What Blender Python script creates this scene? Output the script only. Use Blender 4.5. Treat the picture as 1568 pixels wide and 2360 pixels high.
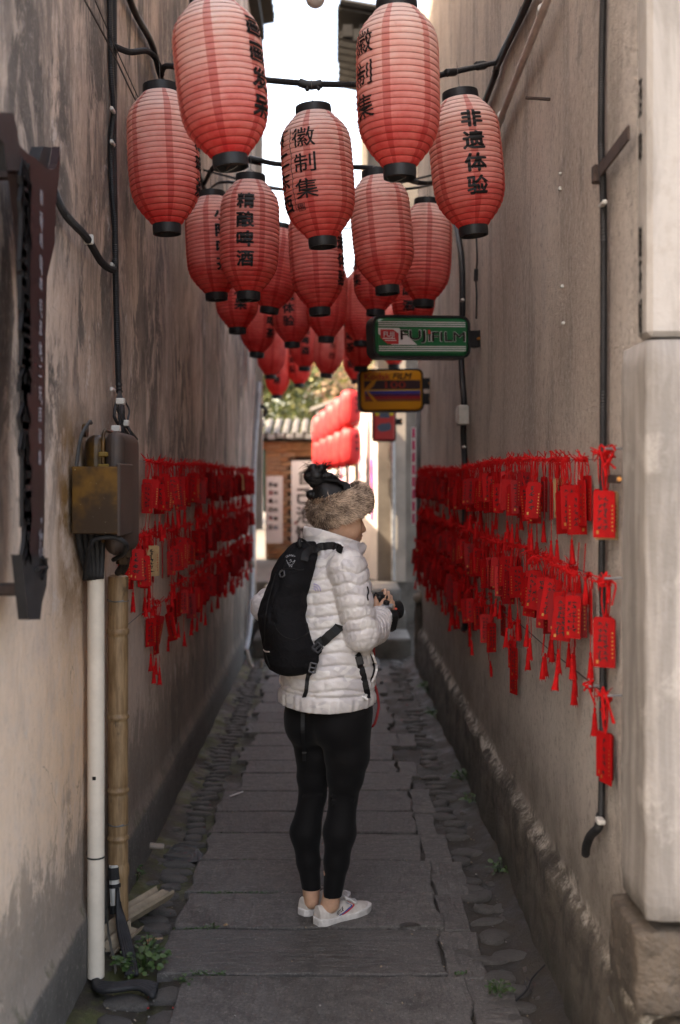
import bpy, bmesh, math, random
import numpy as np
from mathutils import Vector, Matrix, Euler, noise as mnoise
from mathutils.bvhtree import BVHTree

R = math.radians
random.seed(11)
rng = np.random.default_rng(7)
scene = bpy.context.scene
for o in list(bpy.data.objects):
    bpy.data.objects.remove(o)

# ---------------------------------------------------------------- camera
F, VX, VY, H = 2600.0, 770.0, 1105.0, 1.62      # focal length (px of a 1568x2360 frame), vanishing point, eye height
cam_data = bpy.data.cameras.new('camera')
cam = bpy.data.objects.new('camera', cam_data)
scene.collection.objects.link(cam)
cam.location = (0, 0, H)
cam.rotation_euler = (R(90), 0, 0)
cam_data.sensor_fit = 'VERTICAL'
cam_data.sensor_height = 36
cam_data.sensor_width = 24
cam_data.lens = F / 2360 * 36
cam_data.shift_x = (784 - VX) / 2360
cam_data.shift_y = -(1180 - VY) / 2360
cam_data.clip_end = 2000
cam_data.dof.use_dof = True
cam_data.dof.focus_distance = 4.12
cam_data.dof.aperture_fstop = 2.1
scene.camera = cam

# ---------------------------------------------------------------- sky, sun, exposure
SUN_EL, SUN_TO = 44.0, Vector((-0.96, -0.28, 0)).normalized()   # the sun stands behind the left-hand houses
world = bpy.data.worlds.new('World')
scene.world = world
world.use_nodes = True
wn = world.node_tree
bg = wn.nodes['Background']
sky = wn.nodes.new('ShaderNodeTexSky')
sky.sky_type = 'NISHITA'
sky.sun_disc = False
sky.sun_elevation = R(SUN_EL)
sky.sun_rotation = math.atan2(SUN_TO.x, SUN_TO.y)
sky.air_density = 1.0
sky.dust_density = 5.0
sky.ozone_density = 1.0
wn.links.new(sky.outputs[0], bg.inputs['Color'])
bg.inputs['Strength'].default_value = 0.15
sun_data = bpy.data.lights.new('sun', 'SUN')
sun_data.energy = 2.0
sun_data.angle = R(0.53)
sun_data.color = (1.0, 0.95, 0.89)
sun = bpy.data.objects.new('sun', sun_data)
scene.collection.objects.link(sun)
sdir = Vector((SUN_TO.x * math.cos(R(SUN_EL)), SUN_TO.y * math.cos(R(SUN_EL)), math.sin(R(SUN_EL))))
sun.rotation_euler = sdir.to_track_quat('Z', 'Y').to_euler()
sun.location = (-4, -2, 12)
vs = scene.view_settings
vs.view_transform = 'Standard'
vs.look = 'None'
vs.gamma = 1.0
vs.use_curve_mapping = False
vs.exposure = 3.08
vs.use_white_balance = True
vs.white_balance_temperature = 8500
vs.white_balance_tint = 12
scene.cycles.use_denoising = True
scene.cycles.max_bounces = 10
scene.cycles.diffuse_bounces = 6
scene.cycles.transparent_max_bounces = 12
scene.cycles.sample_clamp_indirect = 8
scene.cycles.caustics_reflective = False
scene.cycles.caustics_refractive = False
# ---------------------------------------------------------------- placing: a picture point at a known depth, on a wall, on the ground
C = scene.collection
XL, XR = -0.815, 0.745                       # faces of the two alley walls
def P(x, y, Y):
    return Vector(((x - VX) * Y / F, Y, H - (y - VY) * Y / F))
def onX(x, y, X):                            # on a plane that runs along the alley
    Y = X * F / (x - VX)
    return Vector((X, Y, H - (y - VY) * Y / F))
def onG(x, y, z=0.0):
    Y = F * (H - z) / (y - VY)
    return Vector(((x - VX) * Y / F, Y, z))

WL = {}
def wl(o):
    return WL.get(o.name, Vector((0, 0, 0))) if o else Vector((0, 0, 0))
def tag(o, label=None, cat=None, group=None, kind=None):
    if label: o['label'] = label
    if cat: o['category'] = cat
    if group: o['group'] = group
    if kind: o['kind'] = kind
    return o
def thing(name, label, cat, loc=(0, 0, 0), group=None):
    o = bpy.data.objects.new(name, None)
    o.empty_display_size = 0.05
    C.objects.link(o)
    o.location = loc
    WL[o.name] = Vector(loc)
    return tag(o, label, cat, group)

class MB:
    """collects shapes and links them as ONE mesh object"""
    def __init__(s):
        s.v, s.f, s.m = [], [], []
        s.c = None
    def add(s, v, f, m=0):
        n = len(s.v)
        s.v.extend([tuple(p) for p in v])
        s.f.extend([tuple(i + n for i in q) for q in f])
        s.m.extend([m] * len(f))
        return s
    def box(s, c, d, rot=None, m=0, bev=0.0):
        hx, hy, hz = d[0] / 2, d[1] / 2, d[2] / 2
        if bev > 0:
            b = min(bev, hx * .9, hy * .9, hz * .9)
            pts = []
            for sx in (-1, 1):
                for sy in (-1, 1):
                    for sz in (-1, 1):
                        pts += [(sx * hx, sy * (hy - b), sz * (hz - b)), (sx * (hx - b), sy * hy, sz * (hz - b)), (sx * (hx - b), sy * (hy - b), sz * hz)]
            bm = bmesh.new()
            for p in pts: bm.verts.new(p)
            bmesh.ops.convex_hull(bm, input=bm.verts)
            bmesh.ops.dissolve_limit(bm, angle_limit=0.01, verts=bm.verts, edges=bm.edges)
            bm.verts.index_update()
            v = [p.co.copy() for p in bm.verts]
            f = [[p.index for p in q.verts] for q in bm.faces]
            bm.free()
        else:
            v = [Vector((x, y, z)) for x in (-hx, hx) for y in (-hy, hy) for z in (-hz, hz)]
            f = [(0, 1, 3, 2), (4, 6, 7, 5), (0, 4, 5, 1), (2, 3, 7, 6), (0, 2, 6, 4), (1, 5, 7, 3)]
        if rot is not None:
            M = rot if isinstance(rot, Matrix) else Euler(rot).to_matrix()
            v = [M @ p for p in v]
        c = Vector(c)
        return s.add([p + c for p in v], f, m)
    def tube(s, pts, r, seg=8, m=0, cap=True, flat=1.0):
        pts = [Vector(p) for p in pts]
        n = len(pts)
        rr = r if hasattr(r, '__len__') else [r] * n
        t0 = (pts[1] - pts[0]).normalized()
        up = Vector((0, 0, 1)) if abs(t0.z) < .9 else Vector((0, 1, 0))
        nx = t0.cross(up).normalized()
        V, Fc = [], []
        for i in range(n):
            t = (pts[min(i + 1, n - 1)] - pts[max(i - 1, 0)])
            if t.length < 1e-9: t = t0
            t.normalize()
            nx = (nx - t * nx.dot(t))
            if nx.length < 1e-6: nx = t.orthogonal()
            nx.normalize()
            ny = t.cross(nx)
            for k in range(seg):
                a = 2 * math.pi * k / seg
                V.append(pts[i] + (nx * math.cos(a) + ny * math.sin(a) * flat) * rr[i])
        for i in range(n - 1):
            for k in range(seg):
                k2 = (k + 1) % seg
                Fc.append((i * seg + k, i * seg + k2, (i + 1) * seg + k2, (i + 1) * seg + k))
        if cap:
            Fc.append(tuple(range(seg))[::-1])
            Fc.append(tuple((n - 1) * seg + k for k in range(seg)))
        return s.add(V, Fc, m)
    def lathe(s, prof, c=(0, 0, 0), seg=24, m=0, close=False):
        c = Vector(c)
        V, Fc = [], []
        for (r, z) in prof:
            for k in range(seg):
                a = 2 * math.pi * k / seg
                V.append(c + Vector((r * math.cos(a), r * math.sin(a), z)))
        n = len(prof)
        for i in range(n - 1 if not close else n):
            j = (i + 1) % n
            for k in range(seg):
                k2 = (k + 1) % seg
                Fc.append((i * seg + k, i * seg + k2, j * seg + k2, j * seg + k))
        return s.add(V, Fc, m)
    def prism(s, poly, axis, lo, hi, m=0):
        """poly of 2-D points in the plane across axis, pushed from lo to hi along it"""
        def mk(p, t):
            return {'x': (t, p[0], p[1]), 'y': (p[0], t, p[1]), 'z': (p[0], p[1], t)}[axis]
        n = len(poly)
        V = [mk(p, lo) for p in poly] + [mk(p, hi) for p in poly]
        Fc = [tuple(range(n))[::-1], tuple(range(n, 2 * n))]
        Fc += [(i, (i + 1) % n, n + (i + 1) % n, n + i) for i in range(n)]
        return s.add(V, Fc, m)
    def build(s, name, mats, parent=None, smooth=False, auto=None, local=False):
        mats = mats if isinstance(mats, (list, tuple)) else [mats]
        off = Vector((0, 0, 0)) if local else wl(parent)
        me = bpy.data.meshes.new(name)
        me.from_pydata([tuple(Vector(p) - off) for p in s.v] if off.length else s.v, [], s.f)
        for m in mats: me.materials.append(m)
        if any(s.m): me.polygons.foreach_set('material_index', s.m)
        bm = bmesh.new(); bm.from_mesh(me)
        bmesh.ops.recalc_face_normals(bm, faces=bm.faces)
        bm.to_mesh(me); bm.free()
        if smooth:
            me.polygons.foreach_set('use_smooth', [True] * len(me.polygons))
            if auto is not None:
                me.set_sharp_from_angle(angle=R(auto))
        me.update()
        return link(name, me, parent, off)
def link(name, me, parent=None, off=None):
    o = bpy.data.objects.new(name, me)
    C.objects.link(o)
    if parent: o.parent = parent
    WL[o.name] = wl(parent)
    return o
def copy_tree(o, parent=None):
    c = o.copy(); C.objects.link(c); c.parent = parent
    for ch in list(o.children): copy_tree(ch, c)
    return c
def curve_pts(ctrl, n=40):
    """Catmull-Rom through control points"""
    ctrl = [Vector(p) for p in ctrl]
    c = [ctrl[0] * 2 - ctrl[1]] + ctrl + [ctrl[-1] * 2 - ctrl[-2]]
    L = [0]
    for a, b in zip(ctrl, ctrl[1:]): L.append(L[-1] + (b - a).length)
    out = []
    for i in range(n + 1):
        d = L[-1] * i / n
        k = 0
        while k < len(L) - 2 and L[k + 1] < d: k += 1
        t = (d - L[k]) / max(1e-9, L[k + 1] - L[k])
        p0, p1, p2, p3 = c[k:k + 4]
        out.append(0.5 * ((2 * p1) + (p2 - p0) * t + (2 * p0 - 5 * p1 + 4 * p2 - p3) * t * t + (3 * p1 - p0 - 3 * p2 + p3) * t ** 3))
    return out
def corrugated(mb, ctrl, r, m=0, seg=8, pitch=0.006):
    L = sum((Vector(a) - Vector(b)).length for a, b in zip(ctrl, ctrl[1:]))
    n = max(8, int(L / pitch) * 2)
    pts = curve_pts(ctrl, n)
    mb.tube(pts, [r * (1.0 if i % 2 else 0.84) for i in range(len(pts))], seg, m)

# ---------------------------------------------------------------- lettering
GLY = {}
def glyph(text, bold=0.0, shear=0.0):
    """flat mesh of a short text, 1 em = 1 unit, centred on its own box: (verts, faces, width)"""
    key = (text, bold, shear)
    if key in GLY: return GLY[key]
    c = bpy.data.curves.new('t', 'FONT')
    c.body = text; c.size = 1.0; cjk = any(ord(ch) > 0x2e80 for ch in text); c.offset = min(bold, .010) if cjk else 0.0; c.shear = shear; c.resolution_u = 3
    o = bpy.data.objects.new('t', c)
    C.objects.link(o)
    dg = bpy.context.evaluated_depsgraph_get()
    me = bpy.data.meshes.new_from_object(o.evaluated_get(dg))
    V = [(v.co.x, v.co.y) for v in me.vertices]
    Fc = [tuple(p.vertices) for p in me.polygons]
    bpy.data.objects.remove(o); bpy.data.meshes.remove(me); bpy.data.curves.remove(c)
    xs = [p[0] for p in V]; ys = [p[1] for p in V]
    cx = (min(xs) + max(xs)) / 2
    cy = (min(ys) + max(ys)) / 2
    if any(ord(ch) > 0x2e80 for ch in text):
        cy = 0.38
    V = [(p[0] - cx, p[1] - cy) for p in V]
    e = bold - (.010 if cjk else 0.0)
    if e > 0:                                   # heavy strokes: the outline repeated a hair's breadth around itself
        V0, F0, n0 = V, Fc, len(V)
        V, Fc = [], []
        for k, (dx, dy) in enumerate(((0, 0), (e, 0), (-e, 0), (0, e), (0, -e))):
            V += [(p[0] + dx, p[1] + dy) for p in V0]
            Fc += [tuple(i + k * n0 for i in f) for f in F0]
    GLY[key] = (V, Fc, max(xs) - min(xs))
    return GLY[key]
def cut2d(V, Fc, xs=(), ys=()):
    bm = bmesh.new()
    bv = [bm.verts.new((p[0], p[1], 0)) for p in V]
    for f in Fc:
        try: bm.faces.new([bv[i] for i in f])
        except ValueError: pass
    for x in xs:
        bmesh.ops.bisect_plane(bm, geom=bm.verts[:] + bm.edges[:] + bm.faces[:], plane_co=(x, 0, 0), plane_no=(1, 0, 0))
    for y in ys:
        bmesh.ops.bisect_plane(bm, geom=bm.verts[:] + bm.edges[:] + bm.faces[:], plane_co=(0, y, 0), plane_no=(0, 1, 0))
    bm.verts.index_update()
    V2 = [(v.co.x, v.co.y) for v in bm.verts]
    F2 = [tuple(v.index for v in f.verts) for f in bm.faces]
    bm.free()
    return V2, F2
def flat_text(mb, text, org, ux, uy, size, bold=0.0, shear=0.0, m=0, width=None, lift=0.0):
    V, Fc, w = glyph(text, bold, shear)
    sx = size if width is None else width / w
    org, ux, uy = Vector(org), Vector(ux), Vector(uy)
    n = ux.cross(uy).normalized() * lift
    mb.add([org + n + ux * (p[0] * sx) + uy * (p[1] * size) for p in V], Fc, m)
for ch in '徽制集不二东西非遗体验精酿啤酒小院喝茶画发呆自己泡馆':
    for b in (0.0, 0.012, 0.028): glyph(ch, b)

# ---------------------------------------------------------------- materials
class NT:
    def __init__(s, name):
        s.mat = bpy.data.materials.new(name); s.mat.use_nodes = True
        s.t = s.mat.node_tree; s.bsdf = s.t.nodes['Principled BSDF']; s.out = s.t.nodes['Material Output']
    def n(s, typ, **kw):
        nd = s.t.nodes.new(typ)
        for k, v in kw.items():
            if k.startswith('i_'): nd.inputs[k[2:].replace('_', ' ')].default_value = v
            else: setattr(nd, k, v)
        return nd
    def l(s, a, b): s.t.links.new(a, b)
    def coord(s, kind='Object', scale=(1, 1, 1), loc=(0, 0, 0)):
        tc = s.n('ShaderNodeTexCoord'); mp = s.n('ShaderNodeMapping')
        mp.inputs['Scale'].default_value = scale; mp.inputs['Location'].default_value = loc
        s.l(tc.outputs[kind], mp.inputs[0]); return mp.outputs[0]
    def noise(s, vec, scale=5, detail=4, rough=.6, dist=0.0):
        nd = s.n('ShaderNodeTexNoise'); nd.inputs['Scale'].default_value = scale
        nd.inputs['Detail'].default_value = detail; nd.inputs['Roughness'].default_value = rough; nd.inputs['Distortion'].default_value = dist
        s.l(vec, nd.inputs['Vector']); return nd.outputs['Fac']
    def ramp(s, fac, a, b, ca=(0, 0, 0, 1), cb=(1, 1, 1, 1)):
        nd = s.n('ShaderNodeMapRange'); nd.interpolation_type = 'SMOOTHSTEP'
        nd.inputs[1].default_value = a; nd.inputs[2].default_value = b
        nd.inputs[3].default_value = ca if not hasattr(ca, '__len__') else 0
        nd.inputs[4].default_value = cb if not hasattr(cb, '__len__') else 1
        s.l(fac, nd.inputs[0]); return nd.outputs[0]
    def math(s, op, a, b=None, clamp=False):
        nd = s.n('ShaderNodeMath'); nd.operation = op; nd.use_clamp = clamp
        for i, x in enumerate((a, b)):
            if x is None: continue
            if isinstance(x, (int, float)): nd.inputs[i].default_value = x
            else: s.l(x, nd.inputs[i])
        return nd.outputs[0]
    def mix(s, fac, a, b, blend='MIX'):
        nd = s.n('ShaderNodeMix'); nd.data_type = 'RGBA'; nd.blend_type = blend
        for k, x in ((0, fac), (6, a), (7, b)):
            if isinstance(x, (int, float)): nd.inputs[k].default_value = x
            elif isinstance(x, tuple): nd.inputs[k].default_value = x if len(x) == 4 else (*x, 1)
            else: s.l(x, nd.inputs[k])
        return nd.outputs[2]
    def sep(s, vec):
        nd = s.n('ShaderNodeSeparateXYZ'); s.l(vec, nd.inputs[0]); return nd.outputs
    def bump(s, h, strength=.4, dist=.01, prev=None):
        nd = s.n('ShaderNodeBump'); nd.inputs['Strength'].default_value = strength; nd.inputs['Distance'].default_value = dist
        s.l(h, nd.inputs['Height'])
        if prev is not None: s.l(prev, nd.inputs['Normal'])
        s.l(nd.outputs[0], s.bsdf.inputs['Normal']); return nd.outputs[0]
    def col(s, c): s.l(c, s.bsdf.inputs['Base Color']) if not isinstance(c, tuple) else setattr(s.bsdf.inputs['Base Color'], 'default_value', (*c, 1))
    def set(s, **kw):
        for k, v in kw.items():
            i = s.bsdf.inputs[k.replace('_', ' ')]
            if hasattr(v, 'is_output') or isinstance(v, bpy.types.NodeSocket): s.l(v, i)
            else: i.default_value = v
        return s

def mk(name, c, rough=.6, var=.25, scale=12, bump=.2, bscale=60, bdist=.004, metal=0.0, dark=None, **kw):
    """one-colour material with worn variation and a fine relief"""
    t = NT(name)
    v = t.coord()
    nz = t.noise(v, scale, 5, .65)
    d = dark if dark else tuple(x * (1 - var) for x in c)
    u = tuple(min(1, x * (1 + var * .6)) for x in c)
    cc = t.mix(t.ramp(nz, .3, .7), d, u)
    if name.startswith('plaque') and name != 'plaque_far':               # every plaque has faded to its own red
        oi = t.n('ShaderNodeObjectInfo')
        cc = t.mix(oi.outputs['Random'], t.mix(.45, cc, tuple(x * .45 for x in c)), cc)
        cc = t.mix(t.math('MULTIPLY', t.ramp(oi.outputs['Random'], .8, 1.0), .35), cc, tuple(min(1, x * .9 + .05) for x in c))
    t.col(cc)
    t.set(Roughness=rough, Metallic=metal)
    if bump: t.bump(t.noise(v, bscale, 4, .6), bump, bdist)
    if max(c) < .03: t.bsdf.inputs['Specular IOR Level'].default_value = .25
    if name.startswith(('plaque', 'cord', 'plaque_far')): t.bsdf.inputs['Specular IOR Level'].default_value = .15
    for k, x in kw.items(): t.set(**{k: x})
    return t.mat
M = {}
M['black_plastic'] = mk('black_plastic', (.018, .018, .02), .45, .3, 20, .1)
M['black_rubber'] = mk('black_rubber', (.02, .02, .022), .6, .3, 30, .2)
M['ink'] = mk('ink', (.012, .011, .012), .55, .2, 40, 0)
M['white_plastic'] = mk('white_plastic', (.46, .445, .42), .45, .15, 20, .1)
M['grey_metal'] = mk('grey_metal', (.32, .33, .35), .4, .3, 14, .15, metal=.6)
M['rust'] = mk('rust', (.045, .027, .022), .8, .5, 40, .5)
M['steel_wire'] = mk('steel_wire', (.16, .155, .15), .5, .3, 40, 0, metal=.5)
M['wire_dark'] = mk('wire_dark', (.03, .03, .03), .5, .3, 40, 0)
M['cord_red'] = mk('cord_red', (.46, .007, .009), .8, .3, 60, .2, 300, .001)
M['plaque_red'] = mk('plaque_red', (.40, .005, .007), .7, .35, 9, .15, 200, .0006)
M['plaque_far'] = mk('plaque_far', (.33, .005, .007), .7, .5, 30, .15, 200, .0006)
M['plaque_dark'] = mk('plaque_dark', (.26, .006, .009), .55, .35, 9, .15, 200, .0006)
M['plaque_wood'] = mk('plaque_wood', (.42, .26, .13), .65, .35, 20, .2, 200, .0006)
M['gold'] = mk('gold', (.40, .16, .03), .4, .2, 40, 0, metal=.3)
M['white_paint'] = mk('white_paint', (.66, .64, .62), .55, .15, 20, .1)
# ---------------------------------------------------------------- wall, floor and stone materials
def mat_left_wall():
    t = NT('stained_plaster')
    o = t.coord(); x, y, z = t.sep(o)
    big = t.noise(t.coord(scale=(1, .5, .35)), 2.2, 4, .6)
    streak = t.noise(t.coord(scale=(1, 2.3, .62), loc=(0, 3, 0)), 2.1, 9, .70, .7)
    fine = t.noise(t.coord(scale=(1, 5.0, 1.9)), 3.2, 8, .76, .5)
    mott = t.noise(o, 9, 6, .65)
    base = t.mix(t.ramp(big, .35, .65), (.44, .325, .265), (.60, .47, .39))
    # daylight from the open street painted pale at the near end, warm ochre lower down
    warm = t.math('MULTIPLY', t.ramp(z, .2, .75), t.ramp(z, 1.55, .95))
    warm = t.math('MULTIPLY', warm, t.ramp(y, 4.6, 3.2))
    base = t.mix(t.math('MULTIPLY', warm, t.ramp(mott, .2, .6)), base, (.74, .49, .31))
    base = t.mix(t.math('MULTIPLY', t.ramp(y, 3.7, 2.9), .5), base, (.74, .63, .54))
    base = t.mix(t.math('MULTIPLY', t.ramp(mott, .56, .75), .35), base, (.62, .55, .51))
    # rain streaks run from the top, heavier further in
    hi = t.math('ADD', t.ramp(z, .9, 2.6), t.math('MULTIPLY', t.ramp(y, 4.2, 6.5), .55))
    sm = t.math('MULTIPLY', t.ramp(streak, .45, .60), t.math('MINIMUM', hi, 1.0))
    sm = t.math('MULTIPLY', sm, t.ramp(big, .30, .56, .25, 1.0))
    blot = t.noise(t.coord(scale=(1, 1.5, .75), loc=(0, 4, 2)), 2.3, 10, .74, .6)
    top_far = t.math('MINIMUM', t.math('ADD', t.ramp(z, 1.5, 3.0, 0.0, .7), t.ramp(y, 4.3, 6.5, 0.0, .55)), 1.0)
    base = t.mix(t.math('MULTIPLY', top_far, t.ramp(t.noise(t.coord(scale=(1, 1, .4)), 2.6, 6, .65, .3), .42, .56, .10, .75)), base, (.215, .170, .145))  # blotchy darker tone towards the top and further in
    patch = t.ramp(t.noise(t.coord(scale=(1, 1.0, .55), loc=(0, 7, 5)), 1.5, 3, .5, .4), .38, .54, .25, 1.0)
    sm = t.math('MULTIPLY', sm, patch)
    sm = t.math('MAXIMUM', sm, t.math('MULTIPLY', t.math('MULTIPLY', t.ramp(blot, .47, .55), patch), t.math('MINIMUM', t.math('MULTIPLY', hi, 1.5), 1.0)))
    base = t.mix(t.math('MULTIPLY', sm, .92), base, t.mix(t.ramp(mott, .3, .7), (.036, .031, .029), (.095, .081, .074)))
    crk = t.n('ShaderNodeTexVoronoi'); crk.feature = 'DISTANCE_TO_EDGE'; crk.inputs['Scale'].default_value = 1.6
    wv = t.n('ShaderNodeVectorMath', operation='ADD'); wn_ = t.n('ShaderNodeTexNoise'); wn_.inputs['Scale'].default_value = 5; wn_.inputs['Detail'].default_value = 5
    t.l(o, wn_.inputs['Vector']); ws = t.n('ShaderNodeVectorMath', operation='SCALE'); ws.inputs[3].default_value = .35; t.l(wn_.outputs['Color'], ws.inputs[0]); t.l(o, wv.inputs[0]); t.l(ws.outputs[0], wv.inputs[1]); t.l(wv.outputs[0], crk.inputs['Vector'])
    base = t.mix(t.math('MULTIPLY', t.math('MULTIPLY', t.ramp(crk.outputs['Distance'], .006, .0), t.ramp(mott, .5, .6)), .7), base, (.10, .085, .075))
    base = t.mix(t.math('MULTIPLY', t.ramp(t.noise(t.coord(loc=(3, 3, 3)), 3.0, 9, .78), .60, .64), .6), base, (.58, .52, .49))
    base = t.mix(t.math('MULTIPLY', t.ramp(fine, .48, .62), t.math('ADD', t.math('MULTIPLY', t.math('MINIMUM', hi, 1.0), .38), .12)), base, (.12, .10, .092))
    base = t.mix(t.math('MULTIPLY', t.ramp(fine, .44, .32), .4), base, (.60, .52, .47))
    # black mould and moss creeping up from the gutter
    mold = t.noise(t.coord(scale=(1, 1.9, 1.0)), 4.2, 9, .80, .3)
    ms = t.math('ADD', mold, t.ramp(z, 1.05, .12, 0.0, .36)); ms = t.math('ADD', ms, t.math('MULTIPLY', t.ramp(y, 3.9, 5.2), t.ramp(z, 1.0, .3, 0.0, .10)))
    base = t.mix(t.math('MULTIPLY', t.ramp(ms, .64, .76), t.math('MULTIPLY', t.ramp(z, 1.2, .35), .62)), base, (.075, .066, .054))
    base = t.mix(t.math('MULTIPLY', t.ramp(t.math('ADD', mott, t.ramp(z, .45, 0, 0.0, .3)), .66, .8), t.ramp(z, .5, .05)), base, (.07, .075, .03))
    # cement skirting
    base = t.mix(t.ramp(t.math('ADD', z, t.math('MULTIPLY', mott, .03)), .235, .215), base, t.mix(mott, (.055, .05, .046), (.13, .12, .11)))
    # rust-brown run-off around the meter box
    rust = t.math('MULTIPLY', t.ramp(y, 3.28, 3.42), t.ramp(y, 3.95, 3.7))
    rust = t.math('MULTIPLY', rust, t.math('MULTIPLY', t.ramp(z, 1.0, 1.4), t.ramp(z, 1.92, 1.7)))
    base = t.mix(t.math('MULTIPLY', rust, t.ramp(mott, .3, .62)), base, (.17, .085, .02))
    sp = t.noise(o, 42, 8, .92)
    base = t.mix(t.math('MULTIPLY', t.ramp(sp, .54, .64), .32), base, (.10, .085, .078))
    base = t.mix(t.math('MULTIPLY', t.ramp(sp, .46, .37), .3), base, (.70, .62, .57))
    t.col(base); t.set(Roughness=.85)
    b = t.bump(t.noise(t.coord(scale=(1, 1.8, .8)), 18, 8, .72), .55, .016)
    t.bump(t.noise(o, 130, 4, .7), .5, .004, b)
    return t.mat
def mat_right_wall():
    t = NT('pebbledash')
    o = t.coord(); x, y, z = t.sep(o)
    big = t.noise(t.coord(scale=(1, .6, .4)), 2.0, 4, .6)
    streak = t.noise(t.coord(scale=(1, 2.6, .38), loc=(0, 9, 0)), 1.8, 5, .62, .5)
    grain = t.noise(o, 120, 3, .75)
    speck = t.noise(o, 36, 8, .92)
    mott = t.noise(o, 7, 6, .66)
    base = t.mix(t.ramp(big, .35, .66), (.47, .38, .315), (.63, .53, .45))
    low = t.math('MULTIPLY', t.ramp(z, 1.75, 1.2), t.ramp(y, 6.5, 3.6))
    base = t.mix(t.math('MULTIPLY', low, .75), base, (.70, .63, .565))  # daylight from the open street painted in, low down and nearer
    near = t.ramp(y, 3.15, 2.8)
    base = t.mix(t.math('MULTIPLY', near, .7), base, (.70, .635, .58))  # more of that daylight painted into the nearest strip
    top = t.math('ADD', t.ramp(z, 1.2, 2.6), .25)
    base = t.mix(t.math('MULTIPLY', t.math('MULTIPLY', t.ramp(streak, .47, .68), t.math('MINIMUM', top, 1.0)), .5), base, (.17, .142, .122))
    base = t.mix(t.math('MULTIPLY', t.ramp(t.noise(t.coord(scale=(1, 1.3, .8), loc=(0, 2, 7)), 2.6, 8, .72, .4), .54, .66), .5), base, (.16, .138, .122))
    base = t.mix(t.math('MULTIPLY', t.ramp(streak, .42, .3), .4), base, (.50, .44, .40))
    base = t.mix(t.math('MULTIPLY', t.ramp(speck, .53, .61), .6), base, (.15, .127, .112))
    base = t.mix(t.math('MULTIPLY', t.ramp(speck, .47, .39), .6), base, (.74, .67, .61))
    # damp rough footing below a ragged plaster edge
    edge = t.math('ADD', z, t.math('MULTIPLY', t.math('SUBTRACT', mott, .5), .16))
    foot = t.mix(t.ramp(mott, .35, .65), (.062, .049, .038), (.17, .14, .11))
    foot = t.mix(t.math('MULTIPLY', t.ramp(speck, .56, .68), .8), foot, (.36, .32, .28))
    foot = t.mix(t.math('MULTIPLY', t.ramp(grain, .55, .7), .5), foot, (.05, .042, .034))
    base = t.mix(t.math('MULTIPLY', t.ramp(edge, .82, .40), .72), base, t.mix(t.ramp(mott, .35, .62), (.105, .082, .062), (.24, .195, .155)))
    base = t.mix(t.ramp(edge, .40, .345), base, foot)
    chip = t.math('MULTIPLY', t.math('MULTIPLY', t.ramp(edge, .325, .352), t.ramp(edge, .40, .365)), t.ramp(t.noise(t.coord(loc=(1, 5, 2)), 6, 7, .8), .44, .58))
    base = t.mix(t.math('MULTIPLY', chip, t.ramp(speck, .40, .50)), base, (.62, .55, .47))
    base = t.mix(t.math('MULTIPLY', t.ramp(z, .22, .02), t.math('MULTIPLY', t.ramp(mott, .4, .6), .8)), base, (.03, .028, .016))
    t.col(base); t.set(Roughness=.9)
    b = t.bump(t.noise(o, 20, 6, .7), .4, .014)
    b = t.bump(grain, 1.0, .008, b)
    t.bump(t.noise(o, 60, 4, .7), .8, .010, b)
    return t.mat
def mat_slab(name, vec_scale, c0, c1, chis):
    t = NT(name)
    o = t.coord('Object')
    oi = t.n('ShaderNodeObjectInfo')
    add = t.n('ShaderNodeVectorMath', operation='ADD')
    sc = t.n('ShaderNodeVectorMath', operation='SCALE'); sc.inputs[3].default_value = 30
    cmb = t.n('ShaderNodeCombineXYZ'); t.l(oi.outputs['Random'], cmb.inputs[0]); t.l(oi.outputs['Random'], cmb.inputs[1])
    t.l(cmb.outputs[0], sc.inputs[0]); t.l(o, add.inputs[0]); t.l(sc.outputs[0], add.inputs[1])
    v = add.outputs[0]
    mp = t.n('ShaderNodeMapping'); mp.inputs['Scale'].default_value = vec_scale; t.l(v, mp.inputs[0])
    groove = t.noise(mp.outputs[0], 9, 4, .6, .2)
    mott = t.noise(v, 7, 6, .7)
    speck = t.noise(v, 95, 4, .8)
    base = t.mix(t.ramp(mott, .34, .64), c0, c1)
    base = t.mix(t.math('MULTIPLY', t.ramp(t.noise(v, 26, 8, .8), .5, .60), .6), base, (.165, .147, .132))
    base = t.mix(t.math('MULTIPLY', t.ramp(t.noise(v, 3.1, 5, .7), .56, .66), .6), base, (.026, .023, .021))
    base = t.mix(t.math('MULTIPLY', oi.outputs['Random'], .35), base, (.055, .05, .048))
    base = t.mix(t.math('MULTIPLY', t.ramp(groove, .5, .66), .25), base, (.115, .108, .103))
    base = t.mix(t.math('MULTIPLY', t.ramp(speck, .57, .66), .55), base, (.26, .245, .23))
    base = t.mix(t.math('MULTIPLY', t.ramp(speck, .45, .36), .6), base, (.024, .022, .021))
    t.col(base)
    t.set(Roughness=t.ramp(mott, .2, .8, .52, .78))
    b = t.bump(groove, chis, .016)
    b = t.bump(mott, .5, .02, b)
    b = t.bump(t.noise(v, 34, 6, .75), .6, .010, b)
    t.bump(speck, .6, .004, b)
    return t.mat
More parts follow.
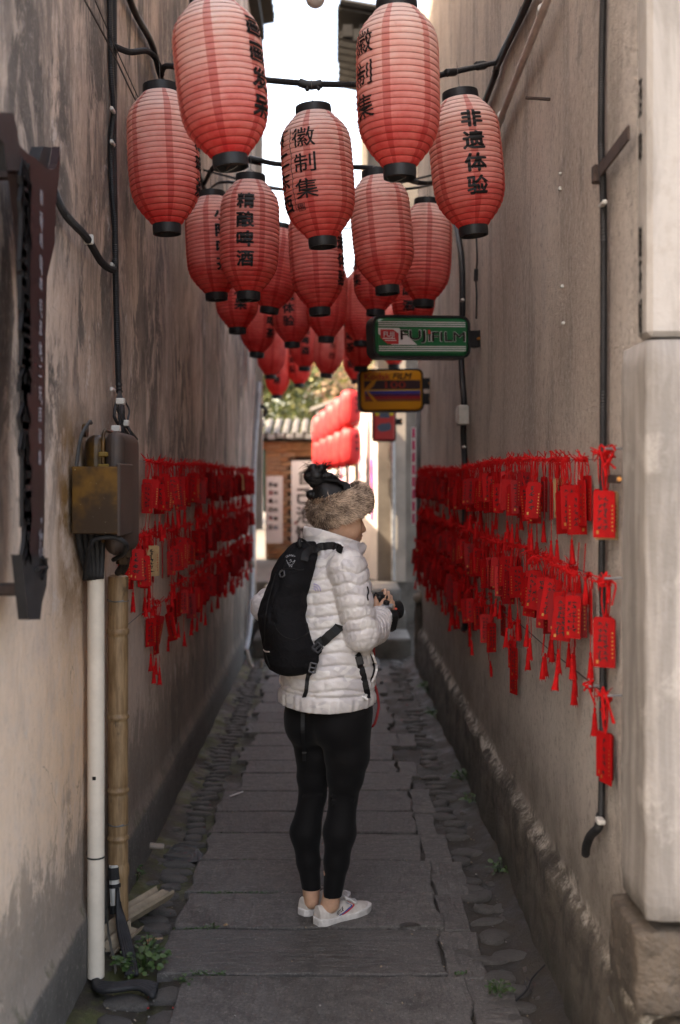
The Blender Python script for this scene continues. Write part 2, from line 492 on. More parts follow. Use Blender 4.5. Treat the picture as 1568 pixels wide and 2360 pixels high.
def mat_ground():
    t = NT('damp_earth')
    o = t.coord()
    m = t.noise(o, 6, 6, .7); s = t.noise(o, 90, 4, .7)
    b = t.mix(t.ramp(m, .35, .65), (.012, .010, .007), (.036, .028, .020))
    x, y, z = t.sep(o)
    green = t.math('MULTIPLY', t.ramp(t.noise(o, 4.5, 5, .7), .43, .56), t.ramp(x, -.45, -.65))
    b = t.mix(t.math('MULTIPLY', green, .85), b, (.050, .058, .012))
    b = t.mix(t.math('MULTIPLY', t.ramp(s, .62, .7), .5), b, (.17, .145, .115))
    t.col(b); t.set(Roughness=t.ramp(m, .3, .7, .45, .9))
    k = t.bump(m, .5, .03); t.bump(s, .6, .006, k)
    return t.mat
M['left_wall'] = mat_left_wall()
M['right_wall'] = mat_right_wall()
M['slab_a'] = mat_slab('grey_slab_grooved_lengthwise', (4.5, 1.0, 1), (.056, .050, .046), (.112, .102, .095), .8)
M['slab_b'] = mat_slab('grey_slab_grooved_crosswise', (.9, 5.0, 1), (.056, .050, .046), (.104, .094, .087), .8)
M['cobble'] = mat_slab('cobble', (1, 1, 1), (.052, .047, .043), (.115, .106, .098), .2)
M['ground'] = mat_ground()
def mat_jamb():
    t = NT('grey_jamb_plaster'); o = t.coord(); x, y, z = t.sep(o)
    st = t.noise(t.coord(scale=(9, 9, .7)), 2.0, 6, .68, .4); m = t.noise(o, 7, 6, .7); f = t.noise(o, 60, 5, .7)
    c = t.mix(t.ramp(st, .35, .65), (.165, .15, .138), (.28, .255, .237))
    c = t.mix(t.math('MULTIPLY', t.ramp(m, .54, .70), .6), c, (.36, .335, .312))
    c = t.mix(t.math('MULTIPLY', t.ramp(m, .44, .30), .5), c, (.17, .153, .14))
    c = t.mix(t.math('MULTIPLY', t.ramp(t.math('ADD', z, t.math('MULTIPLY', m, .25)), .84, .62), .7), c, (.15, .145, .145))
    t.col(c); t.set(Roughness=.85)
    k = t.bump(m, .35, .03); k = t.bump(st, .2, .01, k); t.bump(f, .3, .004, k)
    return t.mat
def mat_white():
    t = NT('whitewash'); o = t.coord(); st = t.noise(t.coord(scale=(5, 5, .8)), 2.2, 7, .7, .4); m = t.noise(o, 9, 8, .75)
    c = t.mix(t.ramp(st, .36, .6), (.22, .20, .183), (.33, .305, .285))
    c = t.mix(t.math('MULTIPLY', t.ramp(m, .55, .64), .6), c, (.28, .25, .225))
    c = t.mix(t.math('MULTIPLY', t.ramp(t.noise(t.coord(scale=(2, 2, 1), loc=(2, 2, 2)), 6, 8, .8), .60, .66), .7), c, (.13, .12, .11))
    t.col(c); t.set(Roughness=.85); k = t.bump(m, .4, .012); t.bump(t.noise(o, 60, 5, .7), .3, .004, k)
    return t.mat
M['plaster_white'] = mat_white()
M['plaster_grey'] = mat_jamb()
M['stone_brown'] = mk('stone_brown', (.070, .054, .041), .9, .5, 6, .9, 25, .03)
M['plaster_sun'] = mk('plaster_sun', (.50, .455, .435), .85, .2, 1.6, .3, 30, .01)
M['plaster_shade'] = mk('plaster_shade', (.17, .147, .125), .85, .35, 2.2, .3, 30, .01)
M['plaster_pale'] = mk('plaster_pale', (.30, .262, .225), .85, .2, 3, .3, 30, .01)
M['step_stone'] = mk('step_stone', (.105, .093, .081), .8, .4, 5, .6, 40, .01)
M['roof_dark'] = mk('roof_dark', (.018, .016, .014), .8, .4, 9, .5, 40, .01)
M['eave_dark'] = mk('eave_dark', (.018, .016, .014), .85, .5, 12, .4, 40, .01)
M['roof_tile'] = mk('roof_tile', (.075, .068, .062), .8, .45, 12, .4, 40, .01)
M['old_wood'] = mk('old_wood', (.10, .065, .045), .8, .4, 9, .4, 60, .006)

# ---------------------------------------------------------------- ground, paving, gutters
def noise2(x, y, s, seed=0.0):
    return mnoise.noise(Vector((x * s + seed, y * s - seed, seed * .37)))
mb = MB()
xs = np.arange(-.90, .9001, .04); ys = np.arange(2.0, 13.0, .045)
V = []
for y in ys:
    for x in xs:
        z = -.026 + .010 * noise2(x, y, 6) + .006 * noise2(x, y, 17, 3)
        if x < -.70: z += .03 * min(1, (-.70 - x) / .1)
        if x > .60: z += .035 * min(1, (x - .60) / .1)
        V.append((x, y, z))
nx = len(xs)
mb.add(V, [(j * nx + i, j * nx + i + 1, (j + 1) * nx + i + 1, (j + 1) * nx + i) for j in range(len(ys) - 1) for i in range(nx - 1)])
ground = mb.build('ground', M['ground'], smooth=True)
tag(ground, kind='structure')
mb = MB()
for (x0, x1, y0, y1) in ((-120, 120, -120, 2.0), (-120, -.9, 2.0, 13), (.9, 120, 2.0, 13)):
    mb.add([(x0, y0, -.035), (x1, y0, -.035), (x1, y1, -.035), (x0, y1, -.035)], [(0, 1, 2, 3)])
tag(mb.build('street_ground', mk('street_stone', (.13, .122, .115), .85, .25, 2, .3, 20, .01)), kind='structure')

path = thing('path', None, None); tag(path, kind='structure')
def slab(x0, x1, y0, y1, mat, zt=0.0, jit=.010, parent=path):
    r = random
    n1, n2 = max(3, int((x1 - x0) / .09)), 4
    pts = []
    for i in range(n1): pts.append((x0 + (x1 - x0) * i / n1, y0))
    for i in range(n2): pts.append((x1, y0 + (y1 - y0) * i / n2))
    for i in range(n1): pts.append((x1 - (x1 - x0) * i / n1, y1))
    for i in range(n2): pts.append((x0, y1 - (y1 - y0) * i / n2))
    pts = [(p[0] + r.uniform(-jit, jit) * (1.6 if p[0] in (x0, x1) else .6), p[1] + r.uniform(-jit, jit) * .75) for p in pts]
    cx, cy = (x0 + x1) / 2, (y0 + y1) / 2
    tx, ty = r.uniform(-.006, .006), r.uniform(-.010, .010)
    n = len(pts)
    p0_ = pts
    top = lambda p, s, dz: (p[0] + (cx - p[0]) * s / max(.1, (x1 - x0) / 2), p[1] + (cy - p[1]) * s / max(.1, (y1 - y0) / 2), zt + tx * (p[0] - cx) + ty * (p[1] - cy) + dz)
    V = [top(p, .007, 0) for p in pts] + [top(p, .001, -.004) for p in pts] + [(p[0], p[1], zt - .08) for p in pts]
    Fc = [tuple(range(n))]
    for k in (0, 1):
        Fc += [(k * n + i, k * n + (i + 1) % n, (k + 1) * n + (i + 1) % n, (k + 1) * n + i) for i in range(n)]
    b = MB(); b.add(V, Fc)
    return b.build('paving_slab', mat, parent)
A, B = M['slab_a'], M['slab_b']
rows = [(2.55, 2.95, -.56, .43, A), (2.96, 3.30, -.55, .40, B), (3.31, 3.688, -.505, .425, A), (3.702, 4.062, -.585, .372, B), (4.078, 4.412, -.575, .395, A),
        (4.428, 4.795, -.58, .40, A), (4.808, 5.165, -.572, .388, B), (5.178, 5.50, -.575, .388, A), (5.512, 5.872, -.575, .385, A), (5.885, 6.215, -.50, .412, B),
        (6.23, 6.50, -.505, .36, A), (6.513, 6.85, -.55, .34, B), (6.862, 7.19, -.50, .40, A), (7.205, 7.50, -.56, .36, A), (7.512, 7.83, -.52, .40, B),
        (7.845, 8.2, -.56, .38, A), (8.21, 8.56, -.52, .36, A), (8.575, 8.9, -.56, .4, B), (8.915, 9.3, -.54, .38, A), (9.31, 9.7, -.56, .36, A), (9.71, 10.3, -.54, .4, B)]
for (y0, y1, x0, x1, m) in rows:
    slab(x0, x1, y0, y1, m, random.uniform(-.004, .004))
# narrow filler slabs on the right of the run
for (y0, y1, x0, x1) in ((2.6, 3.25, .44, .60), (3.31, 3.66, .44, .56), (3.70, 4.05, .385, .50), (4.08, 4.40, .405, .49), (4.43, 4.79, .41, .53), (4.81, 5.16, .40, .50),
                          (5.18, 5.48, .40, .47), (5.52, 5.9, .40, .49), (6.2, 6.5, .375, .46), (6.9, 7.2, .41, .5)):
    slab(x0 - .012, x1 + .01, y0 - .01, y1 + .02, random.choice((A, B)), random.uniform(-.010, -.005), .005)
# cobbles: five deformed low stones share their meshes
cob = []
for k in range(6):
    bm = bmesh.new()
    bmesh.ops.create_icosphere(bm, subdivisions=2, radius=1)
    for v in bm.verts:
        a = math.atan2(v.co.y, v.co.x)
        s = 1 + .16 * math.sin(2 * a + k) + .09 * math.sin(3 * a + 2.1 * k)
        v.co.x *= s; v.co.y *= s
        v.co.z = max(-.6, min(.55, v.co.z)) + .05 * math.sin(4 * v.co.x + k)
    me = bpy.data.meshes.new('cobblestone'); bm.to_mesh(me); bm.free()
    me.materials.append(M['cobble'])
    me.polygons.foreach_set('use_smooth', [True] * len(me.polygons))
    cob.append(me)
def cobble(x, y, sx, sy, z=-.006, h=.03, rz=None):
    o = link('cobblestone', random.choice(cob), path)
    o.location = (x, y, z - .020); o.scale = (sx, sy, h)
    o.rotation_euler = (random.uniform(-.08, .08), random.uniform(-.08, .08), random.uniform(-.5, .5) if rz is None else rz)
y = 3.95
while y < 10.2:
    cobble(-.655 + random.uniform(-.02, .02), y, random.uniform(.05, .07), random.uniform(.026, .038), rz=random.uniform(-.2, .2))
    if random.random() < .5: cobble(-.745 + random.uniform(-.02, .02), y + .03, random.uniform(.03, .045), random.uniform(.025, .035), rz=random.uniform(-.2, .2))
    y += random.uniform(.075, .10)
y = 3.4
while y < 10.2:
    if random.random() < .85: cobble(.555 + random.uniform(-.03, .03), y, random.uniform(.045, .075), random.uniform(.028, .05), rz=random.uniform(-.25, .25))
    if random.random() < .75: cobble(.665 + random.uniform(-.02, .02), y + .04, random.uniform(.03, .055), random.uniform(.025, .04), rz=random.uniform(-.25, .25))
    y += random.uniform(.085, .13)
for (px, py, rx, ry) in ((382, 2052, .05, .05), (361, 2086, .045, .045), (388, 2282, .055, .06), (290, 2296, .07, .055), (262, 2345, .06, .05), (376, 2340, .055, .06), (345, 1985, .05, .06),
                          (392, 2003, .05, .04), (1105, 2052, .065, .055), (1160, 2085, .05, .05), (1135, 2150, .05, .045), (1182, 2192, .07, .05), (1070, 2196, .05, .055), (1085, 1955, .07, .035), (1180, 2110, .04, .04)):
    g = onG(px, py); cobble(g.x, g.y, rx, ry)

# ---------------------------------------------------------------- the two alley walls
def wall_sheet(name, X, ys, zs, disp, back, mat, side):
    V, Fc = [], []
    n = len(ys)
    for z in zs:
        for y in ys:
            V.append((X + disp(y, z), y, z))
    for j in range(len(zs) - 1):
        for i in range(n - 1):
            Fc.append((j * n + i, j * n + i + 1, (j + 1) * n + i + 1, (j + 1) * n + i))
    ring = [i for i in range(n)] + [j * n + n - 1 for j in range(1, len(zs))] + [(len(zs) - 1) * n + i for i in range(n - 2, -1, -1)] + [j * n for j in range(len(zs) - 2, 0, -1)]
    b0 = len(V)
    for i in ring: V.append((X + side * back, V[i][1], V[i][2]))
    m = len(ring)
    for i in range(m): Fc.append((ring[i], ring[(i + 1) % m], b0 + (i + 1) % m, b0 + i))
    Fc.append(tuple(b0 + i for i in range(m)))
    b = MB(); b.add(V, Fc)
    return b.build(name, mat, smooth=True, auto=50)
def dl(y, z):
    d = .008 * noise2(y, z, 1.3, 2) + .004 * noise2(y, z, 5, 5) + .0015 * noise2(y, z, 17, 1)
    if z < .22: d += .018
    return d
def dr(y, z):
    d = .006 * noise2(y, z, 1.2, 8) + .003 * noise2(y, z, 6, 4)
    e = z + .02 * noise2(y, 0, 2.3, 6) + .022 * noise2(y, z, 7, 2)
    if e < .36:
        k = min(1, (.36 - e) / .03)
        d -= k * (.026 + .018 * (noise2(y, z, 4, 9) + .4) + .008 * noise2(y, z, 13, 3) + .02 * max(0, (.3 - z)))
    return d
yl = np.concatenate([np.arange(1.2, 2.4, .2), np.arange(2.4, 11.81, .05)])
zl = np.concatenate([np.arange(-.1, 2.0, .05), np.arange(2.0, 6.81, .15)])
wl_o = wall_sheet('plaster_wall', XL, yl, zl, dl, 1.4, M['left_wall'], -1)
tag(wl_o, 'tall plaster wall streaked with black rain stains, carrying the brown meter box', 'wall')
yr = np.arange(2.66, 10.01, .045)
zr = np.concatenate([np.arange(-.1, .7, .025), np.arange(.7, 2.0, .06), np.arange(2.0, 6.81, .15)])
wr_o = wall_sheet('pebbledash_wall', XR, yr, zr, dr, 1.6, M['right_wall'], 1)
tag(wr_o, 'grey-brown pebbledash wall with a crumbling damp footing', 'wall')

# the door jamb that ends the right-hand wall
j = thing('door_jamb', 'white and grey plastered door jamb standing on a rough stone block', 'jamb', (.9, 2.65, 0))
b = MB(); b.box((1.165, 2.645, 3.98), (.885, .10, 4.06), bev=.012); b.build('upper_plaster', M['plaster_white'], j)
def rough_block(name, c, d, mat, parent, amp=.006, seg=9, seed=0, bev=.02):
    bm = bmesh.new()
    bmesh.ops.create_cube(bm, size=1)
    bmesh.ops.subdivide_edges(bm, edges=bm.edges[:], cuts=seg, use_grid_fill=True)
    for v in bm.verts:
        q = Vector((v.co.x * d[0], v.co.y * d[1], v.co.z * d[2]))
        for ax in range(3):
            h = d[ax] / 2
        # round the edges
        inner = Vector([max(-d[a] / 2 + bev, min(d[a] / 2 - bev, q[a])) for a in range(3)])
        off = q - inner
        if off.length > 1e-6 and sum(abs(off[a]) > 1e-6 for a in range(3)) > 1: q = inner + off.normalized() * bev
        w = q + Vector(c)
        nrm = (q - inner).normalized() if (q - inner).length > 1e-6 else q.normalized()
        q += nrm * amp * (mnoise.noise(w * 7 + Vector((seed, 0, 0))) + .5 * mnoise.noise(w * 19))
        v.co = q + Vector(c)
    b = MB(); bm.verts.index_update()
    b.add([v.co.copy() for v in bm.verts], [tuple(v.index for v in f.verts) for f in bm.faces]); bm.free()
    return b.build(name, mat, parent, smooth=True)
rough_block('lower_plaster', (1.15, 2.675, 1.2765), (.885, .23, 1.331), M['plaster_grey'], j, .006, 20, 2, .016)
rough_block('foot_stone', (1.14, 2.70, .488), (.90, .26, .20), M['stone_brown'], j, .010, 14, 5, .018)
rough_block('foot_stone', (1.17, 2.72, .17), (.86, .24, .37), M['stone_brown'], j, .018, 14, 9, .03)
b = MB()
for k, (y0, z0, s) in enumerate(((2.66, 2.52, .10), (2.66, 2.40, .09), (2.66, 2.18, .08), (2.66, 2.10, .09), (2.66, 2.0, .1))):
    flat_text(b, '酒啤酿茶喝'[k], (.7208, y0 - .004, z0), (0, -.6, 0), (0, 0, 1), s, .012, width=.05)
for k, (z0, s) in enumerate(((2.62, .12), (2.42, .12), (2.10, .12), (1.98, .1))):
    flat_text(b, '馆泡己自'[k], (.865, 2.5925, z0), (1, 0, 0), (0, 0, 1), s, .02)
b.build('brush_lettering', mk('faded_ink', (.12, .11, .11), .8, .6, 25, 0), j)
rough_block('loose_boulder', (.60, 2.98, .03), (.20, .22, .14), M['step_stone'], None, .02, 6, 4, .05)
bo = bpy.data.objects['loose_boulder']; tag(bo, 'pale grey boulder at the foot of the damp right wall', 'stone')
rough_block('wedge_stone', (.742, 3.0, .17), (.05, .34, .26), M['step_stone'], None, .02, 7, 7, .03)
tag(bpy.data.objects['wedge_stone'], 'upright pale stone set into the footing beside the jamb', 'stone')

# ---------------------------------------------------------------- steps and the court beyond
st = thing('stone_steps', 'three worn stone steps closing the end of the alley', 'steps', (0, 10.4, 0))
for (y0, y1, z0, z1) in ((10.35, 11.04, -.05, .163), (11.04, 11.9, -.05, .32), (11.9, 12.9, -.05, .462)):
    rough_block('step', (-.02, (y0 + y1) / 2, (z0 + z1) / 2), (1.46, y1 - y0 + .02, z1 - z0), M['step_stone'], st, .006, 8, y0, .018)
b = MB(); b.box((0, 62.9, .2), (120, 100, .5)); tag(b.build('court_ground', M['step_stone']), kind='structure')

hb = thing('grey_house', 'tall grey house whose corner and eave close the right side', 'house', (1.0, 13, 0))
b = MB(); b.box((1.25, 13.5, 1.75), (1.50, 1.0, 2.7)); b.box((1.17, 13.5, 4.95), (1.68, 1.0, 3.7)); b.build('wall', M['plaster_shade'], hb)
b = MB(); b.box((.745, 12.95, 1.9), (.15, .14, 2.9)); b.build('pilaster', M['plaster_pale'], hb)
b = MB(); b.box((.35, 12.97, 4.9), (.06, .1, 3.6)); b.build('corner_trim', M['plaster_pale'], hb)
b = MB(); b.box((.60, 12.98, 4.86), (.13, .06, .22)); b.build('window', M['white_paint'], hb)
b = MB(); b.tube([(.675, 12.84, .47), (.672, 12.84, 2.05)], .024, 10); b.build('drain_pipe', M['grey_metal'], hb)
ev = thing('tiled_eave', 'dark tiled eave jutting over the alley from the right', 'eave', (.5, 12, 6.2))
b = MB(); b.box((.62, 12.3, 6.36), (1.18, 1.5, .05), rot=(0, R(10), 0)); b.box((.70, 12.35, 6.20), (.9, 1.4, .10), rot=(0, R(10), 0)); b.build('soffit', M['roof_dark'], ev)
for i in range(9):
    b = MB(); b.tube([(.06, 11.56 + i * .19, 6.50), (1.2, 11.56 + i * .19, 6.30)], .075, 8, flat=.6); b.build('roof_tile', M['eave_dark'], ev)
for i in range(8):
    b = MB(); b.box((.42, 11.62 + i * .2, 6.12), (.75, .06, .08), rot=(0, R(12), 0)); b.build('rafter', M['roof_dark'], ev)
for i in range(5):
    b = MB(); b.box((.14 + i * .11, 11.58, 6.22 - i * .045), (.10, .05, .12)); b.build('bracket', M['roof_dark'], ev)
ev = thing('tiled_eave', 'small dark tiled eave at the top of the left wall', 'eave', (-.8, 11.3, 6))
b = MB(); b.box((-.80, 11.2, 6.36), (.36, 1.0, .07), rot=(0, R(-10), 0)); b.box((-.84, 11.2, 6.24), (.24, 1.0, .12)); b.build('soffit', M['roof_dark'], ev)
for i in range(6):
    b = MB(); b.tube([(-.62, 10.75 + i * .19, 6.42), (-1.2, 10.75 + i * .19, 6.52)], .075, 8, flat=.6); b.build('roof_tile', M['eave_dark'], ev)
b = MB(); b.box((-.785, 11.86, 3.9), (.07, .12, 5.6)); tag(b.build('corner_post', M['plaster_pale']), 'pale plaster corner strip at the far end of the stained wall', 'post')

b = MB(); b.box((-1.55, 14.3, 1.65), (.4, 4.2, 2.5)); tag(b.build('shading_wall', M['plaster_shade']), 'unseen low wall added to shade the gatehouse, behind the stained wall', 'wall')  # unseen wall added to keep the sun off the gatehouse
# sunlit white garden wall receding to the left, hung with papers
w0, w1 = Vector((.50, 13.0, 0)), Vector((-.26, 17.0, 0))
wd = (w1 - w0).normalized(); wnrm = Vector((-wd.y, wd.x, 0)) * -1
if wnrm.x > 0: wnrm = -wnrm
gw = thing('garden_wall', 'sunlit white garden wall behind the bright lanterns', 'wall', w0)
b = MB()
q0, q1 = w0 - wnrm * .25, w1 - wnrm * .25
b.add([(p.x, p.y, z) for z in (.44, 2.65) for p in (w0, w1, q1, q0)], [(0, 1, 2, 3), (4, 5, 6, 7), (0, 1, 5, 4), (1, 2, 6, 5), (2, 3, 7, 6), (3, 0, 4, 7)])
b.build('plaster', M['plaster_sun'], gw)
b = MB()
q0, q1 = w0 + wnrm * .1, w1 + wnrm * .1; q2, q3 = w1 - wnrm * .35, w0 - wnrm * .35
b.add([(p.x, p.y, z) for z in (2.653, 2.70) for p in (q0, q1, q2, q3)], [(0, 1, 2, 3), (4, 5, 6, 7), (0, 1, 5, 4), (1, 2, 6, 5), (2, 3, 7, 6), (3, 0, 4, 7)])
b.build('coping', M['roof_tile'], gw)
PC = [(.55, .05, .2), (.6, .55, .1), (.35, .1, .45), (.1, .12, .15), (.62, .6, .58), (.62, .6, .58)]
for k in range(9):
    t_ = .06 + k * .075
    c = w0 + (w1 - w0) * t_ + wnrm * .012
    b = MB()
    c.z = 1.62 + random.uniform(-.12, .0)
    hh = random.uniform(.5, .75)
    e = wd * .055
    for (u, m) in ((0, 0),):
        b.add([c - e + Vector((0, 0, -hh / 2)), c + e + Vector((0, 0, -hh / 2)), c + e + Vector((0, 0, hh / 2)), c - e + Vector((0, 0, hh / 2))], [(0, 1, 2, 3)])
        for i in range(4):
            zz = -hh * .4 + i * hh * .26
            e2 = wd * .03; n2 = wnrm * .004
            b.add([c - e2 + n2 + Vector((0, 0, zz)), c + e2 + n2 + Vector((0, 0, zz)), c + e2 + n2 + Vector((0, 0, zz + hh * .15)), c - e2 + n2 + Vector((0, 0, zz + hh * .15))], [(0, 1, 2, 3)], 1)
    cc = PC[k % 6]
    o = b.build('paper_strip', [mk('paper_strip', (.64, .62, .6) if k % 3 else cc, .8, .1, 5, 0), mk('strip_ink', PC[(k + 2) % 4], .8, .1, 5, 0)])
    tag(o, f'narrow printed paper strip on the sunlit wall, {["first", "second", "third", "fourth", "fifth", "sixth", "seventh", "eighth", "ninth"][k]} from the grey house', 'paper strip', 'paper strips on the sunlit wall')

# brick gatehouse with tiled roof
g = thing('brick_gatehouse', 'small sunlit brick gatehouse under a tiled roof', 'gatehouse', (-.5, 16.4, .46))
BR = [mk('brick_' + 'abcd'[i], c, .85, .3, 14, .3, 40, .006) for i, c in enumerate(((.42, .22, .12), (.36, .18, .10), (.46, .27, .15), (.38, .24, .155)))]
b = MB(); b.box((-.80, 16.62, 1.33), (.40, .3, 1.75)); b.box((.06, 16.62, 1.33), (.3, .3, 1.75)); b.build('mortar_core', mk('mortar', (.34, .25, .19), .9, .3, 20, .3), g)
bmeshes = []
for i in range(4):
    q = MB(); q.box((0, 0, 0), (.195, .10, .055), bev=.006)
    o = q.build('brick', BR[i]); bmeshes.append(o.data); bpy.data.objects.remove(o)
for row in range(27):
    z = .50 + row * .064
    for k in range(3):
        x = -1.0 + k * .205 + (.10 if row % 2 else 0)
        if x < -.995 + .0: x = -.90
        if x > -.66: continue
        o = link('brick', random.choice(bmeshes), g)
        o.location = Vector((x + .02 + random.uniform(-.004, .004), 16.44 + random.uniform(-.008, .008), z)) - Vector(g.location)
b = MB(); b.box((-.42, 16.5, 2.10), (1.25, .22, .14), bev=.01); b.box((-.42, 16.52, 2.00), (.5, .16, .09)); b.build('lintel', mk('orange_wood', (.34, .18, .09), .8, .3, 8, .3), g)
b = MB(); b.box((-.60, 16.5, 1.2), (.06, .2, 1.56)); b.box((-.10, 16.5, 1.2), (.06, .2, 1.56)); b.build('door_frame', M['old_wood'], g)
b = MB(); b.box((-.35, 16.7, 1.2), (.46, .05, 1.6)); b.build('door', mk('dark_door', (.05, .04, .035), .8), g)
b = MB(); b.box((-.42, 16.75, 2.2), (1.45, 1.1, .06)); rf = b.build('roof', M['roof_dark'], g)
for i in range(11):
    b = MB(); x = -1.10 + i * .135
    b.tube([(x, 16.12, 2.24 + random.uniform(0, .02)), (x, 17.2, 2.50)], .055, 8); b.build('roof_tile', M['roof_tile'], rf)
for i in range(10):
    b = MB(); x = -1.03 + i * .135
    b.box((x, 16.10, 2.235 + random.uniform(-.012, .012)), (.10, .02, .07), bev=.008); b.build('eave_tile', mk('eave_tile', (.07 + .12 * random.random(),) * 3, .8), rf)
def poster(x0, x1, y0, y1, Y, chars, label, sz, col=(.56, .55, .555)):
    a, c_ = P(x0, y0, Y), P(x1, y1, Y)
    b = MB()
    b.box(((a.x + c_.x) / 2, Y, (a.z + c_.z) / 2), (abs(c_.x - a.x), .012, abs(a.z - c_.z)))
    for (ch, px, py, s, m) in chars:
        p = P(px, py, Y - .009)
        flat_text(b, ch, p, (1, 0, 0), (0, 0, 1), s * Y / F, .02, m=m)
    o = b.build('poster', [mk('poster_paper', col, .7, .06, 3, 0), M['ink'], mk('poster_red', (.5, .04, .05), .7, .1, 3, 0), mk('poster_blue', (.06, .12, .3), .7, .1, 3, 0)])
    return tag(o, label, 'poster')
poster(672, 736, 1062, 1252, 16.2, [('自', 704, 1100, 36, 1), ('己', 702, 1143, 40, 1), ('泡', 702, 1187, 40, 1), ('馆', 700, 1230, 40, 1), ('画', 682, 1205, 9, 2)], 'tall white poster with large brush characters at the gate', 40)
small = []
for k, yy in enumerate((1117, 1135, 1155, 1174, 1194, 1215)):
    small += [('茶酒喝画体验'[k], 624, yy, 12, 1 if k % 3 != 1 else 2), ('酿啤小院集制'[k], 636, yy + 1, 10, 1 if k != 5 else 3)]
poster(614, 652, 1097, 1252, 16.15, small, 'narrow white menu poster with small printed characters', 20)

# trees beyond
def leaf_mat(name, a, b_):
    t = NT(name)
    gi = t.n('ShaderNodeNewGeometry')
    c = t.mix(gi.outputs['Random Per Island'], a, b_)
    t.col(c); t.set(Roughness=.6)
    tr = t.n('ShaderNodeBsdfTranslucent'); t.l(c, tr.inputs[0])
    mx = t.n('ShaderNodeMixShader'); mx.inputs[0].default_value = .35
    t.l(t.bsdf.outputs[0], mx.inputs[1]); t.l(tr.outputs[0], mx.inputs[2]); t.l(mx.outputs[0], t.out.inputs[0])
    return t.mat
LG = leaf_mat('green_leaf', (.05, .062, .015), (.14, .135, .036))
LD = leaf_mat('dark_leaf', (.035, .055, .016), (.10, .115, .035))
LA = leaf_mat('autumn_leaf', (.26, .13, .07), (.34, .24, .15))
M['bark'] = mk('bark', (.16, .12, .09), .9, .4, 12, .5)
def tree(x, Y, h, r, mats, n, label, clumps, lsize=.10, bare=0):
    root = thing('tree', label, 'tree', (x, Y, .4), 'trees beyond the gatehouse')
    rr = random.Random(int(x * 100 + Y))
    b = MB()
    top = Vector((x + .2, Y, .4 + h * .8))
    b.tube(curve_pts([(x, Y, .4), (x + .1, Y, .4 + h * .3), (x - .05, Y, .4 + h * .55), top], 10), [h * .03 * (1 - .07 * i) for i in range(11)], 8)
    cl = []
    for k in range(clumps):
        a = rr.uniform(0, 2 * math.pi); q = r * math.sqrt(rr.random())
        c = Vector((x + q * math.cos(a), Y + q * math.sin(a) * .7, .4 + h * rr.uniform(.32, 1.0) - .25 * q))
        cl.append(c)
        s = Vector((x, Y, .4 + h * rr.uniform(.25, .6)))
        b.tube(curve_pts([s, s.lerp(c, .5) + Vector((0, 0, .15)), c], 6), [.035 * h / 5 * (1 - .13 * i) for i in range(7)], 5)
        for q_ in range(bare):
            e = c + Vector((rr.uniform(-.6, .6), rr.uniform(-.5, .5), rr.uniform(-.1, .7)))
            b.tube([s.lerp(c, .6), c.lerp(e, .5) + Vector((0, 0, .05)), e], [.018, .012, .005], 4)
    b.build('trunk', M['bark'], root, smooth=True)
    b = MB()
    for k in range(n):
        c = cl[k % len(cl)]
        g_ = Vector((rr.gauss(0, 1), rr.gauss(0, 1), rr.gauss(0, .8))) * (r * .26)
        p = c + g_
        u = Vector((rr.uniform(-1, 1), rr.uniform(-1, 1), rr.uniform(-1, 1))).normalized(); v = u.orthogonal().normalized()
        s = lsize * rr.uniform(.6, 1.3)
        b.add([p - u * s, p + v * s * .5, p + u * s, p - v * s * .5], [(0, 1, 2, 3)], rr.randrange(len(mats)))
    b.build('crown', mats, root)
tree(-1.9, 26, 4.6, 1.5, [LG, LG, LD], 6500, 'bushy yellow-green tree beyond the gatehouse', 26)
tree(-.35, 29, 4.6, 1.4, [LD, LG], 5500, 'dark green tree standing behind the bushy one', 22)
tree(.75, 25, 4.4, 1.2, [LA, LA, LG], 1500, 'thin russet tree with bare twigs beside the white wall', 18, .07, 3)
tree(-3.6, 31, 4.2, 1.8, [LG, LD], 4000, 'green tree half hidden by the end of the stained wall', 18)
tree(3.2, 32, 4.5, 1.8, [LD, LG], 3000, 'green tree hidden mostly by the grey house', 16)
# ---------------------------------------------------------------- paper lanterns
LR, LB0, LB1 = .130, .034, .512              # greatest radius, lower and upper end of the paper body
PT = [0, .04, .10, .18, .27, .40, .55, .70, .78, .845, .90, .95, 1.0]
PR = [.050, .066, .091, .1155, .1265, .1300, .130, .1295, .1280, .1210, .105, .083, .063]
def lrad(t):
    return float(np.interp(t, PT, PR))
_tt = np.linspace(0, 1, 401)
_rr = np.interp(_tt, PT, PR)
_k = np.exp(-np.linspace(-2, 2, 41) ** 2); _k /= _k.sum()
_rs = np.convolve(np.pad(_rr, 20, mode='reflect', reflect_type='odd'), _k, 'valid')
RIBS = 25
def lantern_r(z, ribs=True):
    t = (z - LB0) / (LB1 - LB0)
    r = float(np.interp(t, _tt, _rs))
    if ribs:
        f = (t * RIBS) % 1.0
        r += .0048 * (4 * f * (1 - f)) ** .7 - .0012      # paper swells between the hoops
        r += .0022 * (1 - f)                              # and sags over each one like a shingle
    return r
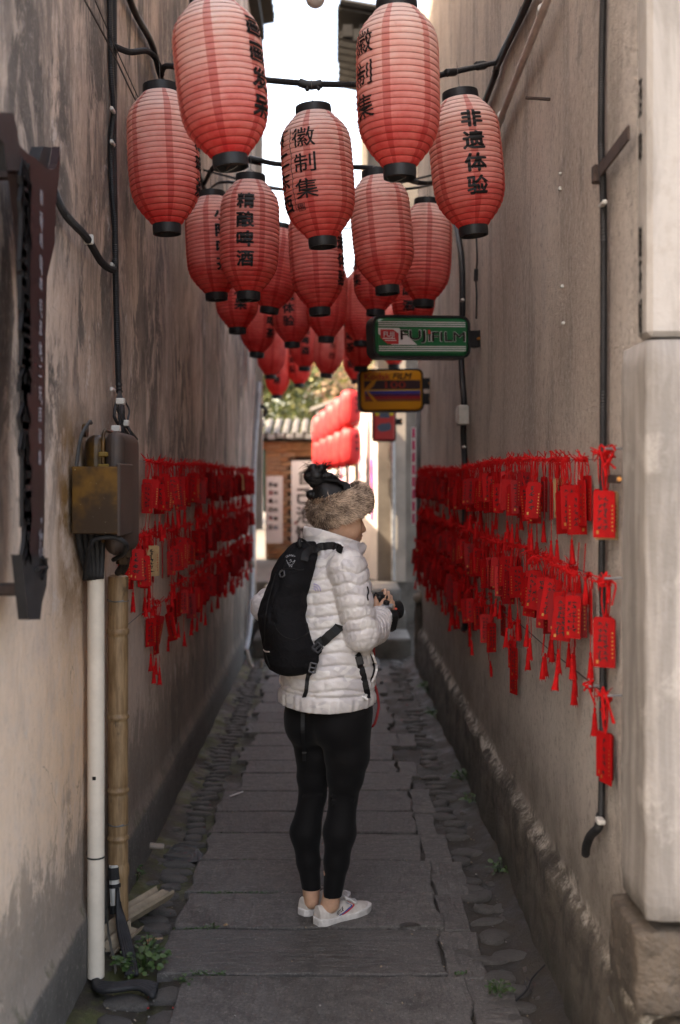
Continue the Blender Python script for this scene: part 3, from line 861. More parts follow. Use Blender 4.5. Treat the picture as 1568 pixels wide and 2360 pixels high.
def mat_paper():
    t = NT('lantern_paper')
    o = t.coord(); x, y, z = t.sep(o)
    oi = t.n('ShaderNodeObjectInfo')
    at = t.n('ShaderNodeAttribute', attribute_type='OBJECT', attribute_name='fade')
    fade = at.outputs['Fac']
    off = t.n('ShaderNodeVectorMath', operation='ADD')
    cmb = t.n('ShaderNodeCombineXYZ'); t.l(t.math('MULTIPLY', oi.outputs['Random'], 40), cmb.inputs[2])
    t.l(o, off.inputs[0]); t.l(cmb.outputs[0], off.inputs[1])
    mott = t.noise(off.outputs[0], 11, 5, .65)
    stain = t.noise(off.outputs[0], 34, 5, .7)
    ang = t.math('ARCTAN2', y, x)
    a6 = t.math('FRACT', t.math('MULTIPLY', t.math('ADD', ang, 3.2), 6 / 6.2832))
    stripe = t.math('MULTIPLY', t.ramp(a6, .03, .05), t.ramp(a6, .235, .215))        # overlap of two paper panels
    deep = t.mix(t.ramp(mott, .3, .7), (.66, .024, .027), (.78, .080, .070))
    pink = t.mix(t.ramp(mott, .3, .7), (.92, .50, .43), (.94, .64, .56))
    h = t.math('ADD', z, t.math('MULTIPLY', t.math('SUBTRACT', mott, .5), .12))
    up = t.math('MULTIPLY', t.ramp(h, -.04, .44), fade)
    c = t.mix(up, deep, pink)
    c = t.mix(t.math('MULTIPLY', t.ramp(h, .36, .50), t.math('MULTIPLY', fade, .85)), c, (.93, .76, .70))  # bleached top, with sky light on the upper shoulders painted in
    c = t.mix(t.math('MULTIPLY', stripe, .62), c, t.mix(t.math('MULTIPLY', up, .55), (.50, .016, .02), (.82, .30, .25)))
    dirt = t.math('MULTIPLY', t.ramp(stain, .58, .72), t.ramp(z, .36, .5))
    c = t.mix(t.math('MULTIPLY', dirt, .5), c, (.42, .16, .11))
    tz = t.math('FRACT', t.math('MULTIPLY', t.math('SUBTRACT', z, LB0), RIBS / (LB1 - LB0)))
    hoop = t.math('ADD', t.ramp(tz, .10, .02), t.ramp(tz, .93, .99))
    c = t.mix(t.math('MULTIPLY', hoop, .55), c, (.26, .05, .04))
    t.col(c); t.set(Roughness=.7); t.bsdf.inputs['Specular IOR Level'].default_value = .2
    t.bump(stain, .12, .003)
    tr = t.n('ShaderNodeBsdfTranslucent'); t.l(c, tr.inputs[0])
    mx = t.n('ShaderNodeMixShader'); mx.inputs[0].default_value = .45
    t.l(t.bsdf.outputs[0], mx.inputs[1]); t.l(tr.outputs[0], mx.inputs[2]); t.l(mx.outputs[0], t.out.inputs[0])
    return t.mat
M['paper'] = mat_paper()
M['lantern_inside'] = mk('lantern_inside', (.62, .50, .42), .8, .3, 20, 0)
b = MB()
prof = []
n = RIBS * 4
for i in range(n + 1):
    z = LB0 + (LB1 - LB0) * (i / n if i < n else 1 - 1e-6)
    f = (i % 4)
    prof.append((lantern_r(z + (1e-5 if f == 0 else 0)), z))
    if f == 0 and 0 < i < n:
        prof.insert(-1, (lantern_r(z - 1e-5), z - 4e-4))
b.lathe(prof, seg=48)
_o = b.build('paper_shade', M['paper'], smooth=True, auto=32); SHADE = _o.data; bpy.data.objects.remove(_o)
def ring(r, z0, z1, th=.004, seg=32):
    q = MB(); q.lathe([(r, z0), (r + .0015, (z0 + z1) / 2), (r, z1), (r - th, z1), (r - th, z0)], seg=seg, close=True)
    return q
q = ring(.066, .505, .541); _o = q.build('top_ring', M['black_plastic'], smooth=True, auto=40); TOPR = _o.data; bpy.data.objects.remove(_o)
q = ring(.0525, .0, .038); _o = q.build('bottom_ring', M['black_plastic'], smooth=True, auto=40); BOTR = _o.data; bpy.data.objects.remove(_o)
q = MB(); q.lathe([(.0001, .03), (.047, .03)], seg=24); q.box((0, 0, .012), (.098, .003, .006), m=1); q.box((0, 0, .012), (.003, .098, .006), m=1)
q.tube([(-.03, .01, .012), (0, .012, .022), (.035, -.01, .012)], .0014, 5, 1)
_o = q.build('base_plate', [M['lantern_inside'], M['rust']]); PLATE = _o.data; bpy.data.objects.remove(_o)
q = MB(); q.tube(curve_pts([(-.045, 0, .008), (-.03, 0, -.012), (0, 0, -.006), (.02, 0, .004)], 10), .0012, 5)
_o = q.build('wire_loop', M['steel_wire']); LOOP = _o.data; bpy.data.objects.remove(_o)

def wrap(mb, text, phi, zc, size, bold, width=None):
    V, Fc, w = glyph(text, bold)
    sx = size if width is None else width
    ys = [(LB0 + (LB1 - LB0) * k / (RIBS * 4) - zc) / size for k in range(RIBS * 4 + 1)]
    ys = [y for y in ys if -.55 < y < .55]
    V, Fc = cut2d(V, Fc, [x / 8 for x in range(-4, 5)], ys)
    out = []
    for (x, y) in V:
        z = zc + y * size
        a = phi + x * sx / LR
        r = lantern_r(z) + .0030
        out.append((r * math.sin(a), -r * math.cos(a), z))
    mb.add(out, Fc)
LG_GROUP = 'paper lanterns strung over the alley'
def lantern(x0, y0, x1, y1, width, label, text=(), fade=.9, spin=0.0, Y=None, loop=False, hang=.115):
    """top centre, bottom centre and width in the picture; the depth follows from the width"""
    Y = 2 * LR * 1.02 * F / width if Y is None else Y
    bot, top = P(x1, y1, Y), P(x0, y0, Y)
    ax = (top - bot).normalized()
    s = (top - bot).length / .541
    root = thing('paper_lantern', label, 'lantern', bot, LG_GROUP)
    root.rotation_euler = Vector((0, 0, 1)).rotation_difference(ax).to_euler()
    w = width * Y / F / (2 * LR * 1.02)
    root.scale = (w, w, s)
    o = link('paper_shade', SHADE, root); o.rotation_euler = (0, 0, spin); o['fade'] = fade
    link('top_ring', TOPR, root); link('bottom_ring', BOTR, root)
    p = link('base_plate', PLATE, root); p.rotation_euler = (0, 0, spin)
    if loop: link('wire_loop', LOOP, root)
    if text:
        for (chars, phi, zt, dz, size, bold) in text:
            for k, ch in enumerate(chars):
                mb = MB(); wrap(mb, ch, R(phi), zt - k * dz, size, bold, size * 1.16)
                mb.build('character', M['ink'], root, local=True)
    hw = MB(); hw.tube([(-.066, 0, .535), (0, 0, .565), (.066, 0, .535)], .001, 4); hw.tube([(0, 0, .563), (.0, 0, .541 + hang)], .001, 4)
    hw.build('hanging_wire', M['steel_wire'], root, local=True)
    return root
JN, HZ, FY, XC, HH, BE = '精酿啤酒', '徽制集', '非遗体验', '小院喝茶', '画画发呆', '不二东西'
def bold4(t, phi): return (t, phi, .402, .081, .068, .036)
def thin3(t, phi): return (t, phi, .390, .096, .078, .006)
def seal(mb=None): pass
L = lantern
L(487, -12, 533, 387, 205, 'huge lantern nearest on the left, tall black characters down its right edge', [bold4(HH, 62)], 1.0, .35, loop=True)
L(914, 2, 922, 411, 190, 'huge lantern nearest on the right, thin characters along its left edge', [thin3(HZ, -58), bold4(BE, -112)], 1.0, 1.15, loop=True)
L(370, 197, 386, 540, 163, 'leftmost lantern hanging against the stained wall, plain in front', [bold4(XC, 84)], .85, .75)
L(722, 246, 745, 570, 164, 'central lantern with thin characters and a dividing line, alone against the sky', [thin3(HZ, -20), (BE, -66, .405, .082, .07, .02)], .9, .18)
L(1060, 213, 1093, 544, 165, 'rightmost lantern with four heavy black characters, beside the pebbledash wall', [bold4(FY, 6)], .92, .55)
L(578, 404, 573, 692, 136, 'lantern squarely facing us with four heavy characters, the fourth a three-dot one', [bold4(JN, -4)], .62, .95, loop=True)
L(487, 443, 500, 692, 128, 'tilted lantern half behind the squarely lettered one, near the left wall', [bold4(XC, 26)], .6, .3, Y=5.5)
L(868, 394, 894, 678, 139, 'plain unlettered lantern hanging under the huge right one', [], .75, .05)
L(985, 460, 976, 708, 120, 'plain pale lantern behind the rightmost one, above the green sign', [bold4(XC, 118)], .7, .5)
L(722, 460, 738, 727, 124, 'lantern below the central one, heavy characters at its right edge', [bold4(FY, 66)], .6, .4)
L(650, 518, 620, 722, 108, 'pinker leaning lantern between the two squarely hung ones', [], .35, .7, Y=6.2)
L(545, 560, 548, 769, 100, 'lantern low by the left wall, one heavy character on its lower half', [bold4(HH, 14)], .4, .2)
L(600, 640, 592, 824, 84, 'small lantern with characters on its right side, next to the left wall', [bold4(XC, 48)], .32, .9)
L(672, 610, 674, 801, 90, 'small lantern with bold characters facing us, third row on the left', [bold4(FY, -8)], .4, .6)
L(756, 590, 752, 789, 92, 'lantern mostly hidden behind the one with edge lettering', [], .3, 1.0)
L(874, 520, 866, 728, 108, 'lantern behind the plain right one with thin marks on its left edge', [thin3(HZ, -62)], .5, .15)
L(958, 570, 950, 770, 100, 'lantern behind the green sign with a heavy last character', [bold4(JN, -16)], .35, .45)
L(836, 615, 832, 798, 86, 'narrow looking plain lantern left of the green sign', [bold4(XC, -80)], .4, .8)
L(834, 680, 832, 856, 80, 'lantern touching the yellow sign, characters down its left side', [bold4(XC, -42)], .3, .3)
L(628, 730, 624, 873, 66, 'small plain lantern near the far end of the left wall', [], .3, .6)
L(705, 706, 702, 855, 68, 'small lantern with two clear characters above the trees', [bold4(JN, 2)], .35, .25)
L(768, 716, 752, 871, 70, 'small leaning lantern with fine characters against the trees', [(BE, 14, .41, .08, .05, .012)], .55, .85)
L(642, 780, 639, 919, 58, 'lowest and farthest small lantern near the left corner', [bold4(JN, -2)], .3, .5)
L(690, 755, 690, 893, 58, 'small far lantern with characters at its left, between two others', [bold4(FY, -34)], .3, .1)
L(818, 738, 822, 884, 62, 'small lantern behind the yellow sign with characters on its left', [bold4(JN, -30)], .4, .65)
L(910, 690, 908, 850, 66, 'red lantern showing between the green and the yellow sign', [], .3, .35)
# dividing line and seal on the central lantern
root = [o for o in bpy.data.objects if o.get('label', '').startswith('central lantern')][0]
mb = MB()
pts = []
for k in range(60):
    z = .43 - k * .0052; a = R(-44 + 1.0 * math.sin(k * .4)); r = lantern_r(z) + .0022
    pts.append((r * math.sin(a), -r * math.cos(a), z))
mb.tube(pts, .0013, 4)
def ring_sq(a0, a1, z0, z1):
    p = []
    for (a, z) in ((a0, z0), (a1, z0), (a1, z1), (a0, z1), (a0, z0)):
        r = lantern_r(z) + .002; p.append((r * math.sin(R(a)), -r * math.cos(R(a)), z))
    for u, v in zip(p, p[1:]): mb.tube([u, v], .001, 4)
ring_sq(-40, -27, .122, .147)
wrap(mb, '徽', R(-36.5), .1345, .022, .0); wrap(mb, '集', R(-30.5), .1345, .022, .0)
mb.build('seal_mark', M['ink'], root, local=True)

# ---------------------------------------------------------------- bright pleated lanterns in the sunlit court
def mat_fabric_red():
    t = NT('red_fabric')
    o = t.coord()
    c = t.mix(t.ramp(t.noise(o, 9, 3), .3, .7), (.60, .03, .04), (.72, .06, .06))
    t.col(c); t.set(Roughness=.5)
    tr = t.n('ShaderNodeBsdfTranslucent'); t.l(c, tr.inputs[0])
    mx = t.n('ShaderNodeMixShader'); mx.inputs[0].default_value = .3
    t.l(t.bsdf.outputs[0], mx.inputs[1]); t.l(tr.outputs[0], mx.inputs[2]); t.l(mx.outputs[0], t.out.inputs[0])
    return t.mat
M['fabric_red'] = mat_fabric_red()
q = MB()
V, Fc = [], []
segs = 32; zs_ = [(.05, 0), (.085, .015), (.108, .06), (.115, .13), (.117, .21), (.115, .29), (.108, .36), (.085, .405), (.05, .42)]
for (r, z) in zs_:
    for k in range(segs):
        a = 2 * math.pi * k / segs; rr_ = r * (1 + .035 * math.cos(8 * a))
        V.append((rr_ * math.cos(a), rr_ * math.sin(a), z))
for i in range(len(zs_) - 1):
    for k in range(segs): Fc.append((i * segs + k, i * segs + (k + 1) % segs, (i + 1) * segs + (k + 1) % segs, (i + 1) * segs + k))
q.add(V, Fc)
_o = q.build('fabric_shade', M['fabric_red'], smooth=True); FSH = _o.data; bpy.data.objects.remove(_o)
q = MB(); q.lathe([(.05, .415), (.05, .44), (.0001, .44)], seg=20); q.lathe([(.05, .005), (.05, -.018), (.0001, -.018)], seg=20)
_o = q.build('end_cap', M['ink']); FCAP = _o.data; bpy.data.objects.remove(_o)
for row, (zn, zf, nm) in enumerate(((2.41, 2.26, 'upper'), (1.985, 1.95, 'lower'))):
    for k in range(5):
        t_ = k / 4
        Y = 12.75 + 2.5 * t_
        X = .185 - .36 * t_
        z = zn + (zf - zn) * t_ - .2
        which = ['nearest', 'second', 'third', 'fourth', 'farthest'][k]
        root = thing('fabric_lantern', f'{which} bright red lantern in the {nm} string along the sunlit wall', 'lantern', (X, Y, z), 'bright red lanterns in the sunlit court')
        sh = link('fabric_shade', FSH, root); sh.rotation_euler = (0, 0, k * .4)
        link('end_cap', FCAP, root)
        if k == 0:
            mb = MB()
            for i, ch in enumerate('徽制集'):
                V, Fc, w = glyph(ch, .012)
                mb.add([(.1215 * math.sin(R(38) + p[0] * .05 / .12), -.1215 * math.cos(R(38) + p[0] * .05 / .12), .32 - i * .07 + p[1] * .05) for p in V], Fc)
            mb.build('lettering', M['ink'], root, local=True)
    b = MB(); b.tube([(.26, 12.2, zn + .27), (.185, 12.75, zn + .245), (-.175, 15.25, zf + .245), (-.3, 16.2, zf + .25)], .006, 5)
    tag(b.build('hanging_cord', M['wire_dark']), f'dark cord carrying the {nm} string of bright lanterns', 'cord')

# bare white globe over the middle of the alley
gl = thing('globe_lamp', 'white globe lamp hanging high in the gap of sky', 'lamp', P(727, -4, 6.0))
b = MB(); b.lathe([(max(.0001, .052 * math.cos(R(a))), .052 * math.sin(R(a))) for a in range(-90, 91, 12)], c=P(727, -4, 6.0), seg=24)
b.build('globe', mk('milk_glass', (.66, .62, .60), .3, .05, 3, 0), gl, smooth=True)
b = MB(); b.tube([P(727, -4, 6.0) + Vector((0, 0, .05)), P(727, -4, 6.0) + Vector((0, 0, .12))], .016, 8); b.build('socket', M['black_plastic'], gl)
b = MB(); b.tube([P(727, -4, 6.0) + Vector((0, 0, .1)), P(727, -4, 6.0) + Vector((0, 0, .62))], .004, 6); b.build('cord', M['black_rubber'], gl)
b = MB(); z = P(727, -4, 6.0).z + .62
b.tube(curve_pts([(XL + .0, 5.9, z + .08), (-.1, 6.0, z), (XR - .0, 6.1, z + .08)], 14), .006, 6)
tag(b.build('span_wire', M['wire_dark']), 'dark wire spanning the alley above the globe lamp', 'wire')
# ---------------------------------------------------------------- conduits and cables
def cable(name, label, ctrl, r, corr=False, mat='black_plastic', cat='cable', n=50, pitch=.006, seg=8):
    b = MB()
    if corr: corrugated(b, ctrl, r, pitch=pitch, seg=seg)
    else: b.tube(curve_pts(ctrl, n), r, seg)
    return b.build(name, M[mat], None, smooth=not corr), label, cat
def conduit(name, label, cat, strands, clips=(), mat='black_plastic'):
    """strands: (control points, radius, corrugated); clips: (point, width)"""
    root = thing(name, label, cat, strands[0][0][0])
    for (ctrl, r, corr) in strands:
        b = MB()
        if corr: corrugated(b, ctrl, r)
        else: b.tube(curve_pts(ctrl, 40), r, 8)
        b.build('sleeve', M[mat], root, smooth=not corr)
    for (c, d) in clips:
        b = MB(); b.box(c, d, bev=.003); b.build('clip', M['white_plastic'], root)
    return root
LW = lambda x, y, off=.02: onX(x, y, XL + off)
RW = lambda x, y, off=-.02: onX(x, y, XR + off)
lc = [LW(262, -60), LW(263, 200), LW(262, 340), LW(266, 560), LW(268, 700), LW(274, 880), LW(276, 905)]
lc2 = [LW(252, -60, .018), LW(256, 150, .018), LW(262, 250, .022), LW(256, 330, .018), LW(258, 420, .018), LW(264, 520, .016)]
conduit('cable_conduit', 'black ribbed conduit running straight down the stained wall to the meter box', 'conduit', [(lc, .0125, True), (lc2, .0115, True)],
        [(LW(260, y_, .026), (.012, .05, .014)) for y_ in (254, 330, 612, 898)])
conduit('cable_conduit', 'slack black conduit bulging off the left wall beside the dark board', 'conduit', [([LW(118, 420, .01), LW(150, 492, .03), LW(200, 548, .05), LW(235, 605, .03), LW(262, 622, .03), LW(266, 600, .03)], .0125, True)],
        [(LW(205, 552, .05), (.03, .012, .03))])
conduit('cable_conduit', 'black cable slanting along the left wall high behind the huge lantern', 'conduit', [([LW(285, -40), LW(312, 30), LW(350, 100), LW(372, 180), LW(420, 300), LW(470, 430), LW(520, 560)], .014, False), ([LW(266, 108, .03), LW(300, 120, .05), LW(340, 118, .07), LW(362, 140, .06), LW(374, 172, .03)], .012, True)])
b = MB()
b.tube(curve_pts([LW(190, -10, .05), LW(255, 110, .06), LW(318, 240, .05), P(345, 262, 4.5)], 20), .003, 5)
b.tube(curve_pts([LW(215, -10, .05), LW(258, 90, .06), LW(322, 232, .05)], 20), .0022, 5)
tag(b.build('thin_wire', M['wire_dark']), 'pair of thin wires slanting down the upper left wall', 'wire')
# two conduits that cross the alley and carry lanterns
Yc = 4.35
conduit('cable_conduit', 'black ribbed conduit slung across the alley above the central lantern', 'conduit',
        [([LW(372, 168, .03), P(388, 152, 4.7), P(470, 168, 4.5), P(600, 183, Yc), P(720, 193, Yc), P(830, 194, Yc), P(950, 186, 4.5), P(1050, 165, 4.8), RW(1148, 143)], .0125, True),
         ([P(690, 190, Yc), P(715, 197, Yc), P(742, 193, Yc)], .017, False), ([P(712, 192, Yc), P(708, 208, Yc - .01)], .008, False), ([P(726, 192, Yc), P(736, 206, Yc - .01)], .008, False),
         ([P(1100, 152, 4.95), P(1116, 150, 5.0)], .02, False), ([P(1030, 168, 4.7), P(1048, 166, 4.75)], .017, False)])
conduit('cable_conduit', 'second black conduit crossing the alley just behind the central lantern', 'conduit',
        [([LW(470, 425, .02), P(500, 380, 5.4), P(575, 367, 5.1), P(640, 378, 5.05), P(760, 384, 5.05), P(880, 390, 5.1), P(960, 420, 5.4), RW(1005, 420)], .012, True), ([P(575, 367, 5.09), P(602, 373, 5.08)], .018, False)])
conduit('cable_conduit', 'thin third cable across the alley, sagging behind the lettered lanterns', 'conduit', [([LW(478, 440, .02), P(510, 420, 5.7), P(560, 424, 5.7), P(660, 438, 5.8), P(820, 442, 5.8), P(950, 434, 5.8), RW(1000, 425)], .007, False)])
for k, Y in enumerate((7.0, 8.4, 9.9)):
    z = P(700, [540, 610, 690][k], Y).z + .28
    b = MB(); b.tube(curve_pts([(XL, Y, z + .12), (-.3, Y, z), (.2, Y, z), (XR, Y, z + .12)], 16), .007, 6)
    tag(b.build('span_cable', M['black_rubber']), ['cable over the alley carrying the third row of lanterns', 'cable over the alley carrying the small middle lanterns', 'cable over the alley carrying the farthest lanterns'][k], 'cable')
# right wall
conduit('cable_conduit', 'black cable running high along the pebbledash wall, tied with tape', 'conduit',
        [([RW(1235, -40), RW(1200, 40), RW(1150, 140), RW(1142, 172), RW(1118, 235), RW(1085, 330), RW(1050, 470)], .015, False), ([RW(1205, 20), RW(1160, 128), RW(1140, 165)], .011, False)])
rp = [RW(1392, -40), RW(1388, 120), RW(1386, 330), RW(1390, 420), RW(1392, 560), RW(1391, 900), RW(1390, 1060), RW(1388, 1230), RW(1387, 1330), RW(1390, 1420), RW(1389, 1700), RW(1386, 1885)]
cr = conduit('cable_conduit', 'black ribbed conduit standing upright at the near end of the pebbledash wall', 'conduit', [(rp, .0105, True)],
        [(RW(1390, 470, -.026), (.014, .05, .012)), (RW(1384, 1892, -.034), (.022, .034, .014))])
b = MB(); b.tube(curve_pts([RW(1384, 1878), RW(1380, 1906, -.03), RW(1362, 1925, -.035), RW(1352, 1950, -.035), RW(1350, 1968, -.03)], 14), .0125, 10); b.build('cable_end', M['black_rubber'], cr, smooth=True)
conduit('cable_conduit', 'thin black cable dropping down the pebbledash wall past the white junction box', 'conduit',
        [([RW(1040, 470), RW(1052, 520), RW(1064, 600), RW(1066, 720), RW(1063, 800), RW(1066, 880), RW(1070, 930), RW(1068, 1000), RW(1072, 1080), RW(1072, 1200), RW(1074, 1420), RW(1068, 1450)], .017, False)],
        [(RW(1066, 692, -.04), (.02, .045, .012)), (RW(1070, 1030, -.04), (.02, .045, .012))])
jb = thing('junction_box', 'small white junction box on the pebbledash wall', 'junction box', RW(1066, 957))
b = MB(); c = RW(1066, 957, -.045); b.box(c, (.06, .12, .105), bev=.006); b.build('housing', M['white_plastic'], jb)
b = MB(); b.box(c + Vector((-.031, .02, 0)), (.004, .06, .07), bev=.001); b.build('cover', M['white_paint'], jb)
b = MB(); b.tube(curve_pts([RW(1098, 540), RW(1100, 600), RW(1097, 640), RW(1099, 680), RW(1098, 735)], 24), .005, 6); b.tube([RW(1098, 620, -.025), RW(1097, 648, -.025)], .011, 6)
tag(b.build('thin_wire', M['black_rubber']), 'thin wire hanging on the pebbledash wall above the green sign bracket', 'wire')
b = MB(); b.tube([RW(1280, -50, -.03), RW(1258, 10, -.03), RW(1200, 155, -.03), RW(1150, 285, -.03), RW(1110, 390, -.03)], .014, 10)
pp = thing('water_pipe', 'pale grey pipe along the top of the pebbledash wall', 'pipe', RW(1258, 10, -.03)); b.build('pipe', mk('pale_pipe', (.50, .43, .39), .5, .2, 10, .1), pp, smooth=True)
for (x, y) in ((1250, 25), (1155, 270)):
    b = MB(); b.tube([RW(x + 2, y - 6, -.03), RW(x - 2, y + 6, -.03)], .019, 10); b.build('joint', M['white_plastic'], pp)
b = MB(); p = RW(1268, 229, 0); b.tube([p, p + Vector((-.085, -.01, .002))], .006, 8)
tag(b.build('wall_nail', M['rust']), 'rusty peg sticking out of the pebbledash wall', 'peg')
for (x, y, s) in ((1292, 400, .008), (1291, 435, .012), (1296, 660, .010), (1298, 745, .010), (1300, 1058, .009)):
    p = RW(x, y, -.004); b = MB(); b.box(p, (.012, s * 1.4, s), bev=.002)
    tag(b.build('wall_plug', M['white_plastic']), f'small white plug in the pebbledash wall, ' + {400: 'highest of the column', 435: 'second from the top of the column', 660: 'third from the top', 745: 'fourth from the top', 1058: 'lowest, above the plaques'}[y], 'plug')
br = thing('strap_bracket', 'rusty flat iron strap sticking out behind the upright conduit', 'bracket', RW(1390, 375))
b = MB(); a, c = RW(1382, 392, -.03), RW(1447, 305, -.03); u = (c - a).normalized(); n_ = Vector((0, u.z, -u.y)) * .018
b.add([a - n_ + Vector((dx, 0, 0)) for dx in (0, .006)] + [c - n_ + Vector((dx, 0, 0)) for dx in (0, .006)] + [c + n_ + Vector((dx, 0, 0)) for dx in (0, .006)] + [a + n_ + Vector((dx, 0, 0)) for dx in (0, .006)],
      [(0, 2, 4, 6), (1, 7, 5, 3), (0, 1, 3, 2), (2, 3, 5, 4), (4, 5, 7, 6), (6, 7, 1, 0)])
b.build('strap', M['rust'], br)
b = MB(); b.box(RW(1378, 402, -.015), (.03, .03, .05), bev=.004); b.build('foot', M['rust'], br)
br = thing('strap_bracket', 'short dark iron bracket behind the big double-lettered plaque', 'bracket', RW(1415, 1104))
b = MB(); b.box(RW(1416, 1104, -.03), (.012, .09, .022), bev=.002); b.build('strap', M['rust'], br)
b = MB(); b.tube([RW(1428, 1104, -.04), RW(1428, 1104, -.025)], .006, 8); b.build('bolt', M['gold'], br)
# drain pipes at the far ends
dp = thing('drain_pipe', 'dark grey drain pipe at the far end of the pebbledash wall', 'pipe', RW(966, 1000, -.04))
b = MB(); b.tube([P(966, 860, 9.7), P(967, 1340, 9.7)], .026, 12); b.build('upper_pipe', mk('pipe_dark', (.085, .085, .09), .5, .3), dp, smooth=True)
b = MB(); b.tube(curve_pts([P(968, 1362, 9.6), P(966, 1420, 9.6), P(968, 1480, 9.6), P(969, 1560, 9.6)], 12), [.040 + .006 * math.sin(i * 2.1) for i in range(13)], 10); b.build('wrapped_pipe', M['step_stone'], dp, smooth=True)
b = MB(); b.lathe([(max(.0001, .045 * math.cos(R(a))), .045 * math.sin(R(a))) for a in range(-90, 91, 18)], c=P(964, 1378, 9.55), seg=12); b.tube([P(955, 1385, 9.55), P(972, 1366, 9.55)], .022, 8); b.build('joint', M['plaster_pale'], dp, smooth=True)
dp = thing('drain_pipe', 'pale grey drain pipe at the far end of the stained wall', 'pipe', (-.78, 10.8, 0))
b = MB(); b.tube(curve_pts([P(596, 880, 10.9), P(592, 960, 10.9), P(586, 1050, 10.8), P(582, 1200, 10.7), P(580, 1330, 10.6), P(577, 1420, 10.4), P(570, 1480, 10.2), P(565, 1500, 10.0)], 26), .027, 10); b.build('pipe', mk('pipe_pale', (.34, .34, .36), .5, .2), dp, smooth=True)
for y in (1300, 1425):
    b = MB(); b.tube([P(579, y - 8, 10.45), P(578, y + 8, 10.45)], .036, 10); b.build('joint', M['plaster_pale'], dp, smooth=True)
b = MB(); b.tube(curve_pts([P(570, 1500, 10.0), P(578, 1530, 9.9), P(592, 1548, 9.8), P(602, 1538, 9.8), P(604, 1520, 9.8)], 14), .017, 8); b.build('outlet', mk('outlet_tan', (.30, .24, .19), .6, .3), dp, smooth=True)
b = MB(); b.tube(curve_pts([P(596, 935, 11.5), P(608, 938, 11.4), P(613, 948, 11.4), P(608, 962, 11.4)], 10), .016, 8)
tag(b.build('iron_hook', M['black_rubber']), 'black iron hook at the far corner of the stained wall', 'hook')

# banners at the far corners
def banner(x0, x1, y0, y1, Y, parts, label):
    a, c = P(x0, y0, Y), P(x1, y1, Y)
    b = MB(); b.box(((a.x + c.x) / 2, Y, (a.z + c.z) / 2), (c.x - a.x, .008, a.z - c.z))
    mats = [mk('banner_cloth', parts[0][4], .8, .1, 4, 0)]
    for k, (u0, u1, v0, v1, col) in enumerate(parts[1:]):
        mats.append(mk('banner_print', col, .8, .1, 4, 0))
        X0, X1 = a.x + (c.x - a.x) * u0, a.x + (c.x - a.x) * u1
        Z0, Z1 = a.z + (c.z - a.z) * v0, a.z + (c.z - a.z) * v1
        b.add([(X0, Y - .006, Z1), (X1, Y - .006, Z1), (X1, Y - .006, Z0), (X0, Y - .006, Z0)], [(0, 1, 2, 3)], k + 1)
    return tag(b.build('banner', mats), label, 'banner')
banner(949, 963, 985, 1210, 10.15, [(0, 0, 0, 0, (.62, .6, .6))] + [(.1, .55, k / 8 + .01, k / 8 + .105, (.5, .03, .12)) for k in range(8)], 'narrow white banner with pink characters at the far end of the pebbledash wall')
banner(590, 597, 1032, 1214, 12.4, [(0, 0, 0, 0, (.5, .04, .04)), (.6, 1, .4, 1, (.6, .55, .52))], 'narrow red banner at the far left corner')
banner(599, 606, 1040, 1212, 12.5, [(0, 0, 0, 0, (.55, .35, .30)), (.2, .8, .1, .9, (.45, .05, .05))], 'faded pink banner between the red and the green one')
banner(607, 612, 1036, 1180, 12.6, [(0, 0, 0, 0, (.03, .12, .08))], 'narrow dark green banner at the far left corner')

# ---------------------------------------------------------------- meter box, pipes and bamboo on the left wall
def mat_brown_enamel():
    t = NT('brown_enamel')
    o = t.coord()
    m = t.noise(o, 7, 4, .6); s = t.noise(o, 90, 3, .7)
    x, y, z = t.sep(o)
    c = t.mix(t.ramp(m, .42, .68), (.026, .013, .006), (.125, .058, .008))
    c = t.mix(t.ramp(s, .70, .74), c, (.45, .40, .28))
    t.col(c); t.set(Roughness=.35); t.bsdf.inputs['Specular IOR Level'].default_value = .3; t.bump(m, .1, .004)
    return t.mat
M['enamel'] = mat_brown_enamel()
M['enamel_purple'] = mk('enamel_purple', (.040, .024, .018), .6, .25, 8, .1)
mbx = thing('meter_box', 'brown enamelled meter box with a rounded case on the stained wall', 'meter box', (XL, 3.6, 1.55))
b = MB()
y0, y1, z0, z1, xo = 3.47, 3.70, 1.452, 1.66, -.672
b.box(((XL + xo) / 2 + .008, y0 + .006, (z0 + z1) / 2), (xo - XL + .0, .012, z1 - z0), bev=.003)
b.build('end_plate', M['enamel'], mbx)
b = MB(); b.box((xo + .008, (y0 + y1) / 2, (z0 + z1) / 2 + .001), (.012, y1 - y0, z1 - z0 + .018), bev=.004); b.build('front_plate', M['enamel_purple'], mbx)
b = MB(); b.box((XL + .07, (y0 + y1) / 2, z0 + .004), (.13, y1 - y0 - .02, .006)); b.box((XL + .07, (y0 + y1) / 2, z1 - .004), (.13, y1 - y0 - .02, .006)); b.build('tray', M['enamel'], mbx)
def rounded_case(name, xa, xb, ya, yb, za, zb, r, mat, parent):
    bm = bmesh.new(); bmesh.ops.create_cube(bm, size=1)
    for v in bm.verts:
        v.co = Vector(((xa + xb) / 2 + v.co.x * (xb - xa), (ya + yb) / 2 + v.co.y * (yb - ya), (za + zb) / 2 + v.co.z * (zb - za)))
    bmesh.ops.bevel(bm, geom=bm.edges[:], offset=r, segments=6, profile=.5, affect='EDGES')
    q = MB(); bm.verts.index_update(); q.add([v.co.copy() for v in bm.verts], [tuple(v.index for v in f.verts) for f in bm.faces]); bm.free()
    return q.build(name, mat, parent, smooth=True, auto=40)
rounded_case('case_back', XL + .01, -.735, 3.62, 3.90, 1.42, 1.765, .035, M['enamel'], mbx)
rounded_case('case_front', -.738, -.672, 3.60, 3.92, 1.375, 1.775, .038, M['enamel_purple'], mbx)
b = MB()
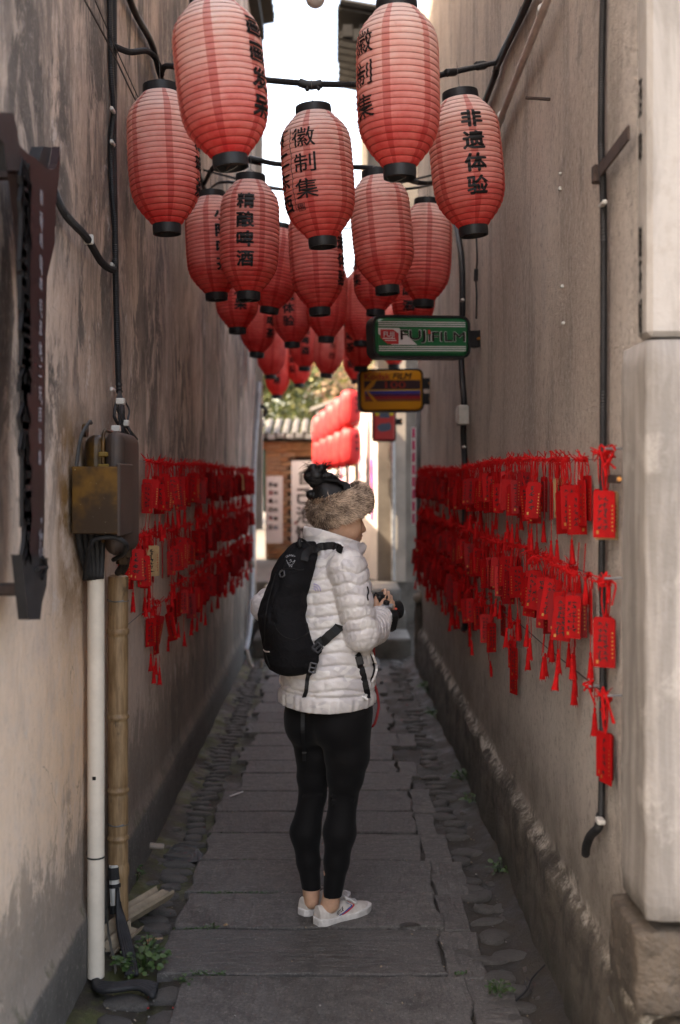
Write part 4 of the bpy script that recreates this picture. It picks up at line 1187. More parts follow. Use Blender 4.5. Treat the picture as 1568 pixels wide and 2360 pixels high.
for i in range(1): 
    pts = [(-.737, 3.598, z) for z in np.linspace(1.42, 1.73, 8)] + [(-.737, 3.61, 1.765), (-.737, 3.64, 1.778)] + [(-.737, y, 1.778) for y in np.linspace(3.66, 3.88, 6)]
    b.tube(curve_pts(pts, 50), .006, 6)
b.build('seam', M['enamel'], mbx, smooth=True)
b = MB(); b.box((-.735, 3.597, 1.655), (.035, .012, .03), bev=.003); b.box((-.735, 3.595, 1.70), (.03, .014, .016), bev=.003); b.build('latch', mk('brass_latch', (.16, .09, .012), .4, .2), mbx)
b = MB(); b.lathe([(.0001, .006), (.022, .006), (.022, -.006), (.0001, -.006)], seg=16); 
b.v = [Vector((XL + .03 + p[2], 3.56 + p[0] * 1.2, 1.775 + p[1])) for p in b.v]; b.build('lug', M['enamel'], mbx)
b = MB(); b.tube(curve_pts([(XL + .02, 3.48, 1.66), (XL + .03, 3.50, 1.75), (XL + .045, 3.55, 1.80), (XL + .04, 3.60, 1.80)], 16), .006, 6); b.build('feed_wire', M['wire_dark'], mbx)
cb = thing('cable_bundle', 'loose bundle of black cables gathered above the meter box', 'cable', LW(280, 930))
for k in range(9):
    b = MB(); r = random
    e = LW(268 + 6 * k, 1012, .05 + .006 * (k % 4))
    b.tube(curve_pts([LW(276, 900, .02), LW(274 + r.uniform(-8, 12), 935, .05), LW(272 + r.uniform(-8, 14), 965, .06), e], 14), .0055 if k % 3 else .004, 6); b.build('cable', M['black_rubber'], cb, smooth=True)
b = MB(); b.tube(curve_pts([LW(284, 918, .03), LW(298, 945, .05), LW(294, 975, .07), LW(302, 1000, .09), LW(312, 1015, .10)], 16), .0035, 6); b.build('cable', M['black_rubber'], cb)
for (x, y) in ((278, 925), (268, 988), (288, 975)):
    b = MB(); b.box(LW(x, y, .065), (.03, .03, .022), bev=.003); b.build('clip', M['white_plastic'], cb)
cu = thing('cable_bundle', 'thick dark cables looping from the meter box into the white pipe', 'cable', LW(230, 1270, .05))
for k in range(5):
    x = -.80 + k * .013
    b = MB(); b.tube(curve_pts([(x, 3.52 + .03 * k, 1.47), (x, 3.56 + .02 * k, 1.40), (-.79 + .010 * k, 3.63, 1.30)], 12), .010, 8); b.build('cable', M['black_rubber'], cu, smooth=True)
b = MB(); b.tube(curve_pts([(-.80, 3.62, 1.30), P(208, 1262, 3.52), P(222, 1242, 3.5), P(262, 1238, 3.5), P(290, 1252, 3.52), P(286, 1275, 3.6), P(262, 1290, 3.7)], 30), .008, 8); b.build('cable', M['black_rubber'], cu, smooth=True)
b = MB(); b.tube([P(292, 1258, 3.78), P(292, 1284, 3.78)], .018, 10); b.tube([P(283, 1284, 3.8), P(282, 1300, 3.8)], .022, 10); b.build('gland', M['enamel'], cu)
b = MB(); b.tube(curve_pts([P(292, 1280, 3.8), P(285, 1300, 3.85), P(272, 1320, 3.95)], 10), .012, 8); b.tube(curve_pts([P(296, 1284, 3.8), P(292, 1306, 3.85), P(284, 1320, 3.95)], 10), .008, 8); b.build('cable', M['black_rubber'], cu)

pv = thing('plastic_pipe', 'cream plastic pipe standing against the left wall', 'pipe', (-.77, 3.65, 0))
b = MB(); b.lathe([(.0275, .012), (.0275, 1.332), (.0245, 1.332), (.0245, .012)], c=(-.770, 3.65, 0), seg=28, close=True); b.build('tube', mk('cream_plastic', (.60, .53, .45), .45, .12, 6, .08), pv, smooth=True, auto=50)
b = MB(); b.lathe([(.0285, -.003), (.0285, .003)], c=(-.770, 3.65, .40), seg=28); b.tube(curve_pts([(-.80, 3.68, .42), (-.799, 3.65, .405), (-.77, 3.6215, .40)], 8), .002, 5); b.build('tie_wire', M['wire_dark'], pv)
b = MB(); b.box((-.770, 3.6222, .66), (.011, .003, .011)); b.build('hole', M['ink'], pv)
bm_ = thing('bamboo_pole', 'weathered bamboo pole beside the cream pipe, split open at the foot', 'bamboo', (-.765, 4.0, 0))
nodes = [.35, .52, .78, 1.08]
prof = []
z = .262
while z <= 1.281:
    d = min(abs(z - n) for n in nodes)
    prof.append((.0355 + (.0035 if d < .008 else 0) - (.0015 if .008 <= d < .02 else 0), z)); z += .0065
def mat_bamboo():
    t = NT('bamboo')
    c = t.coord(scale=(1, 1, .12)); x, y, z = t.sep(t.coord())
    n1 = t.noise(c, 60, 5, .65); n2 = t.noise(t.coord(scale=(1, 1, .5)), 14, 5, .7)
    b_ = t.mix(t.ramp(n1, .35, .65), (.17, .10, .048), (.29, .185, .098))
    b_ = t.mix(t.math('MULTIPLY', t.ramp(n2, .58, .68), .7), b_, (.05, .032, .02))
    t.col(b_); t.set(Roughness=.55); t.bump(n1, .25, .003)
    return t.mat
M['bamboo'] = mat_bamboo()
b = MB(); b.lathe(prof + [(.026, 1.281), (.026, .262)], c=(-.765, 4.0, 0), seg=26, close=True); b.build('culm', M['bamboo'], bm_, smooth=True, auto=45)
V, Fc = [], []
zz = np.linspace(.06, .262, 12); aa = np.linspace(R(-75), R(60), 12)
for z in zz:
    for a in aa:
        rr_ = .0355 + (.004 if abs(z - .235) < .01 else 0)
        V.append((-.765 + rr_ * math.cos(a), 4.0 + rr_ * math.sin(a), z + (.02 * math.sin(a * 7) if z == zz[0] else 0)))
for i in range(11):
    for k in range(11): Fc.append((i * 12 + k, i * 12 + k + 1, (i + 1) * 12 + k + 1, (i + 1) * 12 + k))
b = MB(); b.add(V, Fc); b.add([(p[0] - .004 * math.cos(0), p[1] + .003, p[2]) for p in V], [q[::-1] for q in Fc]); b.build('split_half', M['bamboo'], bm_, smooth=True)
for z in (.40, 1.19):
    b = MB(); b.lathe([(.0375, -.002), (.0375, .002)], c=(-.765, 4.0, z), seg=26); b.tube(curve_pts([(-.80, 3.985, z + .006), (-.77, 3.962, z), (-.74, 3.972, z + .004)], 8), .0022, 5); b.build('tie_wire', M['steel_wire'], bm_)
bun = thing('cable_bundle', 'black cables in torn white sheathing leaving the bamboo foot', 'cable', (-.76, 3.98, .1))
b = MB(); b.tube(curve_pts([(-.775, 3.975, .262), (-.772, 3.965, .20), (-.765, 3.95, .13)], 8), .018, 10); b.build('white_sleeve', M['white_plastic'], bun)
for (za, zb) in ((.255, .215), (.20, .187), (.135, .10)):
    b = MB(); b.tube([(-.775 + .06 * (.262 - za), 3.972 - .1 * (.262 - za), za), (-.775 + .06 * (.262 - zb), 3.972 - .1 * (.262 - zb), zb)], .0215, 10); b.build('tape', M['black_rubber'], bun)
for k in range(5):
    b = MB(); b.tube(curve_pts([(-.757, 3.945, .19 - .01 * k), (-.742 + .006 * k, 3.88, .09), (-.705 + .008 * k, 3.78, .035), (-.672 + .008 * k, 3.66, .012)], 16), .0075, 7); b.build('cable', M['black_rubber'], bun, smooth=True)
b = MB()
pts0 = curve_pts([(-.775, 3.94, .12), (-.755, 3.86, .065), (-.715, 3.75, .025), (-.695, 3.68, .01)], 14)
for i, p in enumerate(pts0):
    pass
V = []
for i, p in enumerate(pts0):
    w_ = .012 + .004 * math.sin(i * 3.1)
    V += [p + Vector((-.014, 0, w_)), p + Vector((-.018, .002, -w_ * .6))]
b.add(V, [(2 * i, 2 * i + 2, 2 * i + 3, 2 * i + 1) for i in range(len(pts0) - 1)])
b.add([p + Vector((-.002, 0, 0)) for p in V], [(2 * i, 2 * i + 1, 2 * i + 3, 2 * i + 2) for i in range(len(pts0) - 1)])
b.build('torn_sheath', M['white_plastic'], bun)
b = thing('ground_cable', 'thick black cables curling out from under the cream pipe', 'cable', (-.77, 3.64, .01))
for k in range(5):
    q = MB(); q.tube(curve_pts([(-.78, 3.66, .006), (-.745, 3.60 - .012 * k, .014), (-.69, 3.575 - .010 * k, .02), (-.62, 3.60 - .010 * k, .016), (-.56, 3.60 - .02 * k, .006)], 18), .0095, 8); q.build('cable', M['black_rubber'], b, smooth=True)

# ---------------------------------------------------------------- dark shop board on the left wall
XS = -.715
def bp(x, y): p = onX(x, y, XS); return (p.y, p.z)
sb = thing('shop_board', 'dark hanging shop board with brush-letter cut-outs on the left wall', 'board', (XS, 2.8, 1.9))
edge = [(40, 330), (62, 352), (84, 366), (100, 381), (118, 392), (127, 389), (132, 378), (138, 338), (139, 372), (135, 420), (129, 470), (127, 560), (118, 600), (109, 640), (106, 760), (104, 980), (103, 1200), (97, 1346), (80, 1346), (70, 1290), (66, 1100), (64, 900), (60, 700), (52, 520), (38, 400)]
b = MB(); b.prism([bp(*p) for p in edge], 'x', XS - .02, XS); b.build('panel', mk('maroon_board', (.024, .011, .012), .45, .2, 6, .05), sb)
b = MB(); b.prism([bp(x, y) for (x, y) in ((108, 372), (128, 392), (137, 340), (118, 338))], 'x', XS - .05, XS - .02); b.build('top_edge', M['black_plastic'], sb)
b = MB(); b.prism([bp(x, y) for (x, y) in ((-30, 258), (19, 260), (28, 300), (40, 393), (4, 393), (-4, 330), (-30, 300))], 'x', XS - .03, XS + .012); b.build('arm_block', M['black_plastic'], sb)
b = MB(); b.prism([bp(x, y) for (x, y) in ((36, 1278), (98, 1286), (95, 1350), (84, 1390), (80, 1428), (52, 1428), (46, 1370))], 'x', XS - .01, XS + .014); b.build('foot_block', M['black_plastic'], sb)
b = MB(); b.box(tuple(onX(32, 1358, XS - .04)), (.08, .05, .028), bev=.006); b.build('bracket', M['rust'], sb)
b = MB(); b.box((XL + .04, 2.72, 2.36), (.09, .03, .03)); b.box((XL + .04, 2.95, 2.30), (.09, .03, .03)); b.build('bracket', M['rust'], sb)
for ch, x, y, s in (('徽', 62, 470, .20), ('制', 60, 640, .19), ('不', 62, 720, .10), ('集', 62, 800, .19), ('茶', 60, 960, .20), ('小', 62, 1060, .12), ('院', 64, 1130, .17), ('发', 64, 1220, .17)):
    V, Fc, w = glyph(ch, .028)
    c = onX(x, y, XS + .016)
    q = MB(); sy = .55
    q.add([(c.x, c.y + p[0] * s * sy * .85, c.z + p[1] * s) for p in V], Fc)
    bm = bmesh.new()
    vs_ = [bm.verts.new(p) for p in q.v]
    for f in q.f:
        try: bm.faces.new([vs_[i] for i in f])
        except ValueError: pass
    ex = bmesh.ops.extrude_face_region(bm, geom=bm.faces[:])
    bmesh.ops.translate(bm, vec=(-.009, 0, 0), verts=[v for v in ex['geom'] if isinstance(v, bmesh.types.BMVert)])
    bm.verts.index_update()
    q2 = MB(); q2.add([v.co.copy() for v in bm.verts], [tuple(v.index for v in f.verts) for f in bm.faces]); bm.free()
    q2.build('brush_letter', M['ink'], sb)
b = MB()
for k, ch in enumerate('精画喝酿啤非遗体二东西验集'):
    y = 455 + k * 50
    c = onX(96 - .3 * k, y, XS + .002)
    flat_text(b, ch, c, (0, 1, 0), (0, 0, 1), .040, .0, width=.028)
    if k in (2, 4, 6, 8, 10):
        c2 = onX(97, y - 27, XS + .002)
        b.add([c2 + Vector((0, dy, dz)) for dy, dz in ((-.003, -.006), (.003, -.006), (.003, .006), (-.003, .006))], [(0, 1, 2, 3)])
for k in range(34):
    c = onX(95 + random.uniform(-3.5, 3.5), 1190 + 130 * random.random(), XS + .002); s = random.uniform(.003, .006)
    b.add([c + Vector((0, dy * s, dz * s)) for dy, dz in ((-1, -1), (1, -1), (1, 1), (-1, 1))], [(0, 1, 2, 3)])
b.build('white_lettering', mk('dull_white', (.30, .29, .33), .7, .2, 5, 0), sb)
b = MB()
a0, a1 = onX(86, 1312, XS + .02), onX(108, 1307, XS + .02)
b.tube([a0, a1], .006, 6); b.tube([onX(99, 1284, XS + .02), a1], .005, 6); b.tube([onX(98, 1334, XS + .02), a1], .005, 6); b.build('arrow', M['ink'], sb)

# ---------------------------------------------------------------- film shop light boxes
def rrect(w, h, r, n=6):
    p = []
    for (cx, cy, a0) in ((w / 2 - r, h / 2 - r, 0), (-w / 2 + r, h / 2 - r, 90), (-w / 2 + r, -h / 2 + r, 180), (w / 2 - r, -h / 2 + r, 270)):
        for k in range(n + 1):
            a = R(a0 + 90 * k / n); p.append((cx + r * math.cos(a), cy + r * math.sin(a)))
    return p
def sign_frame(name, label, c, w, h, d, r, yaw, roll, face_mat, arms):
    root = thing(name, label, 'sign', c)
    root.rotation_euler = (0, R(roll), R(yaw))
    b = MB(); o_ = rrect(w, h, r); i_ = rrect(w - .024, h - .024, r * .8)
    n = len(o_)
    V = [(p[0], -d / 2, p[1]) for p in o_] + [(p[0], -d / 2, p[1]) for p in i_] + [(p[0], -d / 2 + .008, p[1]) for p in i_] + [(p[0], d / 2, p[1]) for p in o_]
    Fc = []
    for k in range(n):
        k2 = (k + 1) % n
        Fc += [(k, k2, n + k2, n + k), (n + k, n + k2, 2 * n + k2, 2 * n + k), (k, 3 * n + k, 3 * n + k2, k2)]
    Fc.append(tuple(3 * n + k for k in range(n)))
    b.add(V, Fc); b.build('frame', M['black_plastic'], root, local=True)
    b = MB(); i2 = rrect(w - .05, h - .05, r * .7)
    V = [(p[0], -d / 2 + .007, p[1]) for p in i_] + [(p[0], -d / 2 - .004, p[1]) for p in i2]
    b.add(V, [(k, (k + 1) % n, n + (k + 1) % n, n + k) for k in range(n)] + [tuple(n + k for k in range(n))])
    b.build('face', face_mat, root, local=True)
    for (z, hh) in arms:
        b = MB(); b.box((w / 2 + .03, 0, z), (.06, .05, hh), bev=.003); b.box((w / 2 + .058, 0, z), (.006, .08, hh)); b.build('bracket', M['black_plastic'], root, local=True)
        b = MB(); b.tube([(w / 2 + .05, -.05, z), (w / 2 + .05, -.03, z)], .007, 8); b.build('bolt', M['gold'], root, local=True)
    return root
def flat(mb, pts, y, m=0):
    mb.add([(p[0], y, p[1]) for p in pts], [tuple(range(len(pts)))], m)
def ftext(mb, text, x, z, size, y, bold=.02, shear=0.0, m=0, width=None):
    flat_text(mb, text, (x, y, z), (1, 0, 0), (0, 0, 1), size, bold, shear, m, width)
gloss = lambda n, c: mk(n, c, .28, .08, 3, 0)
gsign = gloss('sign_green', (.006, .11, .042)); gwhite = gloss('sign_white', (.55, .53, .55)); gred = gloss('sign_red', (.42, .03, .035)); gdark = gloss('sign_dark', (.03, .014, .018))
w, h = .520, .215
fu = sign_frame('film_sign', 'green film shop light box with white stripes and a red square mark', P(965, 779, 5.70), w, h, .11, .045, 16, -1.6, gsign, ((-.005, .085),))
Y0_ = -.055 - .0045
b = MB()
for z in (.070, .060, .050, -.052, -.062, -.072):
    flat(b, [(-w / 2 + .028, z), (w / 2 - .028, z), (w / 2 - .028, z + .0045), (-w / 2 + .028, z + .0045)], Y0_ - .0005)
flat(b, [(-w / 2 + .027, .042), (-.125, .042), (-.03, -.042), (-.165, -.042), (-w / 2 + .027, .012)], Y0_ - .0005)
ftext(b, 'FUJI', -.178, .006, .036, Y0_ - .002, .028, m=0)
V = b.v
b.build('white_print', gwhite, fu, local=True)
b = MB(); flat(b, [(-.222, .034), (-.156, .034), (-.128, .014), (-.128, -.038), (-.186, -.038), (-.222, -.008)], Y0_ - .001)
b.build('red_print', gred, fu, local=True)
b = MB(); flat(b, [(.028, .013), (.044, .013), (.040, .034), (.028, .034)], Y0_ - .0025)
b.build('red_dot', gred, fu, local=True)
b = MB()
for (z_, x0_, x1_) in ((-.012, -.212, -.146), (-.022, -.200, -.140)):
    flat(b, [(x0_, z_), (x1_, z_), (x1_, z_ + .004), (x0_, z_ + .004)], Y0_ - .0015)
b.build('white_lines', gwhite, fu, local=True)
b = MB(); ftext(b, 'FUJ', -.052, 0, .072, Y0_ - .0014, .024, width=.135); ftext(b, 'FILM', .138, 0, .072, Y0_ - .0014, .024, width=.182); flat(b, [(.028, -.026), (.042, -.026), (.042, .008), (.028, .008)], Y0_ - .0014)
b.build('letter_rim', gwhite, fu, local=True)
b = MB(); ftext(b, 'FUJ', -.052, 0, .068, Y0_ - .0022, .010, width=.130); ftext(b, 'FILM', .138, 0, .068, Y0_ - .0022, .010, width=.177); flat(b, [(.030, -.024), (.040, -.024), (.040, .010), (.030, .010)], Y0_ - .0022)
b.build('letters', gdark, fu, local=True)
w, h = .505, .335
ko = sign_frame('film_sign', 'yellow film shop light box with a dark band and rainbow lines', P(900, 901, 8.75), w, h, .10, .05, 8, -1.2, gloss('sign_yellow', (.52, .215, .012)), ((.055, .085), (-.065, .085)))
Y0_ = -.05 - .0045
gkr = gloss('kodak_red', (.36, .035, .02)); gkb = gloss('sign_brown', (.035, .016, .02)); 
b = MB(); ftext(b, 'Kodak', -.110, .108, .068, Y0_ - .001, .03, width=.20); ftext(b, '100', .03, .043, .075, Y0_ - .002, .012, width=.16); b.build('red_print', gkr, ko, local=True)
b = MB(); ftext(b, 'FILM', .085, .110, .066, Y0_ - .001, .03, .25, width=.15); flat(b, [(-.215, .078), (.226, .078), (.226, .008), (-.175, .008), (-.14, .036), (-.12, .074), (-.13, .078)], Y0_ - .0006); flat(b, [(-.215, .008), (-.215, .074), (-.155, .074)], Y0_ - .0006); b.build('dark_print', gkb, ko, local=True)
for (z0, z1, c, nm) in ((-.003, .004, (.55, .42, .12), 'yellow_line'), (-.026, -.004, (.02, .03, .22), 'blue_line'), (-.046, -.027, (.07, .012, .05), 'purple_line'), (-.066, -.047, (.26, .012, .02), 'red_line'), (-.084, -.067, (.16, .05, .02), 'brown_line')):
    b = MB(); flat(b, [(-.21 + (z0 + .003) * -.0, z0), (.226, z0), (.226, z1), (-.21, z1)], Y0_ - .0006); b.build(nm, gloss(nm, c), ko, local=True)
b = MB(); flat(b, [(-.20, .004), (-.183, .004), (-.115, .078), (-.135, .078)], Y0_ - .0012); flat(b, [(-.20, -.006), (-.183, -.006), (-.105, -.095), (-.135, -.095)], Y0_ - .0012); b.build('chevron', gloss('chevron_yellow', (.5, .22, .015)), ko, local=True)
w, h = .235, .40
tr_ = sign_frame('film_sign', 'small red light box with yellow corners below the yellow one', P(885, 972, 11.2), w, h, .09, .03, 4, 0, gloss('box_red', (.36, .03, .03)), ((.0, .06),))
Y0_ = -.045 - .0045
b = MB(); flat(b, [(-.09, .06), (-.05, .06), (-.05, .17), (-.09, .17)], Y0_ - .0006); flat(b, [(.05, .06), (.09, .06), (.09, .17), (.05, .17)], Y0_ - .0006); b.build('yellow_print', gloss('box_yellow', (.5, .42, .02)), tr_, local=True)
b = MB(); flat(b, [(-.05, .035), (.05, .035), (.045, .15), (-.045, .15)], Y0_ - .0007); flat(b, [(-.075, -.045), (-.03, -.02), (.055, -.01), (.07, -.045), (.06, -.085), (-.03, -.105), (-.065, -.08)], Y0_ - .0007); b.build('blue_print', gloss('box_blue', (.045, .065, .10)), tr_, local=True)
# ---------------------------------------------------------------- red wish plaques on wires along both walls
prand = random.Random(5)
def plaque_mesh(k, mats, w=.060, h=.128, tilt=False):
    """board hanging below the origin, face towards -Y, print flat on it"""
    b = MB(); th = .004
    top = 0.0
    poly = [(-w / 2, -h), (w / 2, -h), (w / 2, -.006), (w / 2 - .006, top), (-w / 2 + .006, top), (-w / 2, -.006)]
    n = len(poly)
    V = [(p[0], -th / 2, p[1]) for p in poly] + [(p[0], th / 2, p[1]) for p in poly]
    b.add(V, [tuple(range(n)), tuple(range(2 * n - 1, n - 1, -1))] + [(i, n + i, n + (i + 1) % n, (i + 1) % n) for i in range(n)], 0)
    r = random.Random(100 + k)
    for side in (-1, 1):
        y = side * (th / 2 + .0005)
        if k % 4 == 3 and side == 1: continue
        cols = [-.011, .004] if k % 2 else [-.004]
        for cx in cols:
            nrow = r.randint(4, 7)
            for j in range(nrow):
                z = -.020 - j * (h - .03) / nrow
                s = .011 if len(cols) > 1 else .014
                for _ in range(4):
                    a = r.choice((0, 0, math.pi / 2, math.pi / 2, .8, -.7)) + r.uniform(-.2, .2)
                    l = s * r.uniform(.35, .6); wd_ = s * .09
                    px, pz = cx + r.uniform(-.35, .35) * s, z + r.uniform(-.4, .4) * s
                    u = (math.cos(a), math.sin(a))
                    b.add([(px - u[0] * l - u[1] * wd_, y, pz - u[1] * l + u[0] * wd_), (px + u[0] * l - u[1] * wd_, y, pz + u[1] * l + u[0] * wd_),
                           (px + u[0] * l + u[1] * wd_, y, pz + u[1] * l - u[0] * wd_), (px - u[0] * l + u[1] * wd_, y, pz - u[1] * l - u[0] * wd_)], [(0, 1, 2, 3)], 1)
        for j in range(7):
            z = -.04 - j * .0105; s = .0020; px = w * .38
            b.add([(px - s, y, z - s), (px + s, y, z - s), (px + s, y, z + s), (px - s, y, z + s)], [(0, 1, 2, 3)], 2)
        s = .0045; px, z = -w * .3, -h + .014
        b.add([(px - s * .7, y, z - s), (px + s * .7, y, z - s), (px + s * .7, y, z + s), (px - s * .7, y, z + s)], [(0, 1, 2, 3)], 2)
    o = b.build('wish_plaque', mats); me = o.data; bpy.data.objects.remove(o)
    return me
red_, drk_, wod_ = [M['plaque_red'], M['ink'], M['gold']], [M['plaque_dark'], M['ink'], M['gold']], [M['plaque_wood'], M['ink'], M['plaque_red']]
PLQ = [plaque_mesh(k, red_, prand.choice((.046, .052, .058)), prand.choice((.112, .122, .130))) for k in range(8)] + [plaque_mesh(8, drk_), plaque_mesh(9, drk_), plaque_mesh(10, wod_)]
def cord_mesh(k, ln):
    """origin at the top edge of the board; reaches up to the wire"""
    b = MB(); r = random.Random(200 + k)
    dx = r.uniform(-.012, .012)
    for s in (-1, 1):
        b.tube(curve_pts([(0, 0, -.008), (s * .006, s * .003, ln * .4), (dx + s * .005, s * .002, ln)], 4), .0019, 4, cap=False)
    for j in range(5):
        a = r.uniform(-1.5, 1.5)
        b.tube([(dx, 0, ln), (dx + .014 * math.sin(a), r.uniform(-.012, .008), ln + .010 * r.uniform(.0, 1)), (dx + .03 * math.sin(a) + r.uniform(-.008, .008), r.uniform(-.025, .012), ln + r.uniform(-.025, .035))], [.0026, .002, .0014], 4)
    b.box((dx, 0, ln), (.011, .011, .010), rot=(.4, .3, .5))
    o = b.build('cord', M['cord_red']); me = o.data; bpy.data.objects.remove(o)
    return me
CORD = [(ln, cord_mesh(k * 3 + i, ln)) for k, ln in enumerate((.045, .06, .075, .095)) for i in range(2)]
def tassel_mesh(k, ln, ts=.075):
    b = MB(); r = random.Random(300 + k)
    b.tube([(0, 0, 0), (r.uniform(-.006, .006), 0, -ln)], .0013, 4, cap=False)
    b.lathe([(.0015, 0), (.0045, -.006), (.0035, -.014), (.0052, -.02), (.0085, -ts * .8), (.0095, -ts)], c=(0, 0, -ln), seg=7)
    for j in range(7):
        a = r.uniform(0, 6.28)
        b.tube([(.005 * math.cos(a), .005 * math.sin(a), -ln - ts * .6), (.011 * math.cos(a), .011 * math.sin(a), -ln - ts - r.uniform(0, .008))], .0011, 3, cap=False)
    o = b.build('tassel', M['cord_red']); me = o.data; bpy.data.objects.remove(o)
    return me
TAS = [tassel_mesh(k, ln) for k, ln in enumerate((.03, .05, .07, .09))]
SLOTS = []
def add_plaque(p, rz, board, cord, tas, label, group, tilt=0.0):
    """p on the wire"""
    SLOTS.append((p, rz, board, cord, tas, label, group, tilt))
GR, GLf = 'red wish plaques wired to the pebbledash wall', 'red wish plaques wired to the stained wall'
def run(side, Ya, Yb, zf, step, row, group, gaps=(), tas=.4, layers=2):
    X = XR - .012 if side > 0 else XL + .012
    y = Ya
    wall = 'pebbledash' if side > 0 else 'stained'
    face = -math.pi / 2 if side > 0 else math.pi / 2        # board face (-Y) turned to the alley
    while y < Yb:
        if not any(a < y < b_ for a, b_ in gaps):
            for l in range(1 if prand.random() < .5 else layers):
                k = prand.choices(range(11), [10] * 8 + [7, 7, 1.0])[0]
                ln = prand.randrange(len(CORD))
                edge = prand.random() < .5
                rz = face + (prand.choice((-1, 1)) * prand.uniform(.9, 1.5) if edge else prand.gauss(0, .22))
                off = -side * (.004 + .012 * l + (.028 if edge else 0) + prand.uniform(0, .008))
                yy = y + prand.uniform(-.02, .02)
                where = 'near the street end' if y < 4.6 else ('halfway along' if y < 6.6 else 'deep in the alley')
                kind = 'dark red' if k in (8, 9) else ('bare wooden' if k == 10 else ('edge-on red' if edge else 'red'))
                add_plaque(Vector((X + off, yy, zf(yy))), rz, k, ln, prand.randrange(4) if prand.random() < tas else None,
                           f'{kind} wish plaque {where} in the {row} row on the {wall} wall', group, prand.gauss(0, .06))
        y += step * prand.uniform(.7, 1.3)
run(1, 3.22, 9.5, lambda y: 1.685 + .012 * math.sin(y * 1.7), .046, 'top', GR)
run(1, 3.20, 9.5, lambda y: 1.362 - .012 * math.sin(y * 1.5) ** 2, .058, 'middle', GR, gaps=((4.02, 4.16), (3.05, 3.15)))
run(1, 6.0, 9.5, lambda y: 1.125 - .01 * y / 9, .058, 'bottom', GR, tas=.5)
run(1, 5.0, 6.0, lambda y: 1.06, .16, 'bottom', GR, tas=.25, layers=1)
run(-1, 4.62, 10.5, lambda y: 1.70 + .008 * math.sin(y * 2.1), .068, 'top', GLf)
run(-1, 4.22, 10.5, lambda y: 1.385 + .01 * math.sin(y * 1.9), .080, 'middle', GLf, gaps=((5.1, 5.2),))
run(-1, 5.55, 10.4, lambda y: 1.10, .088, 'bottom', GLf, tas=.5, gaps=((5.95, 6.2), (6.9, 7.1)))
# named single ones
X = XR - .03
def one(px, py, zoff, rz, k, ln, tas, label, off=-.03, tilt=0.0):
    add_plaque(onX(px, py, XR + off), rz, k, ln, tas, label, GR, tilt)
one(1393, 1046, 0, -.55, 1, 6, None, 'big red plaque with two columns of black writing, nearest in the top row', -.045)
one(1399, 1048, 0, -.2, 10, 7, None, 'bare wooden plaque peeping out under the big two-column plaque', -.030)
one(1385, 1046, 0, -.9, 4, 7, None, 'red plaque tucked directly behind the big two-column plaque', -.02)
one(1393, 1338, 0, -.5, 3, 6, None, 'red plaque with yellow dots, nearest in the middle row beside the upright conduit', -.045)
one(1404, 1340, 0, -1.5, 8, 6, None, 'thin edge-on plaque to the right of the upright conduit', -.03, .12)
one(1384, 1340, 0, -.8, 5, 7, None, 'slanted plaque behind the nearest one of the middle row', -.025, -.2)
one(1396, 1606, 0, -1.3, 2, 6, None, 'lone narrow bundle of plaques low beside the upright conduit', -.04)
one(1394, 1604, 0, -1.0, 0, 7, None, 'dark rear plaque of the lone low bundle by the upright conduit', -.03)
one(1186, 1436, 0, -1.2, 7, 7, None, 'front plaque of the isolated cluster low on the pebbledash wall', -.035)
one(1181, 1434, 0, -1.0, 6, 4, None, 'upper rear plaque of the isolated cluster low on the pebbledash wall', -.02)
one(1184, 1470, 0, -1.25, 3, 7, None, 'lowest plaque of the isolated cluster low on the pebbledash wall', -.025)
for j, (px, py, rz, k, ln, t_, lab) in enumerate(((348, 1392, .9, 1, 2, 0, 'front left plaque of the fanned cluster low on the stained wall'), (362, 1390, 1.15, 5, 3, 1, 'middle plaque of the fanned cluster low on the stained wall'),
        (372, 1388, .6, 8, 2, None, 'edge-on plaque of the fanned cluster low on the stained wall'), (384, 1384, 2.4, 2, 3, None, 'right tilted plaque of the fanned cluster low on the stained wall'), (358, 1400, 1.2, 6, 6, None, 'rear plaque of the fanned cluster low on the stained wall'),
        (399, 1378, 1.3, 4, 3, None, 'single straight plaque right of the fanned cluster'), (420, 1330, 1.2, 7, 3, None, 'plaque hanging low between the two left clusters'), (440, 1322, 1.25, 0, 5, None, 'plaque with small tassel low on the stained wall'))):
    add_plaque(onX(px, py, XL + .03), rz, k, ln, t_, lab, GLf, [0, .03, .2, .28, -.05, 0, 0, 0][j])
for j, (px, py) in enumerate(((1098, 1345), (1115, 1352), (1133, 1370), (1160, 1372), (1080, 1330))):
    one(px, py, 0, -1.4, j, 1, None, f'small plaque in the loose lower row, {["first", "second", "third", "fourth", "fifth"][j]} of the group under the junction box', -.02)
SLOTS.sort(key=lambda s: s[0].y)
far = [MB(), MB()]
def bake(mb, me, Mx, m0):
    mb.add([Mx @ v.co for v in me.vertices], [tuple(p.vertices) for p in me.polygons], 0)
    for i, p in enumerate(me.polygons):
        mb.m[len(mb.m) - len(me.polygons) + i] = m0 if p.material_index == 0 else 1
cnt = 0
ORD = ['first', 'second', 'third', 'fourth', 'fifth', 'sixth', 'seventh', 'eighth', 'ninth', 'tenth', 'eleventh', 'twelfth', 'thirteenth', 'fourteenth', 'fifteenth', 'sixteenth', 'seventeenth', 'eighteenth']
seen = {}
